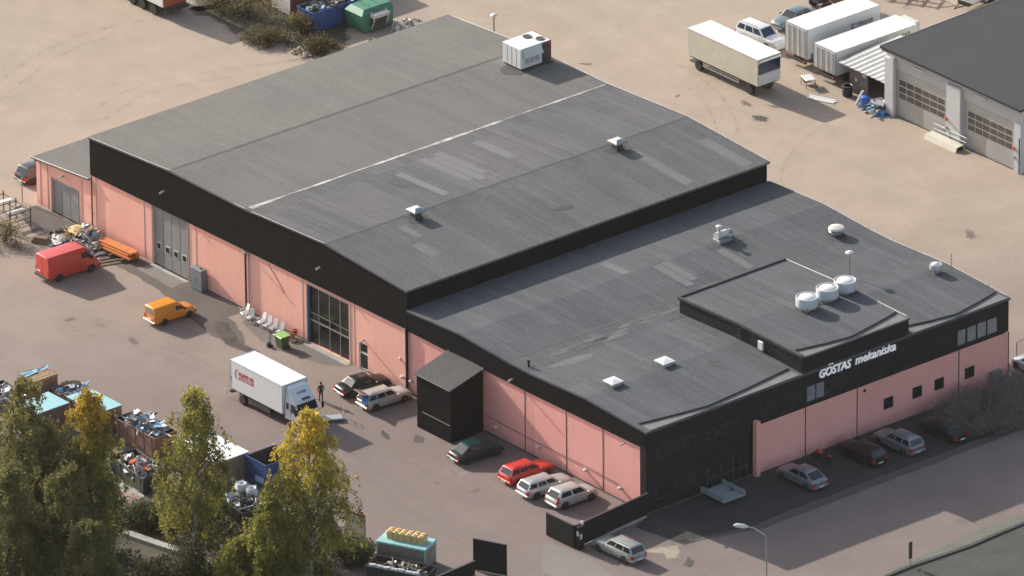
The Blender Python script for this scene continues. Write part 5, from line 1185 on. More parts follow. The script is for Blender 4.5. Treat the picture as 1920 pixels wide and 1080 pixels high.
b4 = tree_base(577,768,16.0); b3 = tree_base(362,724,15.6); b2 = tree_base(165,722,16.6); b1 = tree_base(42,700,17.2); b0 = tree_base(80,795,14.0)
birch('golden topped birch standing nearest the parked box truck', b4, 16.0, 5.0, 11, LM4, nb=80, strands=17, per=26)
birch('tall green birch between the blue skip and the brown debris skip', b3, 15.6, 4.0, 21, LM3, nb=72, strands=14, per=24)
birch('birch with an orange gold top in front of the pale blue container roofs', b2, 16.6, 3.8, 31, LM2, nb=76, strands=17, per=26)
birch('dull green birch at the left edge of the photo', b1, 17.2, 4.8, 41, LM1, nb=74, strands=16, per=25)
birch('lower rounded birch between the left edge birch and the gold topped one', b0, 14.0, 4.2, 51, LM1, nb=64, strands=17, per=25)
birch('dark birch low at the bottom edge under the golden topped birch', tree_base(505,935,10.0), 10.0, 4.0, 61, LM3, nb=56, strands=19, per=26)
birch('dark birch low in the bottom left corner', tree_base(165,975,9.5), 9.5, 3.8, 71, LM1, nb=56, strands=19, per=26)

birch('dark birch half hidden at the left edge below the dull green birch', tree_base(14,875,12.5), 12.5, 4.2, 81, LM1, nb=56, strands=20, per=26)
birch('dark birch between the bottom left shrubs and the gold topped birch', tree_base(128,872,12.5), 12.5, 4.0, 91, LM1, nb=56, strands=20, per=26)
birch('small dark birch at the bottom edge right of the green birch', tree_base(448,1012,6.5), 6.5, 3.0, 95, LM3, nb=44, strands=18, per=26)
def shrub(name, label, cat, base, rx, ry, h, n, seed, mat, group=None, leaf=.16, stems=9):
    t = thing(name, label, cat, (base[0],base[1],0), 0, group); r = np.random.RandomState(seed)
    q = MB()
    for i in range(stems):
        a = r.uniform(0,6.28); e = r.uniform(.4,.9); q.tube([(0,0,-.05),(rx*.4*e*math.cos(a),ry*.4*e*math.sin(a),h*.5),(rx*.8*e*math.cos(a),ry*.8*e*math.sin(a),h*.9)], [.035,.022,.008], 4, cap=False)
    q.build('stem', TWIG, t)
    nc = 26; C = r.normal(0,.45,(nc,3))*np.array([rx,ry,0]) ; C[:,2] = r.uniform(.15,.85,nc)*h*(1-.35*np.clip((C[:,0]/rx)**2+(C[:,1]/ry)**2,0,1))
    idx = r.randint(0,nc,n); P = C[idx] + r.normal(0,1,(n,3))*np.array([.22*rx,.22*ry,.16*h]); P[:,2] = np.abs(P[:,2])
    N = r.normal(0,1,(n,3)); N[:,2] += .4; N /= np.linalg.norm(N,axis=1)[:,None]; T = r.normal(0,1,(n,3)); T -= N*(T*N).sum(1)[:,None]; T /= np.linalg.norm(T,axis=1)[:,None]
    leaf_mesh('foliage', P.astype(np.float32), N.astype(np.float32), T.astype(np.float32), (r.uniform(.6,1.4,n)*leaf).astype(np.float32), mat, t)
    return t
SH1 = leaf_mat('shrub_leaf', (.025,.032,.014), (.085,.09,.035), (.16,.14,.05), 1, 3, .4)
SH2 = leaf_mat('dry_weed_leaf', (.05,.045,.02), (.13,.11,.05), (.26,.20,.09), .2, 1.4, .8)
i = 0
for lab, u, v, rx, ry, h in (('leafy shrub under the birches at the bottom left edge',40,985,2.4,2.6,3.0),('leafy shrub behind the concrete strip under the birches',270,985,2.0,2.2,2.2),('leafy shrub at the bottom edge below the concrete strip',360,1075,2.6,2.6,2.4),
        ('leafy shrub beside the dark skip under the green birch',400,985,2.0,1.8,2.2),('leafy shrub at the foot of the golden topped birch',600,1050,2.4,2.4,3.0),('leafy shrub in the bottom left corner beside the white car',150,1040,2.6,2.4,2.6),('leafy shrub beside the teal container at the yard corner',665,1055,1.4,1.5,2.0)):
    p = at(u, v); shrub('shrub', lab, 'shrub', (p.x,p.y), rx, ry, h, 5200, 80+i, SH1, 'shrubs under the birches', .17); i += 1
for lab, u, v, rx, ry, h in (('weedy bush nearest the gravel yard behind the hall',500,78,1.8,1.6,1.1),('tall weeds in front of the red brown container',560,60,2.0,1.8,1.6),('weedy bush by the blue skip behind the hall',598,92,1.6,1.4,1.2),('pale weed clump at the very top edge left of the container',420,12,2.0,2.0,2.0),('dark bush beside the container end at the top edge',465,30,2.4,2.2,2.2)):
    p = at(u, v); shrub('weed_bush', lab, 'bush', (p.x,p.y), rx, ry, h, 3600, 120+i, SH2, 'weeds behind the hall', .15); i += 1
p = at(8, 455); shrub('brush_pile', 'scraggly brown bush beside the rack at the left edge', 'bush', (p.x,p.y), 1.6, 2.0, 1.9, 2600, 301, SH2, None, .13)
# low undergrowth below the birches: nobody could count it
UG = leaf_mat('undergrowth_leaf', (.022,.026,.012), (.06,.06,.025), (.12,.10,.04), .5, 2.0, .5)
def undergrowth(n, seed):
    r = np.random.RandomState(seed); k = 900
    C = np.stack([r.uniform(-62,-27.5,k), r.uniform(-16,44,k), np.zeros(k)], 1)
    a = np.array([-33.65,24.37]); b = np.array([-30.61,11.58]); ab = b-a
    t_ = np.clip(((C[:,:2]-a)@ab)/(ab@ab), 0, 1); pr = a + t_[:,None]*ab; dv = C[:,:2]-pr
    cross = dv@np.array([.64,.77])            # how far behind (+) or before (-) the low wall, along the view
    near = (np.linalg.norm(dv,axis=1) < 1.1) | ((np.linalg.norm(dv,axis=1) < 3.2) & (cross < 0))
    slab = np.linalg.norm(C[:,:2]-np.array([-28.8,29.6]),axis=1) < 4.2
    C = C[~(near | slab)]; k = len(C)
    R_ = r.uniform(.7,1.7,k); Hh = r.uniform(.5,1.9,k)
    idx = r.randint(0,k,n); v = r.normal(0,1,(n,3)); v /= np.linalg.norm(v,axis=1)[:,None]; v[:,2] = np.abs(v[:,2]); rad = r.uniform(.55,1,n)**.5
    P = C[idx] + v*np.stack([R_[idx],R_[idx],Hh[idx]],1)*rad[:,None]
    N = r.normal(0,1,(n,3)); N[:,2] += .6; N /= np.linalg.norm(N,axis=1)[:,None]; T = r.normal(0,1,(n,3)); T -= N*(T*N).sum(1)[:,None]; T /= np.linalg.norm(T,axis=1)[:,None]
    o = leaf_mesh('undergrowth', P.astype(np.float32), N.astype(np.float32), T.astype(np.float32), (r.uniform(.7,1.4,n)*.26).astype(np.float32), UG, None)
    tag(o, 'dark leafy undergrowth covering the ground below the birches', 'undergrowth', kind='stuff')
undergrowth(90000, 5)
# leafless bush by the right end of the front wall
def bare_bush(label, loc, rx, ry, h, n, seed):
    r = random.Random(seed); q = MB()
    for k in range(n):
        a = r.uniform(0,6.283); e = r.random()**.5; bx, by = rx*.55*e*math.cos(a), ry*.55*e*math.sin(a); b2_ = a+r.gauss(0,.5)
        hh = h*r.uniform(.45,1.05)*(1-.3*e); tip = (bx+r.uniform(.2,.9)*math.cos(b2_)*rx*.35, by+r.uniform(.2,.9)*math.sin(b2_)*ry*.35, hh)
        mid = ((bx+tip[0])/2+r.gauss(0,.12),(by+tip[1])/2+r.gauss(0,.12),hh*.5)
        q.tube([(bx,by,0),mid,tip], [.022,.015,.006], 3, cap=False, smooth=False)
        for c in range(4):
            s = r.uniform(.35,.95); o_ = Vector(mid).lerp(Vector(tip), s); d_ = Vector((r.gauss(0,.28),r.gauss(0,.28),r.uniform(.05,.45))); q.tube([o_, o_+d_], [.010,.005], 3, cap=False, smooth=False)
    return tag(q.build('leafless_bush', M('grey_twig',(.22,.20,.175),(.15,.135,.115),2,.9), loc=loc), label, 'bush')
bare_bush('wide grey leafless bush spreading in front of the right end of the pink wall', (33.0,-4.8,0), 8.0, 5.6, 2.3, 1150, 5)
bare_bush('small grey leafless bush against the far corner of the pink front wall', (38.6,-2.4,0), 2.4, 2.2, 1.6, 260, 9)

# ------------------------------------------------------------------ yard containers and heaps
def lidded(label, pts, top, mat_side, mat_roof, name='storage_container', cat='container', base=0.0, over=.06):
    """closed container over four ground corners"""
    P = [Vector(p) for p in pts]; c = sum(P, Vector((0,0)))/4
    t = thing(name, label, cat, (c.x,c.y,0)); loc = [(p-c) for p in P]
    q = MB(); b = [(p.x,p.y,base+.08) for p in loc]; u = [(p.x,p.y,top-.08) for p in loc]
    q.add(b+u, [(3,2,1,0),(4,5,6,7),(0,1,5,4),(1,2,6,5),(2,3,7,6),(3,0,4,7)])
    for i in range(4):  # ribs
        A, B = loc[i], loc[(i+1)%4]; d = (B-A); n = Vector((d.y,-d.x)).normalized(); k = max(2, int(d.length/.45))
        for j in range(1,k):
            m = A.lerp(B, j/k); w = d.normalized()*.05; q.add([(m.x-w.x,m.y-w.y,base+.2),(m.x+w.x,m.y+w.y,base+.2),(m.x+w.x,m.y+w.y,top-.15),(m.x-w.x,m.y-w.y,top-.15)]+[(m.x-w.x+n.x*.04,m.y-w.y+n.y*.04,base+.2),(m.x+w.x+n.x*.04,m.y+w.y+n.y*.04,base+.2),(m.x+w.x+n.x*.04,m.y+w.y+n.y*.04,top-.15),(m.x-w.x+n.x*.04,m.y-w.y+n.y*.04,top-.15)], [(4,5,6,7),(0,1,5,4),(1,2,6,5),(2,3,7,6),(3,0,4,7)])
    q.build('body', mat_side, t)
    q = MB(); o = [(p*(1+over/p.length)) for p in loc]; q.add([(p.x,p.y,top-.079) for p in o]+[(p.x,p.y,top) for p in o], [(3,2,1,0),(4,5,6,7),(0,1,5,4),(1,2,6,5),(2,3,7,6),(3,0,4,7)]); q.build('roof', mat_roof, t)
    return t
lidded('container with pale blue roof standing to the left, shaded by a taller crate stack', [(-28.5,42.3),(-25.3,42.3),(-25.3,45.0),(-28.5,45.0)], 2.5, BROWN, SKYB)
lidded('container with pale blue roof at the yard edge behind the gold topped birch', [(-24.7,39.2),(-22.3,39.2),(-22.3,43.3),(-24.7,43.3)], 2.5, BROWN, SKYB)
lidded('long container with a clean white roof between the green birch and the blue skip', [(-23.4,25.8),(-19.9,25.8),(-19.9,31.2),(-23.4,31.2)], 2.4, M('dull_pink_container',(.27,.18,.16),(.22,.15,.13),1,.7), WHITE)
lidded('tall brown crate with planks on top at the back of the container row', [(-25.4,47.1),(-22.7,47.1),(-22.7,49.0),(-25.4,49.0)], 2.45, BROWN, WOOD, 'wooden_crate', 'crate')
def planks(name, label, cat, loc, rz, n, ln, w, mat, seed, lay=1, gap=.02):
    r = random.Random(seed); q = MB()
    for l in range(lay):
        for i in range(n):
            y = i*(w+gap)+r.gauss(0,.015); s = r.gauss(0,.12); q.box(-ln/2+s, ln/2+s, y, y+w, l*.06+r.uniform(0,.012), l*.06+.05)
    return tag(q.build(name, mat, loc=loc, rz=rz), label, cat)
planks('plank_stack','row of sawn planks lying on top of the tall brown crate','planks',(-24.0,47.2,2.46),0,7,2.6,.16,WOOD,3)
q = MB(); r = random.Random(8)
for i in range(14): 
    a, b = r.uniform(-1.2,1.2), r.uniform(-.3,.3); q.add([(a-.5,b-.12,r.uniform(.02,.12)),(a+.5,b-.1,r.uniform(.02,.16)),(a+.5,b+.12,r.uniform(.1,.22)),(a-.5,b+.1,r.uniform(.05,.2))], [(0,1,2,3)])
tag(q.build('tarpaulin_bundle', M('faded_blue_tarp',(.22,.48,.60),(.40,.60,.66),3,.5), loc=(-24.0,48.7,2.48)), 'crumpled pale blue tarpaulin strips along the back of the tall brown crate', 'tarpaulin')
def skip(label, loc, rz, Ln, W, H, mat, name='skip', cat='skip', flare=.25):
    t = thing(name, label, cat, loc, rz)
    q = MB(); o0 = [(-Ln/2+flare,-W/2+.05,.1),(Ln/2-flare,-W/2+.05,.1),(Ln/2-flare,W/2-.05,.1),(-Ln/2+flare,W/2-.05,.1)]; o1 = [(-Ln/2,-W/2,H),(Ln/2,-W/2,H),(Ln/2,W/2,H),(-Ln/2,W/2,H)]
    i1 = [(-Ln/2+.07,-W/2+.07,H),(Ln/2-.07,-W/2+.07,H),(Ln/2-.07,W/2-.07,H),(-Ln/2+.07,W/2-.07,H)]; i0 = [(-Ln/2+flare+.07,-W/2+.12,.18),(Ln/2-flare-.07,-W/2+.12,.18),(Ln/2-flare-.07,W/2-.12,.18),(-Ln/2+flare+.07,W/2-.12,.18)]
    q.add(o0+o1+i1+i0, [(3,2,1,0),(0,1,5,4),(1,2,6,5),(2,3,7,6),(3,0,4,7),(4,5,9,8),(5,6,10,9),(6,7,11,10),(7,4,8,11),(9,13,12,8),(10,14,13,9),(11,15,14,10),(8,12,15,11),(12,13,14,15)]); q.m[9:] = [1]*5; q.build('body', [mat, DARKMETAL], t)
    q = MB(); q.tube(o1+[o1[0]], .05, 6); q.build('rim', mat, t)
    for s_ in (1,-1):
        for k in range(5):
            q = MB(); x = -Ln/2+.5+k*(Ln-1)/4; q.add([(x-.05,s_*(W/2-.03),.2),(x+.05,s_*(W/2-.03),.2),(x+.05,s_*(W/2+.045),H-.08),(x-.05,s_*(W/2+.045),H-.08),(x-.05,s_*(W/2-.03),H-.06),(x+.05,s_*(W/2-.03),H-.06)], [(0,1,2,3) if s_<0 else (3,2,1,0),(2,5,4,3) if s_<0 else (3,4,5,2),(0,3,4),(1,5,2)]); q.build('rib', mat, t)
    return t
def heap(name, label, cat, loc, rx, ry, h, n, mats, seed, rz=0, size=(.25,.7), sheets=.4):
    """heap of boxes, rods and crumpled sheets; one thing"""
    r = random.Random(seed); q = MB()
    for i in range(n):
        a = r.uniform(0,6.283); e = r.random()**.5; x, y = rx*e*math.cos(a), ry*e*math.sin(a); z = h*(1-e*e)*r.uniform(.2,1)
        s = r.uniform(*size); m = r.randrange(len(mats)); E = Euler((r.uniform(-.6,.6), r.uniform(-.6,.6), r.uniform(0,6.28))).to_matrix(); k = r.random()
        if k < sheets:
            g_ = []; ph = r.uniform(0,6)
            for iy in range(4):
                for ix in range(4): g_.append(Vector((x,y,z)) + E @ Vector(((ix/3-.5)*s*1.7, (iy/3-.5)*s*1.2, .16*s*math.sin(ix*2.1+ph)+.14*s*math.cos(iy*2.4+ph*1.7)+r.gauss(0,.05*s))))
            q.add([(v.x,v.y,max(v.z,.02)) for v in g_], [(iy*4+ix,iy*4+ix+1,iy*4+ix+5,iy*4+ix+4) for iy in range(3) for ix in range(3)], m)
        elif k < sheets+.25:
            d_ = E @ Vector((s*1.3,0,0)); c = Vector((x,y,z+.05)); q.tube([c-d_,c+d_], s*.07+.02, 5, m)
        else:
            b_ = [E @ Vector((sx*s*.5,sy*s*.32,sz*s*.22)) + Vector((x,y,z+.04)) for sz in (-1,1) for sx,sy in ((-1,-1),(1,-1),(1,1),(-1,1))]
            q.add([(v.x,v.y,max(v.z,.01)) for v in b_], [(3,2,1,0),(4,5,6,7),(0,1,5,4),(1,2,6,5),(2,3,7,6),(3,0,4,7)], m)
    return tag(q.build(name, mats, loc=loc, rz=rz), label, cat)
RAGS = [SHEETW, TARPB, SCRAPG, SHEETW, BAGD, WOOD]
skip('wooden sided skip of blue and white rubbish beside the tall brown crate', (-22.6,45.2,0), 0, 2.2, 2.9, 1.75, WOOD, 'rubbish_skip')
heap('rubbish_heap','heap of blue and white plastic rubbish in the wooden sided skip','rubbish heap',(-22.6,45.2,1.55),1.05,1.35,.55,60,[SHEETW,TARPB,SHEETW,TARPB,SCRAPG,WOOD],2,size=(.3,.75),sheets=.6)
skip('long brown skip filled with grey and white rubbish at the yard edge', (-22.4,35.9,0), R(90), 5.2, 2.3, 1.95, M('brown_skip_paint',(.20,.115,.09),(.27,.14,.10),.8,.7,fine=.1), 'rubbish_skip')
heap('rubbish_heap','long heap of grey, white and blue rubbish in the brown skip','rubbish heap',(-22.4,35.9,1.75),1.0,2.3,.65,120,RAGS+[SHEETW,SHEETW,SCRAPG],4,size=(.3,.8),sheets=.6)
p = at(262,872,1.4); skip('dark skip full of scrap metal behind the green birch', (p.x,p.y,0), R(82), 5.2, 2.4, 1.5, SKIPD, 'rubbish_skip')
heap('scrap_heap','tangle of grey scrap metal with an orange beam in the dark skip','scrap heap',(p.x,p.y,1.2),1.0,2.2,.6,110,[SCRAPG,SCRAPG,DARKMETAL,STEEL,BAGD,SHEETW,M('orange_scrap',(.50,.12,.04),(.40,.10,.03),2,.6)],6,R(-8),size=(.25,.7),sheets=.25)
skip('tall blue skip with a pale label behind the golden topped birch', (-18.9,24.2,0), R(0), 3.0, 2.6, 2.3, SKIPB, 'rubbish_skip', flare=.04)
q = MB(); q.box(-20.26,-20.24,24.1,24.9,.5,1.0) if False else None
q = MB(); q.box(-20.44,-20.42,23.2,24.3,.55,1.05); tag(q.build('skip_notice', M('pale_blue_notice',(.42,.58,.68),(.30,.46,.60),5,.5)), 'pale blue notice on the end of the tall blue skip', 'notice')
p = at(452,940,1.2); skip('dark green skip with white sacks under the golden topped birch', (p.x,p.y,0), R(82), 4.6, 2.4, 1.35, SKIPD, 'rubbish_skip')
heap('rubbish_heap','dark rubbish and bags filling the dark green skip','rubbish heap',(p.x,p.y,1.0),.95,1.9,.45,60,[BAGD,DARKMETAL,SCRAPG,BAGD,SHEETW],9,R(-8),size=(.25,.6),sheets=.3)
def bulk_bag(label, loc, s, seed):
    r = random.Random(seed); t = thing('bulk_bag', label, 'bulk bag', loc, r.uniform(0,1), 'white bulk bags on the dark green skip')
    q = MB(); q.lathe([(s*.40,0),(s*.55,.12*s),(s*.60,.4*s),(s*.54,.65*s),(s*.44,.8*s),(s*.30,.76*s),(s*.24,.60*s),(.02,.55*s)], (0,0,0), n=11); q.v = [(x*(1+r.gauss(0,.05)),y*(1+r.gauss(0,.05)),z*(1+r.gauss(0,.03))) for x,y,z in q.v]; q.build('bag', SHEETW, t)
    q = MB()
    for a in range(4): q.tube([(s*.42*math.cos(a*1.57),s*.42*math.sin(a*1.57),.72*s),(s*.5*math.cos(a*1.57+.5),s*.5*math.sin(a*1.57+.5),.98*s),(s*.42*math.cos(a*1.57+1),s*.42*math.sin(a*1.57+1),.74*s)], .02, 4)
    q.build('strap', SHEETW, t)
pb = at(453,918,1.35); bulk_bag('open topped white bulk bag on the dark green skip, left of the pair', (pb.x,pb.y,1.2), .95, 1)
pb = at(472,924,1.35); bulk_bag('slumped white bulk bag on the dark green skip, right of the pair', (pb.x,pb.y,1.15), .85, 2)
p = at(12,742,1.2); skip('grey skip of scrap cut by the left edge of the photo', (p.x,p.y,0), R(86), 4.5, 2.4, 1.4, SKIPD, 'rubbish_skip')
heap('scrap_heap','grey and white scrap in the skip at the left edge','scrap heap',(p.x,p.y,1.2),1.0,1.9,.5,80,[SCRAPG,STEEL,SHEETW,SCRAPG,DARKMETAL],12,size=(.3,.8),sheets=.3)
# low concrete wall under the birches
q = MB(); a_, b_ = at(233,1003), at(482,1088); d_ = (b_-a_).normalized(); n_ = Vector((-d_.y,d_.x,0))*.42
q.add([a_-n_,b_-n_,b_+n_,a_+n_]+[v+Vector((0,0,.34)) for v in (a_-n_*.9,b_-n_*.9,b_+n_*.9,a_+n_*.9)], [(4,5,6,7),(0,1,5,4),(1,2,6,5),(2,3,7,6),(3,0,4,7)])
tag(q.build('retaining_wall', CONC), 'low worn concrete wall running under the birches', 'wall')
p = at(248,925); planks('plank_stack','grey and rust boards lying on the pale slab under the birches','planks',(p.x-.2,p.y-1.2,.02),R(75),5,2.2,.24,M('rusty_board',(.34,.17,.10),(.20,.19,.18),1.4,.7),17,2)
p = at(425,1020,0); heap('rubbish_heap','small litter of white scraps on the ground under the green birch','rubbish heap',(p.x,p.y,0),1.6,1.8,.25,26,[SHEETW,SCRAPG,WOOD],33,size=(.2,.5),sheets=.4)
# teal container with jerrycans and the low skip in front of it
ang = math.atan2(-3.72,1.80); cc = at(762,1012,2.0)
t = thing('storage_container','pale teal topped container carrying a row of yellow canisters','container',(cc.x,cc.y,0),ang)
q = MB(); q.bbox(-2.1,2.1,-1.02,1.02,.15,1.9,.04)
for k in range(9): q.box(-1.9+k*.46,-1.8+k*.46,-1.05,-1.021,.3,1.7)
q.build('body', M('grey_brown_container',(.20,.17,.15),(.27,.23,.20),1.0,.7,fine=.1), t)
q = MB(); q.bbox(-2.18,2.18,-1.1,1.1,1.82,2.0,.05); q.build('roof', TEAL, t)
for x in (-2.05,2.05):
    for y in (-.98,.98): q = MB(); q.bbox(x-.07,x+.07,y-.07,y+.07,0,1.8,.01); q.build('corner_post', TEAL, t)
def jerry(label, x, y):
    t = thing('canister', label, 'canister', (cc.x+x*math.cos(ang)-y*math.sin(ang), cc.y+x*math.sin(ang)+y*math.cos(ang), 2.0), ang, 'yellow canisters on the teal container')
    q = MB(); q.bbox(-.265,.265,-.46,.46,0,.66,.08); q.build('body', YEL, t)
    q = MB(); q.lathe([(.07,.64),(.07,.71),(.05,.73)], (.0,-.3,0), n=10); q.tube([(-.0,-.05,.65),(0,-.03,.71),(0,.24,.71),(0,.26,.65)], .03, 5); q.build('cap', YEL, t)
ordn = ['first of the row of six yellow canisters, at the birch end','second yellow canister from the birch end of the row','third yellow canister from the birch end of the row','third yellow canister from the yard end of the row','second yellow canister from the yard end of the row','last of the row of six yellow canisters, at the yard end']
for i in range(6): jerry(ordn[i], -1.35+i*.545, .10+.02*math.sin(i*2))
sc = at(752,1062,1.2)
skip('dark low skip edged with pale rolls in front of the teal container', (sc.x,sc.y,0), ang, 5.2, 2.2, 1.2, SKIPD, 'rubbish_skip')
q = MB()
for k in range(7):
    x = -2.3+k*.62; q.tube([(x,-.95,1.30+.04*math.sin(k*2)),(x+.56,-.93,1.32+.03*math.cos(k*3))], .17, 8)
tag(q.build('insulation_rolls', SHEETW, loc=(sc.x,sc.y,0), rz=ang), 'line of pale rolled sheeting along the edge of the low dark skip', 'rolls')
heap('scrap_heap','dark scrap and pipes in the low skip by the teal container','scrap heap',(sc.x,sc.y,.95),2.1,.85,.4,70,[DARKMETAL,SCRAPG,BAGD,DARKMETAL,SCRAPY],14,ang,size=(.25,.6),sheets=.25)
p = at(770,1078,.6); lidded('small pale lidded box at the bottom edge below the teal container', [(p.x-.9,p.y-1.1),(p.x+.9,p.y-1.1),(p.x+.9,p.y+1.1),(p.x-.9,p.y+1.1)], .6, DARKMETAL, WHITED, 'bin_box', 'box')
p = at(667,1008,0); q = MB(); q.box(-.05,.05,-.9,.9,0,2.2); q.box(-.09,-.051,-.85,.85,.1,2.1,1); tag(q.build('leaning_board', [RUST, WHITED], loc=(p.x,p.y,0), rz=R(20)), 'upright rust edged white board beside the golden topped birch', 'board')
# black gates and fences
def board_fence(name, label, a, b, h, lab_cat='fence', posts=5, th=.07):
    A, B = Vector((*a,0)), Vector((*b,0)); d = B-A; t = thing(name, label, lab_cat, A, math.atan2(d.y,d.x)); L_ = d.length
    q = MB(); n = int(L_/.14)
    for i in range(n): x = i*L_/n; q.box(x+.004, x+L_/n-.004, -th/2, th/2, .06, h-.03+.008*math.sin(i*2.3))
    q.build('board', BLACKP, t)
    q = MB(); q.box(-.02,L_+.02,-.07,.07,h-.03,h+.03); q.build('cap_rail', M('grey_black_rail',(.05,.052,.055),(.07,.07,.07),2,.5), t)
    q = MB()
    for i in range(posts): x = i*L_/(posts-1); q.bbox(x-.06,x+.06,.05,.17,0,h-.05,.01)
    q.build('post', BLACKP, t); return t
board_fence('board_fence','black board fence panel facing the yard, left part of the corner screen', (-8.6,2.15), (-8.5,-1.05), 2.05, posts=3)
fb = board_fence('board_fence','black board fence running from the corner screen to the building corner', (-8.35,-1.1), (-.2,-.35), 2.0, posts=7)
q = MB(); q.bbox(3.4,7.9,-.22,-.06,0,.16,.02); q.build('kerb_beam', CONC, fb)
t = thing('gate_post','black gate post with a white notice and a small lamp at the fence corner','gate post',(-8.1,-1.45,0))
q = MB(); q.bbox(-.28,.28,-.18,.18,0,2.0,.03); q.build('post', BLACKP, t)
q = MB(); q.box(-.302,-.282,-.12,.12,1.2,1.62); q.box(-.22,.02,-.2,-.182,.95,1.4); q.build('notice', WHITED, t)
q = MB(); q.lathe([(.04,2.0),(.04,2.12),(.13,2.14),(.14,2.28),(.08,2.38),(.01,2.4)], (.2,0,0), n=12); q.build('lamp', PLASTIC, t)
ga, gb = at(888,1008+60,0), at(948,1080,0)
t = board_fence('gate_leaf','tall black gate leaf standing open at the bottom edge', (ga.x,ga.y), (gb.x,gb.y), 2.75, 'gate', 2)
fa_, fb_ = at(888,1052,1.3), at(780,1098,1.3)
board_fence('board_fence','low black board fence leading away from the open gate leaf', (fb_.x,fb_.y), (fa_.x+.1,fa_.y), 1.3, posts=5)
# ------------------------------------------------------------------ small things in the yard
def chair0(label, loc, rz):
    t = thing('garden_chair', label, 'chair', loc, rz, 'white plastic chairs along the pink wall')
    q = MB(); q.bbox(-.24,.26,-.25,.25,.40,.45,.03); q.add([(.26,-.25,.45),(.26,.25,.45),(.30,.22,.38),(.30,-.22,.38)], [(0,3,2,1)]); q.build('seat', PLASTIC, t)
    q = MB()
    q.add([(-.22,-.25,.45),(-.22,.25,.45),(-.42,.23,1.05),(-.42,-.23,1.05),(-.27,-.25,.45),(-.27,.25,.45),(-.46,.23,1.05),(-.46,-.23,1.05),(-.45,.16,1.10),(-.45,-.16,1.10)], [(0,1,2,3),(7,6,5,4),(0,3,7,4),(1,5,6,2),(3,2,8,9),(9,8,6,7),(2,6,8),(3,9,7)]); q.build('backrest', PLASTIC, t)
    for s_ in (1,-1):
        q = MB(); q.tube([(.22,s_*.27,.62),(-.0,s_*.28,.66),(-.30,s_*.26,.64)], .035, 5); q.build('armrest', PLASTIC, t)
        q = MB(); q.tube([(.22,s_*.27,.62),(.24,s_*.25,.42),(.28,s_*.27,0)], .03, 5); q.build('leg', PLASTIC, t)
        q = MB(); q.tube([(-.22,s_*.25,.45),(-.36,s_*.27,0)], .03, 5); q.build('leg', PLASTIC, t)
    return t
ca = 'white plastic garden chair '
c0 = chair0(ca+'beside the dark downpipe, first in the row', (-.95,50.0,0), R(170))
for lab, x, y, a in ((ca+'set slightly forward, second in the row from the downpipe',-1.25,48.95,196),(ca+'third in the row from the downpipe, after the gap',-.98,47.75,176),(ca+'fourth in the row from the downpipe',-1.02,46.95,184),(ca+'next to last in the row towards the green bin',-1.0,46.2,188),(ca+'right behind the green bin, last in the row',-1.0,45.3,190)):
    c = copy_tree(c0, None, lab); c.location = (x,y,0); c.rotation_euler.z = R(a)
t = thing('wheelie_bin','dark green wheeled bin with a bright green lid below the white chairs','bin',(-2.25,43.35,0),R(175))
q = MB(); q.add([(-.30,-.42,.12),(.34,-.42,.06),(.34,.42,.06),(-.30,.42,.12),(-.38,-.52,1.08),(.46,-.52,1.08),(.46,.52,1.08),(-.38,.52,1.08)], [(3,2,1,0),(4,5,6,7),(0,1,5,4),(1,2,6,5),(2,3,7,6),(3,0,4,7)]); q.bbox(-.42,.50,-.56,.56,1.02,1.1,.02); q.build('body', M('dark_green_plastic',(.075,.105,.045),(.06,.085,.035),2,.5), t)
q = MB(); q.add([(-.46,-.58,1.12),(.56,-.58,1.10),(.56,.58,1.10),(-.46,.58,1.12),(-.42,-.54,1.19),(.5,-.54,1.15),(.5,.54,1.15),(-.42,.54,1.19)], [(4,5,6,7),(0,1,5,4),(1,2,6,5),(2,3,7,6),(3,0,4,7),(3,2,1,0)]); q.build('lid', M('bright_green_lid',(.24,.46,.14),(.21,.41,.12),2,.45), t)
for s_ in (1,-1):
    q = MB(); q.lathe([(.05,-.05),(.13,-.04),(.13,.04),(.05,.05)], (-.32,s_*.44,.13), 'y', 14); q.build('wheel', RUBBER, t)
t = thing('sack_truck','narrow black hand truck with a pole standing beside the green bin','hand truck',(-2.95,44.15,0),R(180))
q = MB()
for s_ in (1,-1): q.tube([(0,s_*.10,.3),(-.06,s_*.09,.9),(-.12,s_*.08,1.35)], .028, 5)
q.tube([(-.12,-.12,1.36),(-.12,.12,1.36)], .03, 5); q.bbox(-.05,.28,-.17,.17,.02,.42,.05); q.build('frame', RUBBER, t)
for s_ in (1,-1):
    q = MB(); q.lathe([(.04,-.03),(.11,-.03),(.11,.03),(.04,.03)], (-.06,s_*.2,.11), 'y', 12); q.build('wheel', RUBBER, t)
def pot(label, loc, r_, h, mat, name='flower_pot', cat='pot'):
    q = MB(); q.lathe([(r_*.7,0),(r_,h*.85),(r_*1.1,h*.86),(r_*1.1,h),(r_*.92,h),(r_*.85,h*.8),(.02,h*.78)], (0,0,0), n=16); return tag(q.build(name, mat, loc=loc), label, cat)
TERRA = M('terracotta', (.52,.17,.10), (.44,.14,.08), 2, .7)
pot('terracotta pot by the wall near the glazed door', (-.5,44.25,0), .24, .5, TERRA)
pot('upturned dark terracotta pot resting on the lower pot by the wall', (-.34,44.05,.42), .2, .34, M('dark_terracotta',(.30,.075,.06),(.25,.06,.05),2,.7))
heap('leaf_litter','small heap of dry leaves and twigs by the glazed door','leaf heap',(-.75,43.4,0),.5,.55,.16,60,[M('dry_leaves',(.17,.13,.09),(.24,.19,.14),4,.9),TWIG,SOIL],51,size=(.08,.2),sheets=.5)
t = thing('utility_cabinet','tall grey steel cabinet against the pink wall by the folding door','cabinet',(-.42,56.7,0))
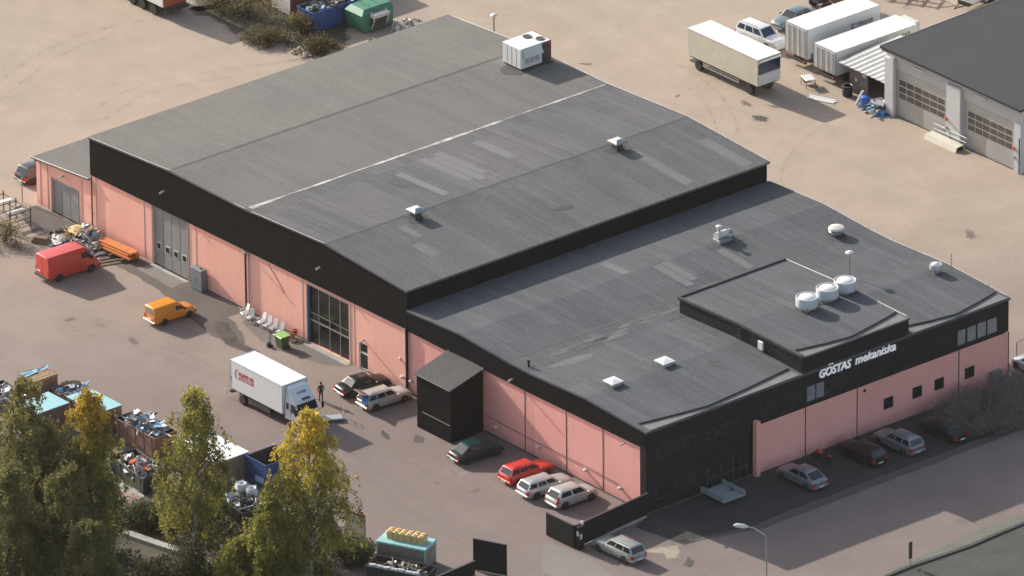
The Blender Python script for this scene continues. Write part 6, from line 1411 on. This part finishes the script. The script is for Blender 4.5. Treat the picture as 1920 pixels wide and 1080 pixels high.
q = MB(); q.bbox(-.28,.30,-.74,.74,.06,2.0,.02); q.build('body', M('blue_grey_cabinet',(.17,.19,.20),(.145,.165,.175),1,.5), t)
q = MB(); q.box(-.295,-.281,-.70,-.01,.15,1.93); q.box(-.295,-.281,.01,.70,.15,1.93); dd = q.build('door', M('blue_grey_door',(.19,.21,.22),(.165,.185,.195),1,.45), t)
q = MB(); q.box(-.32,-.296,-.08,-.04,.95,1.15); q.build('handle', STEEL, dd)
q = MB(); q.bbox(-.05,.1,-.35,-.2,1.99,2.12,.02); q.build('vent', DARKMETAL, t)
# scrap and beams by the lean-to
heap('scrap_heap','heap of white and grey scrap bags and sheets behind the red van','scrap heap',(-2.0,70.5,0),1.5,2.7,1.25,150,[SHEETW,SCRAPG,WHITED,SHEETW,DARKMETAL,CREAM,STEEL,SCRAPY],19,size=(.35,.95),sheets=.55)
heap('rubbish_heap','blue and white bags at the near end of the scrap heap by the red van','rubbish heap',(-3.6,71.4,0),.8,.9,.6,26,[WHITED,NAVY,SHEETW,CREAM],20,size=(.35,.9),sheets=.5)
q = MB(); r = random.Random(4)
for l in range(3):
    for k in range(6-l):
        x = -1.55+k*.22+l*.11; y0 = r.uniform(-.25,.25); q.bbox(x,x+.19,-2.0+y0,2.1+y0,.3+l*.2,.3+l*.2+.18,.015,0)
for y in (-1.4,0,1.5): q.box(-1.9,-.2,y-.09,y+.09,.02,.29,1)
tag(q.build('beam_stack', [ORANGEW, M('dark_bearer',(.09,.065,.045),(.13,.09,.06),2,.8)], loc=(-.25,66.7,0), rz=R(4)), 'stack of orange painted beams on bearers along the pink wall', 'beams')
planks('plank_stack','dark boards lying on the ground beside the orange beams','planks',(-2.7,65.3,.02),R(-18),3,2.6,.3,M('dark_board',(.09,.065,.045),(.13,.09,.06),2,.8),61,1,.3)
# rack and low fence at the left edge
t = thing('storage_rack','grey tubular rack with pale boards at the left edge','rack',(at(12,415).x,at(12,415).y,0),R(-4))
q = MB()
for x in (-1.1,1.0):
    for y in (-2.2,0,1.9): q.tube([(x,y,0),(x,y,1.9)], .05, 5)
for z in (.9,1.6):
    for x in (-1.1,1.0): q.tube([(x,-2.3,z),(x,2.0,z)], .045, 5)
    for y in (-2.2,0,1.9): q.tube([(-1.2,y,z),(1.1,y,z)], .04, 5)
q.build('frame', DARKMETAL, t)
for bx in ((-1.0,.9,.2,.7,1.65,1.72),(-.9,.8,-1.2,-.9,.95,1.02),(-1.0,.6,-1.9,-1.6,1.65,1.7)): q = MB(); q.box(*bx); q.build('board', WHITED, t)
def post(label, loc, h, mat=STEEL):
    q = MB(); q.lathe([(.05,0),(.05,h),(.07,h),(.07,h+.05),(.01,h+.07)], (0,0,0), n=8); return tag(q.build('metal_post', mat, loc=loc), label, 'post', 'posts by the lean-to')
p = at(42,380); post('thin pale post standing left of the lean-to corner', p, 2.3)
p = at(20,440); post('dark post at the front of the left edge rack', p, 3.0, DARKMETAL)
q = MB(); q.bbox(-.5,.5,-.06,.06,0,.22,.02); tag(q.build('kerb_block', WHITED, loc=at(33,390), rz=R(20)), 'pale block lying by the post left of the lean-to', 'block')
q = MB(); q.bbox(-.9,.9,-.35,.35,0,.3,.05); q.bbox(-.7,.5,-.25,.3,.3,.5,.04); tag(q.build('timber_pile', M('brown_timber',(.15,.10,.065),(.21,.14,.09),1.5,.8), loc=at(80,455), rz=R(-60)), 'low pile of brown timber between the rack and the scrap heap', 'timber')
# street lamps and posts
t = thing('street_lamp','tall street lamp with a long arm and a white head in front of the entrance','street lamp',at(1437,1131),R(0))
q = MB(); q.lathe([(.11,0),(.11,1.0),(.07,1.05),(.055,5.6)], (0,0,0), n=8); q.tube([(0,0,5.55),(-.12,.1,6.0),(-.75,.62,6.55),(-1.25,1.05,6.72)], .045, 6); q.build('pole', STEEL, t)
q = MB(); q.tube([(-1.1,.93,6.68),(-1.35,1.14,6.74),(-1.8,1.55,6.80),(-1.95,1.68,6.78)], [.08,.19,.17,.05], 8); q.build('lamp_head', PLASTIC, t)
t = thing('yard_lamp','tall yard lamp with a flat white head rising behind the hall roof','street lamp',at(927,130))
q = MB(); q.lathe([(.1,0),(.07,1.2),(.05,5.0)], (0,0,0), n=8); q.build('pole', DARKMETAL, t)
q = MB(); q.lathe([(.05,4.98),(.28,5.02),(.32,5.1),(.22,5.2),(.02,5.24)], (0,0,0), n=14); q.build('lamp_head', PLASTIC, t)
t = thing('sign_post','dark narrow sign on a post by the kerb of the street','sign',at(1707,1063))
q = MB(); q.tube([(0,0,0),(0,0,1.1)], .045, 6); q.tube([(-.35,-.05,.55),(.3,.05,.4)], .03, 5); q.build('post', STEEL, t)
q = MB(); q.bbox(-.17,.17,-.05,.05,.75,2.2,.02); q.build('panel', M('dark_sign_panel',(.035,.035,.04),(.05,.05,.055),2,.5), t)
# mesh fence at the right edge
t = thing('wire_fence','thin wire mesh fence at the right edge beyond the front wall','fence',(41.2,1.6,0),R(8))
q = MB()
for x in (0,1.6,3.2,4.8): q.tube([(x,0,0),(x,0,1.9)], .04, 5)
q.tube([(0,0,1.88),(4.8,0,1.88)], .03, 5); q.build('post', M('brown_steel',(.14,.11,.08),(.18,.14,.10),2,.6), t)
q = MB()
for i in range(33): q.tube([(i*.15,0,.05),(i*.15,0,1.85)], .006, 3, cap=False)
for i in range(13): q.tube([(0,0,.1+i*.145),(4.8,0,.1+i*.145)], .006, 3, cap=False)
q.build('mesh', STEEL, t)
post_ = None
# ---- back yard, right side: shed, table, planks, barrel, heap, loading ramp
t = thing('open_shed','open fronted dark shed with a corrugated pale roof between trailer and garage','shed',(67.6,47.4,0))
q = MB(); 
for x, y in ((0,-.2),(0,4.6),(5.8,-.2),(5.8,4.6)): q.bbox(x-.09,x+.09,y-.09,y+.09,0,2.75,.01)
q.box(5.7,5.78,-.1,4.5,0,2.7); q.box(.1,5.7,4.5,4.56,0,2.7); q.build('frame', M('shed_timber',(.10,.075,.06),(.14,.10,.08),1.5,.85), t)
q = MB(); r = random.Random(6)
for i in range(12): q.box(-.06,.0,2.3+i*.185,2.3+i*.185+.17,.05,2.68+r.uniform(-.05,.02))
q.build('front_board', M('grey_brown_board',(.13,.105,.095),(.19,.16,.145),1.2,.85,fine=.2), t)
q = MB(); q.box(-.08,-.061,2.55,3.0,1.75,2.3); q.box(-.08,-.061,3.7,3.95,1.1,1.4); q.build('notice', WHITED, t)
q = MB(); n = 72
for i in range(n):
    y0, y1 = -1.0+i*6.2/n, -1.0+(i+1)*6.2/n; w_ = lambda y: .035*math.sin((y+1)/6.2*2*math.pi*9)
    q.quad((-.9,y0,2.72+w_(y0)),(6.2,y0,3.25+w_(y0)),(6.2,y1,3.25+w_(y1)),(-.9,y1,2.72+w_(y1)))
    q.quad((-.9,y1,2.67+w_(y1)),(6.2,y1,3.2+w_(y1)),(6.2,y0,3.2+w_(y0)),(-.9,y0,2.67+w_(y0)))
    q.quad((-.9,y0,2.67+w_(y0)),(-.9,y0,2.72+w_(y0)),(-.9,y1,2.72+w_(y1)),(-.9,y1,2.67+w_(y1)))
q.build('roof', M('weathered_sheet_roof',(.52,.52,.50),(.44,.44,.42),.8,.5,.2), t)
t = thing('work_table','small white topped steel table standing on the gravel near the trailers','table',(65.5,55.1,0),R(-20))
q = MB(); q.bbox(-.45,.45,-.65,.65,.70,.78,.02); q.build('tabletop', PLASTIC, t)
for x in (-.38,.38):
    for y in (-.58,.58):
        q = MB(); q.tube([(x,y,.7),(x*1.25,y*1.1,0)], .03, 5); q.build('leg', DARKMETAL, t)
q = MB(); q.tube([(-.45,-.6,.3),(.45,-.6,.3),(.45,.6,.3)], .025, 5); q.bbox(-.3,.3,.1,.6,.25,.5,.03); q.build('shelf', DARKMETAL, t)
planks('plank_stack','white boards lying on the gravel beside the long trailer shadow','planks',(64.75,52.2,.02),R(112),4,2.6,.16,WHITE,71,1,.05)
t = thing('barrel','black barrel with a pale rim against the corner of the open shed','barrel',(66.6,51.3,0))
q = MB(); q.lathe([(.38,0),(.44,.12),(.45,.3),(.42,.34),(.45,.38),(.45,.62),(.42,.66),(.44,.7),(.42,.95)], (0,0,0), n=18); q.build('body', RUBBER, t)
q = MB(); q.lathe([(.42,.95),(.44,.98),(.40,.99),(.36,.93),(.02,.92)], (0,0,0), n=18); q.build('lid', STEEL, t)
t = thing('barrel','blue plastic barrel among the scrap at the foot of the shed','barrel',(66.2,48.5,0))
q = MB(); q.lathe([(.34,0),(.42,.12),(.43,.5),(.41,.54),(.43,.58),(.40,.95),(.30,1.02),(.02,1.03)], (0,0,0), n=18); q.build('body', M('bright_blue_plastic',(.03,.13,.55),(.03,.11,.46),2,.4), t)
q = MB(); q.lathe([(.06,1.02),(.06,1.08),(.01,1.09)], (.18,0,0), n=8); q.build('cap', RUBBER, t)
heap('scrap_heap','heap of white sheeting and scrap at the foot of the open shed by the garage','scrap heap',(66.5,47.2,0),.75,1.25,.9,70,[SHEETW,WHITED,SCRAPG,SHEETW,DARKMETAL,TARPB],23,size=(.3,.85),sheets=.6)
t = thing('leaning_post','pale square post leaning by the blue barrel','post',(65.9,49.4,0)); q = MB(); q.add([(-.1,-.1,0),(.1,-.1,0),(.1,.1,0),(-.1,.1,0),(.35,-.5,1.3),(.55,-.5,1.3),(.55,-.3,1.3),(.35,-.3,1.3)], [(4,5,6,7),(0,1,5,4),(1,2,6,5),(2,3,7,6),(3,0,4,7)]); q.build('shaft', CREAM, t)
t = thing('loading_step','low cream step platform with a white tubular handrail by the garage doors','step',(66.05,38.2,0))
q = MB(); q.add([(-.55,-2.0,0),(.45,-2.0,0),(.45,2.0,0),(-.55,2.0,0),(-.35,-2.0,.42),(.4,-2.0,.5),(.4,2.0,.5),(-.35,2.0,.42)], [(4,5,6,7),(0,1,5,4),(1,2,6,5),(2,3,7,6),(3,0,4,7)]); q.build('platform', CREAM, t)
q = MB(); q.box(-.3,.35,-2.03,-2.005,.05,.4); q.build('end_opening', RUBBER, t)
q = MB()
for y in (-1.9,0,1.7): q.tube([(.55,y,0),(.55,y,1.15)], .035, 5)
for z in (.7,1.15): q.tube([(.55,-2.2,z),(.55,1.9,z)], .045, 6)
q.tube([(.8,-2.3,1.0),(.8,1.9,1.0)], .04, 6); q.tube([(.55,-2.2,1.15),(.8,-2.3,1.0)], .035, 5); q.tube([(.55,1.9,1.15),(.8,1.9,1.0)], .035, 5); q.build('handrail', PLASTIC, t)
# ---- behind the hall: container, blue skip, green compactor, stones
lidded('rust brown container with a white painted end behind the hall', [(41.2,96.0),(51.0,96.0),(51.0,98.6),(41.2,98.6)], 3.0, RUST, BROWN)
t_ = [o for o in COL.objects if o.get('label','').startswith('rust brown container')][0]
q = MB(); q.box(-4.99,-4.96,-1.29,1.29,.1,2.9); q.build('end_panel', WHITE, t_)
skip('long blue open skip behind the hall', (43.0,92.9,0), R(0), 5.4, 2.3, 1.9, M('royal_blue_paint',(.03,.085,.29),(.035,.09,.24),1.0,.5), 'rubbish_skip')
heap('scrap_heap','grey blue pipes and scrap lying in the long blue skip','scrap heap',(43.2,92.9,1.45),2.0,.8,.6,50,[SCRAPG,DARKMETAL,M('blue_grey_scrap',(.24,.32,.36),(.18,.24,.28),2,.5),DARKMETAL],27,size=(.4,1.2),sheets=.2)
t = thing('waste_compactor','green waste compactor with a white hopper frame behind the hall','compactor',(45.3,90.0,0),R(0))
q = MB(); q.add([(-1.7,-1.2,.15),(1.5,-1.2,.15),(1.5,1.2,.15),(-1.7,1.2,.15),(-1.95,-1.2,1.7),(1.6,-1.2,1.7),(1.6,1.2,1.7),(-1.95,1.2,1.7),(-1.5,-.9,2.15),(1.5,-.9,2.15),(1.5,.9,2.15),(-1.5,.9,2.15)], [(3,2,1,0),(0,1,5,4),(1,2,6,5),(2,3,7,6),(3,0,4,7),(4,5,9,8),(5,6,10,9),(6,7,11,10),(7,4,8,11),(8,9,10,11)]); q.build('body', GREEN, t)
q = MB(); q.tube([(-1.0,-1.3,.3),(-1.0,-1.75,1.2),(-1.0,-1.3,1.9)], .07, 6); q.tube([(.6,-1.3,.3),(.6,-1.75,1.2),(.6,-1.3,1.9)], .07, 6); q.bbox(-1.1,.7,-1.85,-1.25,1.45,1.75,.04); q.build('hopper_frame', WHITED, t)
q = MB(); q.box(-.95,.55,-1.5,-1.21,.4,1.4); q.build('hopper', DARKMETAL, t)
q = MB()
for x in (-.6,.4): q.box(x-.05,x+.05,-1.0,1.0,2.152,2.19)
q.build('rib', GREEN, t)
STONE = M('pale_stone',(.50,.46,.40),(.34,.31,.27),1.5,.9)
p = at(572,98); heap('stone_pile','pile of pale stones at the edge of the weeds behind the hall','stones',p,1.3,1.0,.5,40,[STONE,WHITED,STONE],41,size=(.2,.45),sheets=0)
p = at(757,48); heap('stone_pile','scatter of pale stones and blocks beside the green compactor','stones',p,1.8,1.2,.4,44,[STONE,WHITED,SCRAPG],43,size=(.2,.5),sheets=0)
# ---- person beside the truck
def person(label, loc, rz):
    t = thing('person', label, 'person', loc, rz)
    me = bpy.data.meshes.new('body'); J = {}
    V = [(0,0,.95,.15,.12),(0,.01,1.10,.145,.11),(0,.015,1.28,.17,.115),(0,.0,1.43,.135,.09),(0,.005,1.52,.062,.062),(0,.02,1.60,.085,.098),(0,.025,1.70,.088,.10),(0,.015,1.765,.05,.06),
         (.10,0,.88,.098,.10),(.11,.01,.50,.068,.07),(.12,-.015,.10,.048,.05),(.125,.10,.035,.045,.035),(-.10,0,.88,.098,.10),(-.12,.03,.50,.068,.07),(-.13,.02,.10,.048,.05),(-.135,.135,.035,.045,.035),
         (.19,0,1.42,.07,.07),(.27,-.01,1.15,.05,.05),(.235,.10,.93,.038,.038),(.21,.15,.86,.036,.028),(-.19,0,1.42,.07,.07),(-.27,-.01,1.15,.05,.05),(-.235,.10,.93,.038,.038),(-.21,.15,.86,.036,.028)]
    E_ = [(0,1),(1,2),(2,3),(3,4),(4,5),(5,6),(6,7),(0,8),(8,9),(9,10),(10,11),(0,12),(12,13),(13,14),(14,15),(3,16),(16,17),(17,18),(18,19),(3,20),(20,21),(21,22),(22,23)]
    me.from_pydata([v[:3] for v in V], E_, []); o = bpy.data.objects.new('body', me); COL.objects.link(o)
    sk_ = o.modifiers.new('skin','SKIN'); 
    for i, v in enumerate(V): me.skin_vertices[0].data[i].radius = (v[3], v[4])
    me.skin_vertices[0].data[0].use_root = True
    ss = o.modifiers.new('smooth','SUBSURF'); ss.levels = 2; ss.render_levels = 2
    bpy.context.view_layer.update()
    m2 = bpy.data.meshes.new_from_object(o.evaluated_get(bpy.context.evaluated_depsgraph_get())); bpy.data.objects.remove(o)
    m2.materials.clear()
    for m_ in (M('skin',(.50,.30,.21),(.46,.27,.19),5,.5), M('black_jacket',(.014,.014,.017),(.022,.021,.024),4,.7), M('black_navy_trousers',(.014,.018,.035),(.02,.024,.04),4,.7), RUBBER): m2.materials.append(m_)
    for f in m2.polygons:
        f.use_smooth = True; c = f.center
        f.material_index = 0 if c.z > 1.50 or (abs(c.x) > .17 and c.z < .915) else (1 if c.z > .93 or (abs(c.x) > .19 and c.z > .9) else 2)
        if c.z < .075: f.material_index = 3
    o = bpy.data.objects.new('body', m2); COL.objects.link(o); o.parent = t
    q = MB(); q.lathe([(.075,1.60),(.098,1.66),(.10,1.72),(.08,1.785),(.03,1.81),(.005,1.813)], (0,.005,0), n=14); q.v = [(x, y-.012 if y < 0 else y*.82-.012, z+(.03 if y > .03 and z < 1.7 else 0)) for x,y,z in q.v]; q.build('hair', M('dark_hair',(.02,.015,.012),(.035,.026,.02),6,.6), t)
    q = MB(); q.lathe([(.012,-.012),(.016,0),(.008,.02)], (0,.125,1.655), n=8)
    for s_ in (1,-1): q.lathe([(.01,-.02),(.02,0),(.01,.025)], (s_*.095,.02,1.655), n=8)
    q.build('face', M('skin',(.5,.3,.21)), t)
    for s_ in (1,-1):
        q = MB(); hx, hy, hz = s_*.21, .155, .85
        q.bbox(hx-.018,hx+.018,hy-.035,hy+.04,hz-.06,hz+.03,.012)
        for k in range(4): yy = hy-.03+k*.02; ll = (.062,.075,.07,.055)[k]; q.tube([(hx,yy,hz-.055),(hx-s_*.004,yy+.004,hz-.055-ll*.55),(hx-s_*.016,yy+.008,hz-.055-ll)], [.009,.009,.007], 5)
        q.tube([(hx,hy+.04,hz+.0),(hx-s_*.012,hy+.065,hz-.03),(hx-s_*.018,hy+.066,hz-.06)], [.010,.010,.008], 5)
        q.build('hand', M('skin',(.5,.3,.21)), t)
    return t
person('person in black jacket and dark trousers standing beside the box truck cab', at(602,753), R(-20))
t = thing('pallet_jack','pale grey sheet metal cart on the ground in front of the truck cab','cart',at(622,788),R(-30))
q = MB(); q.bbox(-.9,.9,-.45,.45,.18,.30,.03); q.build('deck', M('pale_blue_grey_sheet',(.36,.40,.43),(.31,.35,.38),1.2,.4), t)
q = MB(); q.tube([(.9,-.4,.3),(1.0,-.4,1.0),(1.0,.4,1.0),(.9,.4,.3)], .03, 5); q.tube([(.95,-.4,.65),(.95,.4,.65)], .025, 5); q.build('handle', STEEL, t)
for x in (-.65,.65):
    for s_ in (1,-1):
        q = MB(); q.lathe([(.03,-.03),(.09,-.03),(.09,.03),(.03,.03)], (x,s_*.36,.09), 'y', 10); q.build('wheel', RUBBER, t)
# ------------------------------------------------------------------ the air between the aeroplane and the ground
hz = MB(); hz.box(-620, 260, -720, 260, -1.0, 430)
hm = bpy.data.materials.new('thin_warm_haze'); hm.use_nodes = True; hn = hm.node_tree; hn.nodes.clear()
ho = hn.nodes.new('ShaderNodeOutputMaterial'); hv = hn.nodes.new('ShaderNodeVolumePrincipled')
hv.inputs['Color'].default_value = (.96, .90, .80, 1); hv.inputs['Density'].default_value = .000013; hv.inputs['Anisotropy'].default_value = .15
hn.links.new(hv.outputs[0], ho.inputs['Volume'])
tag(hz.build('haze', hm), kind='stuff')
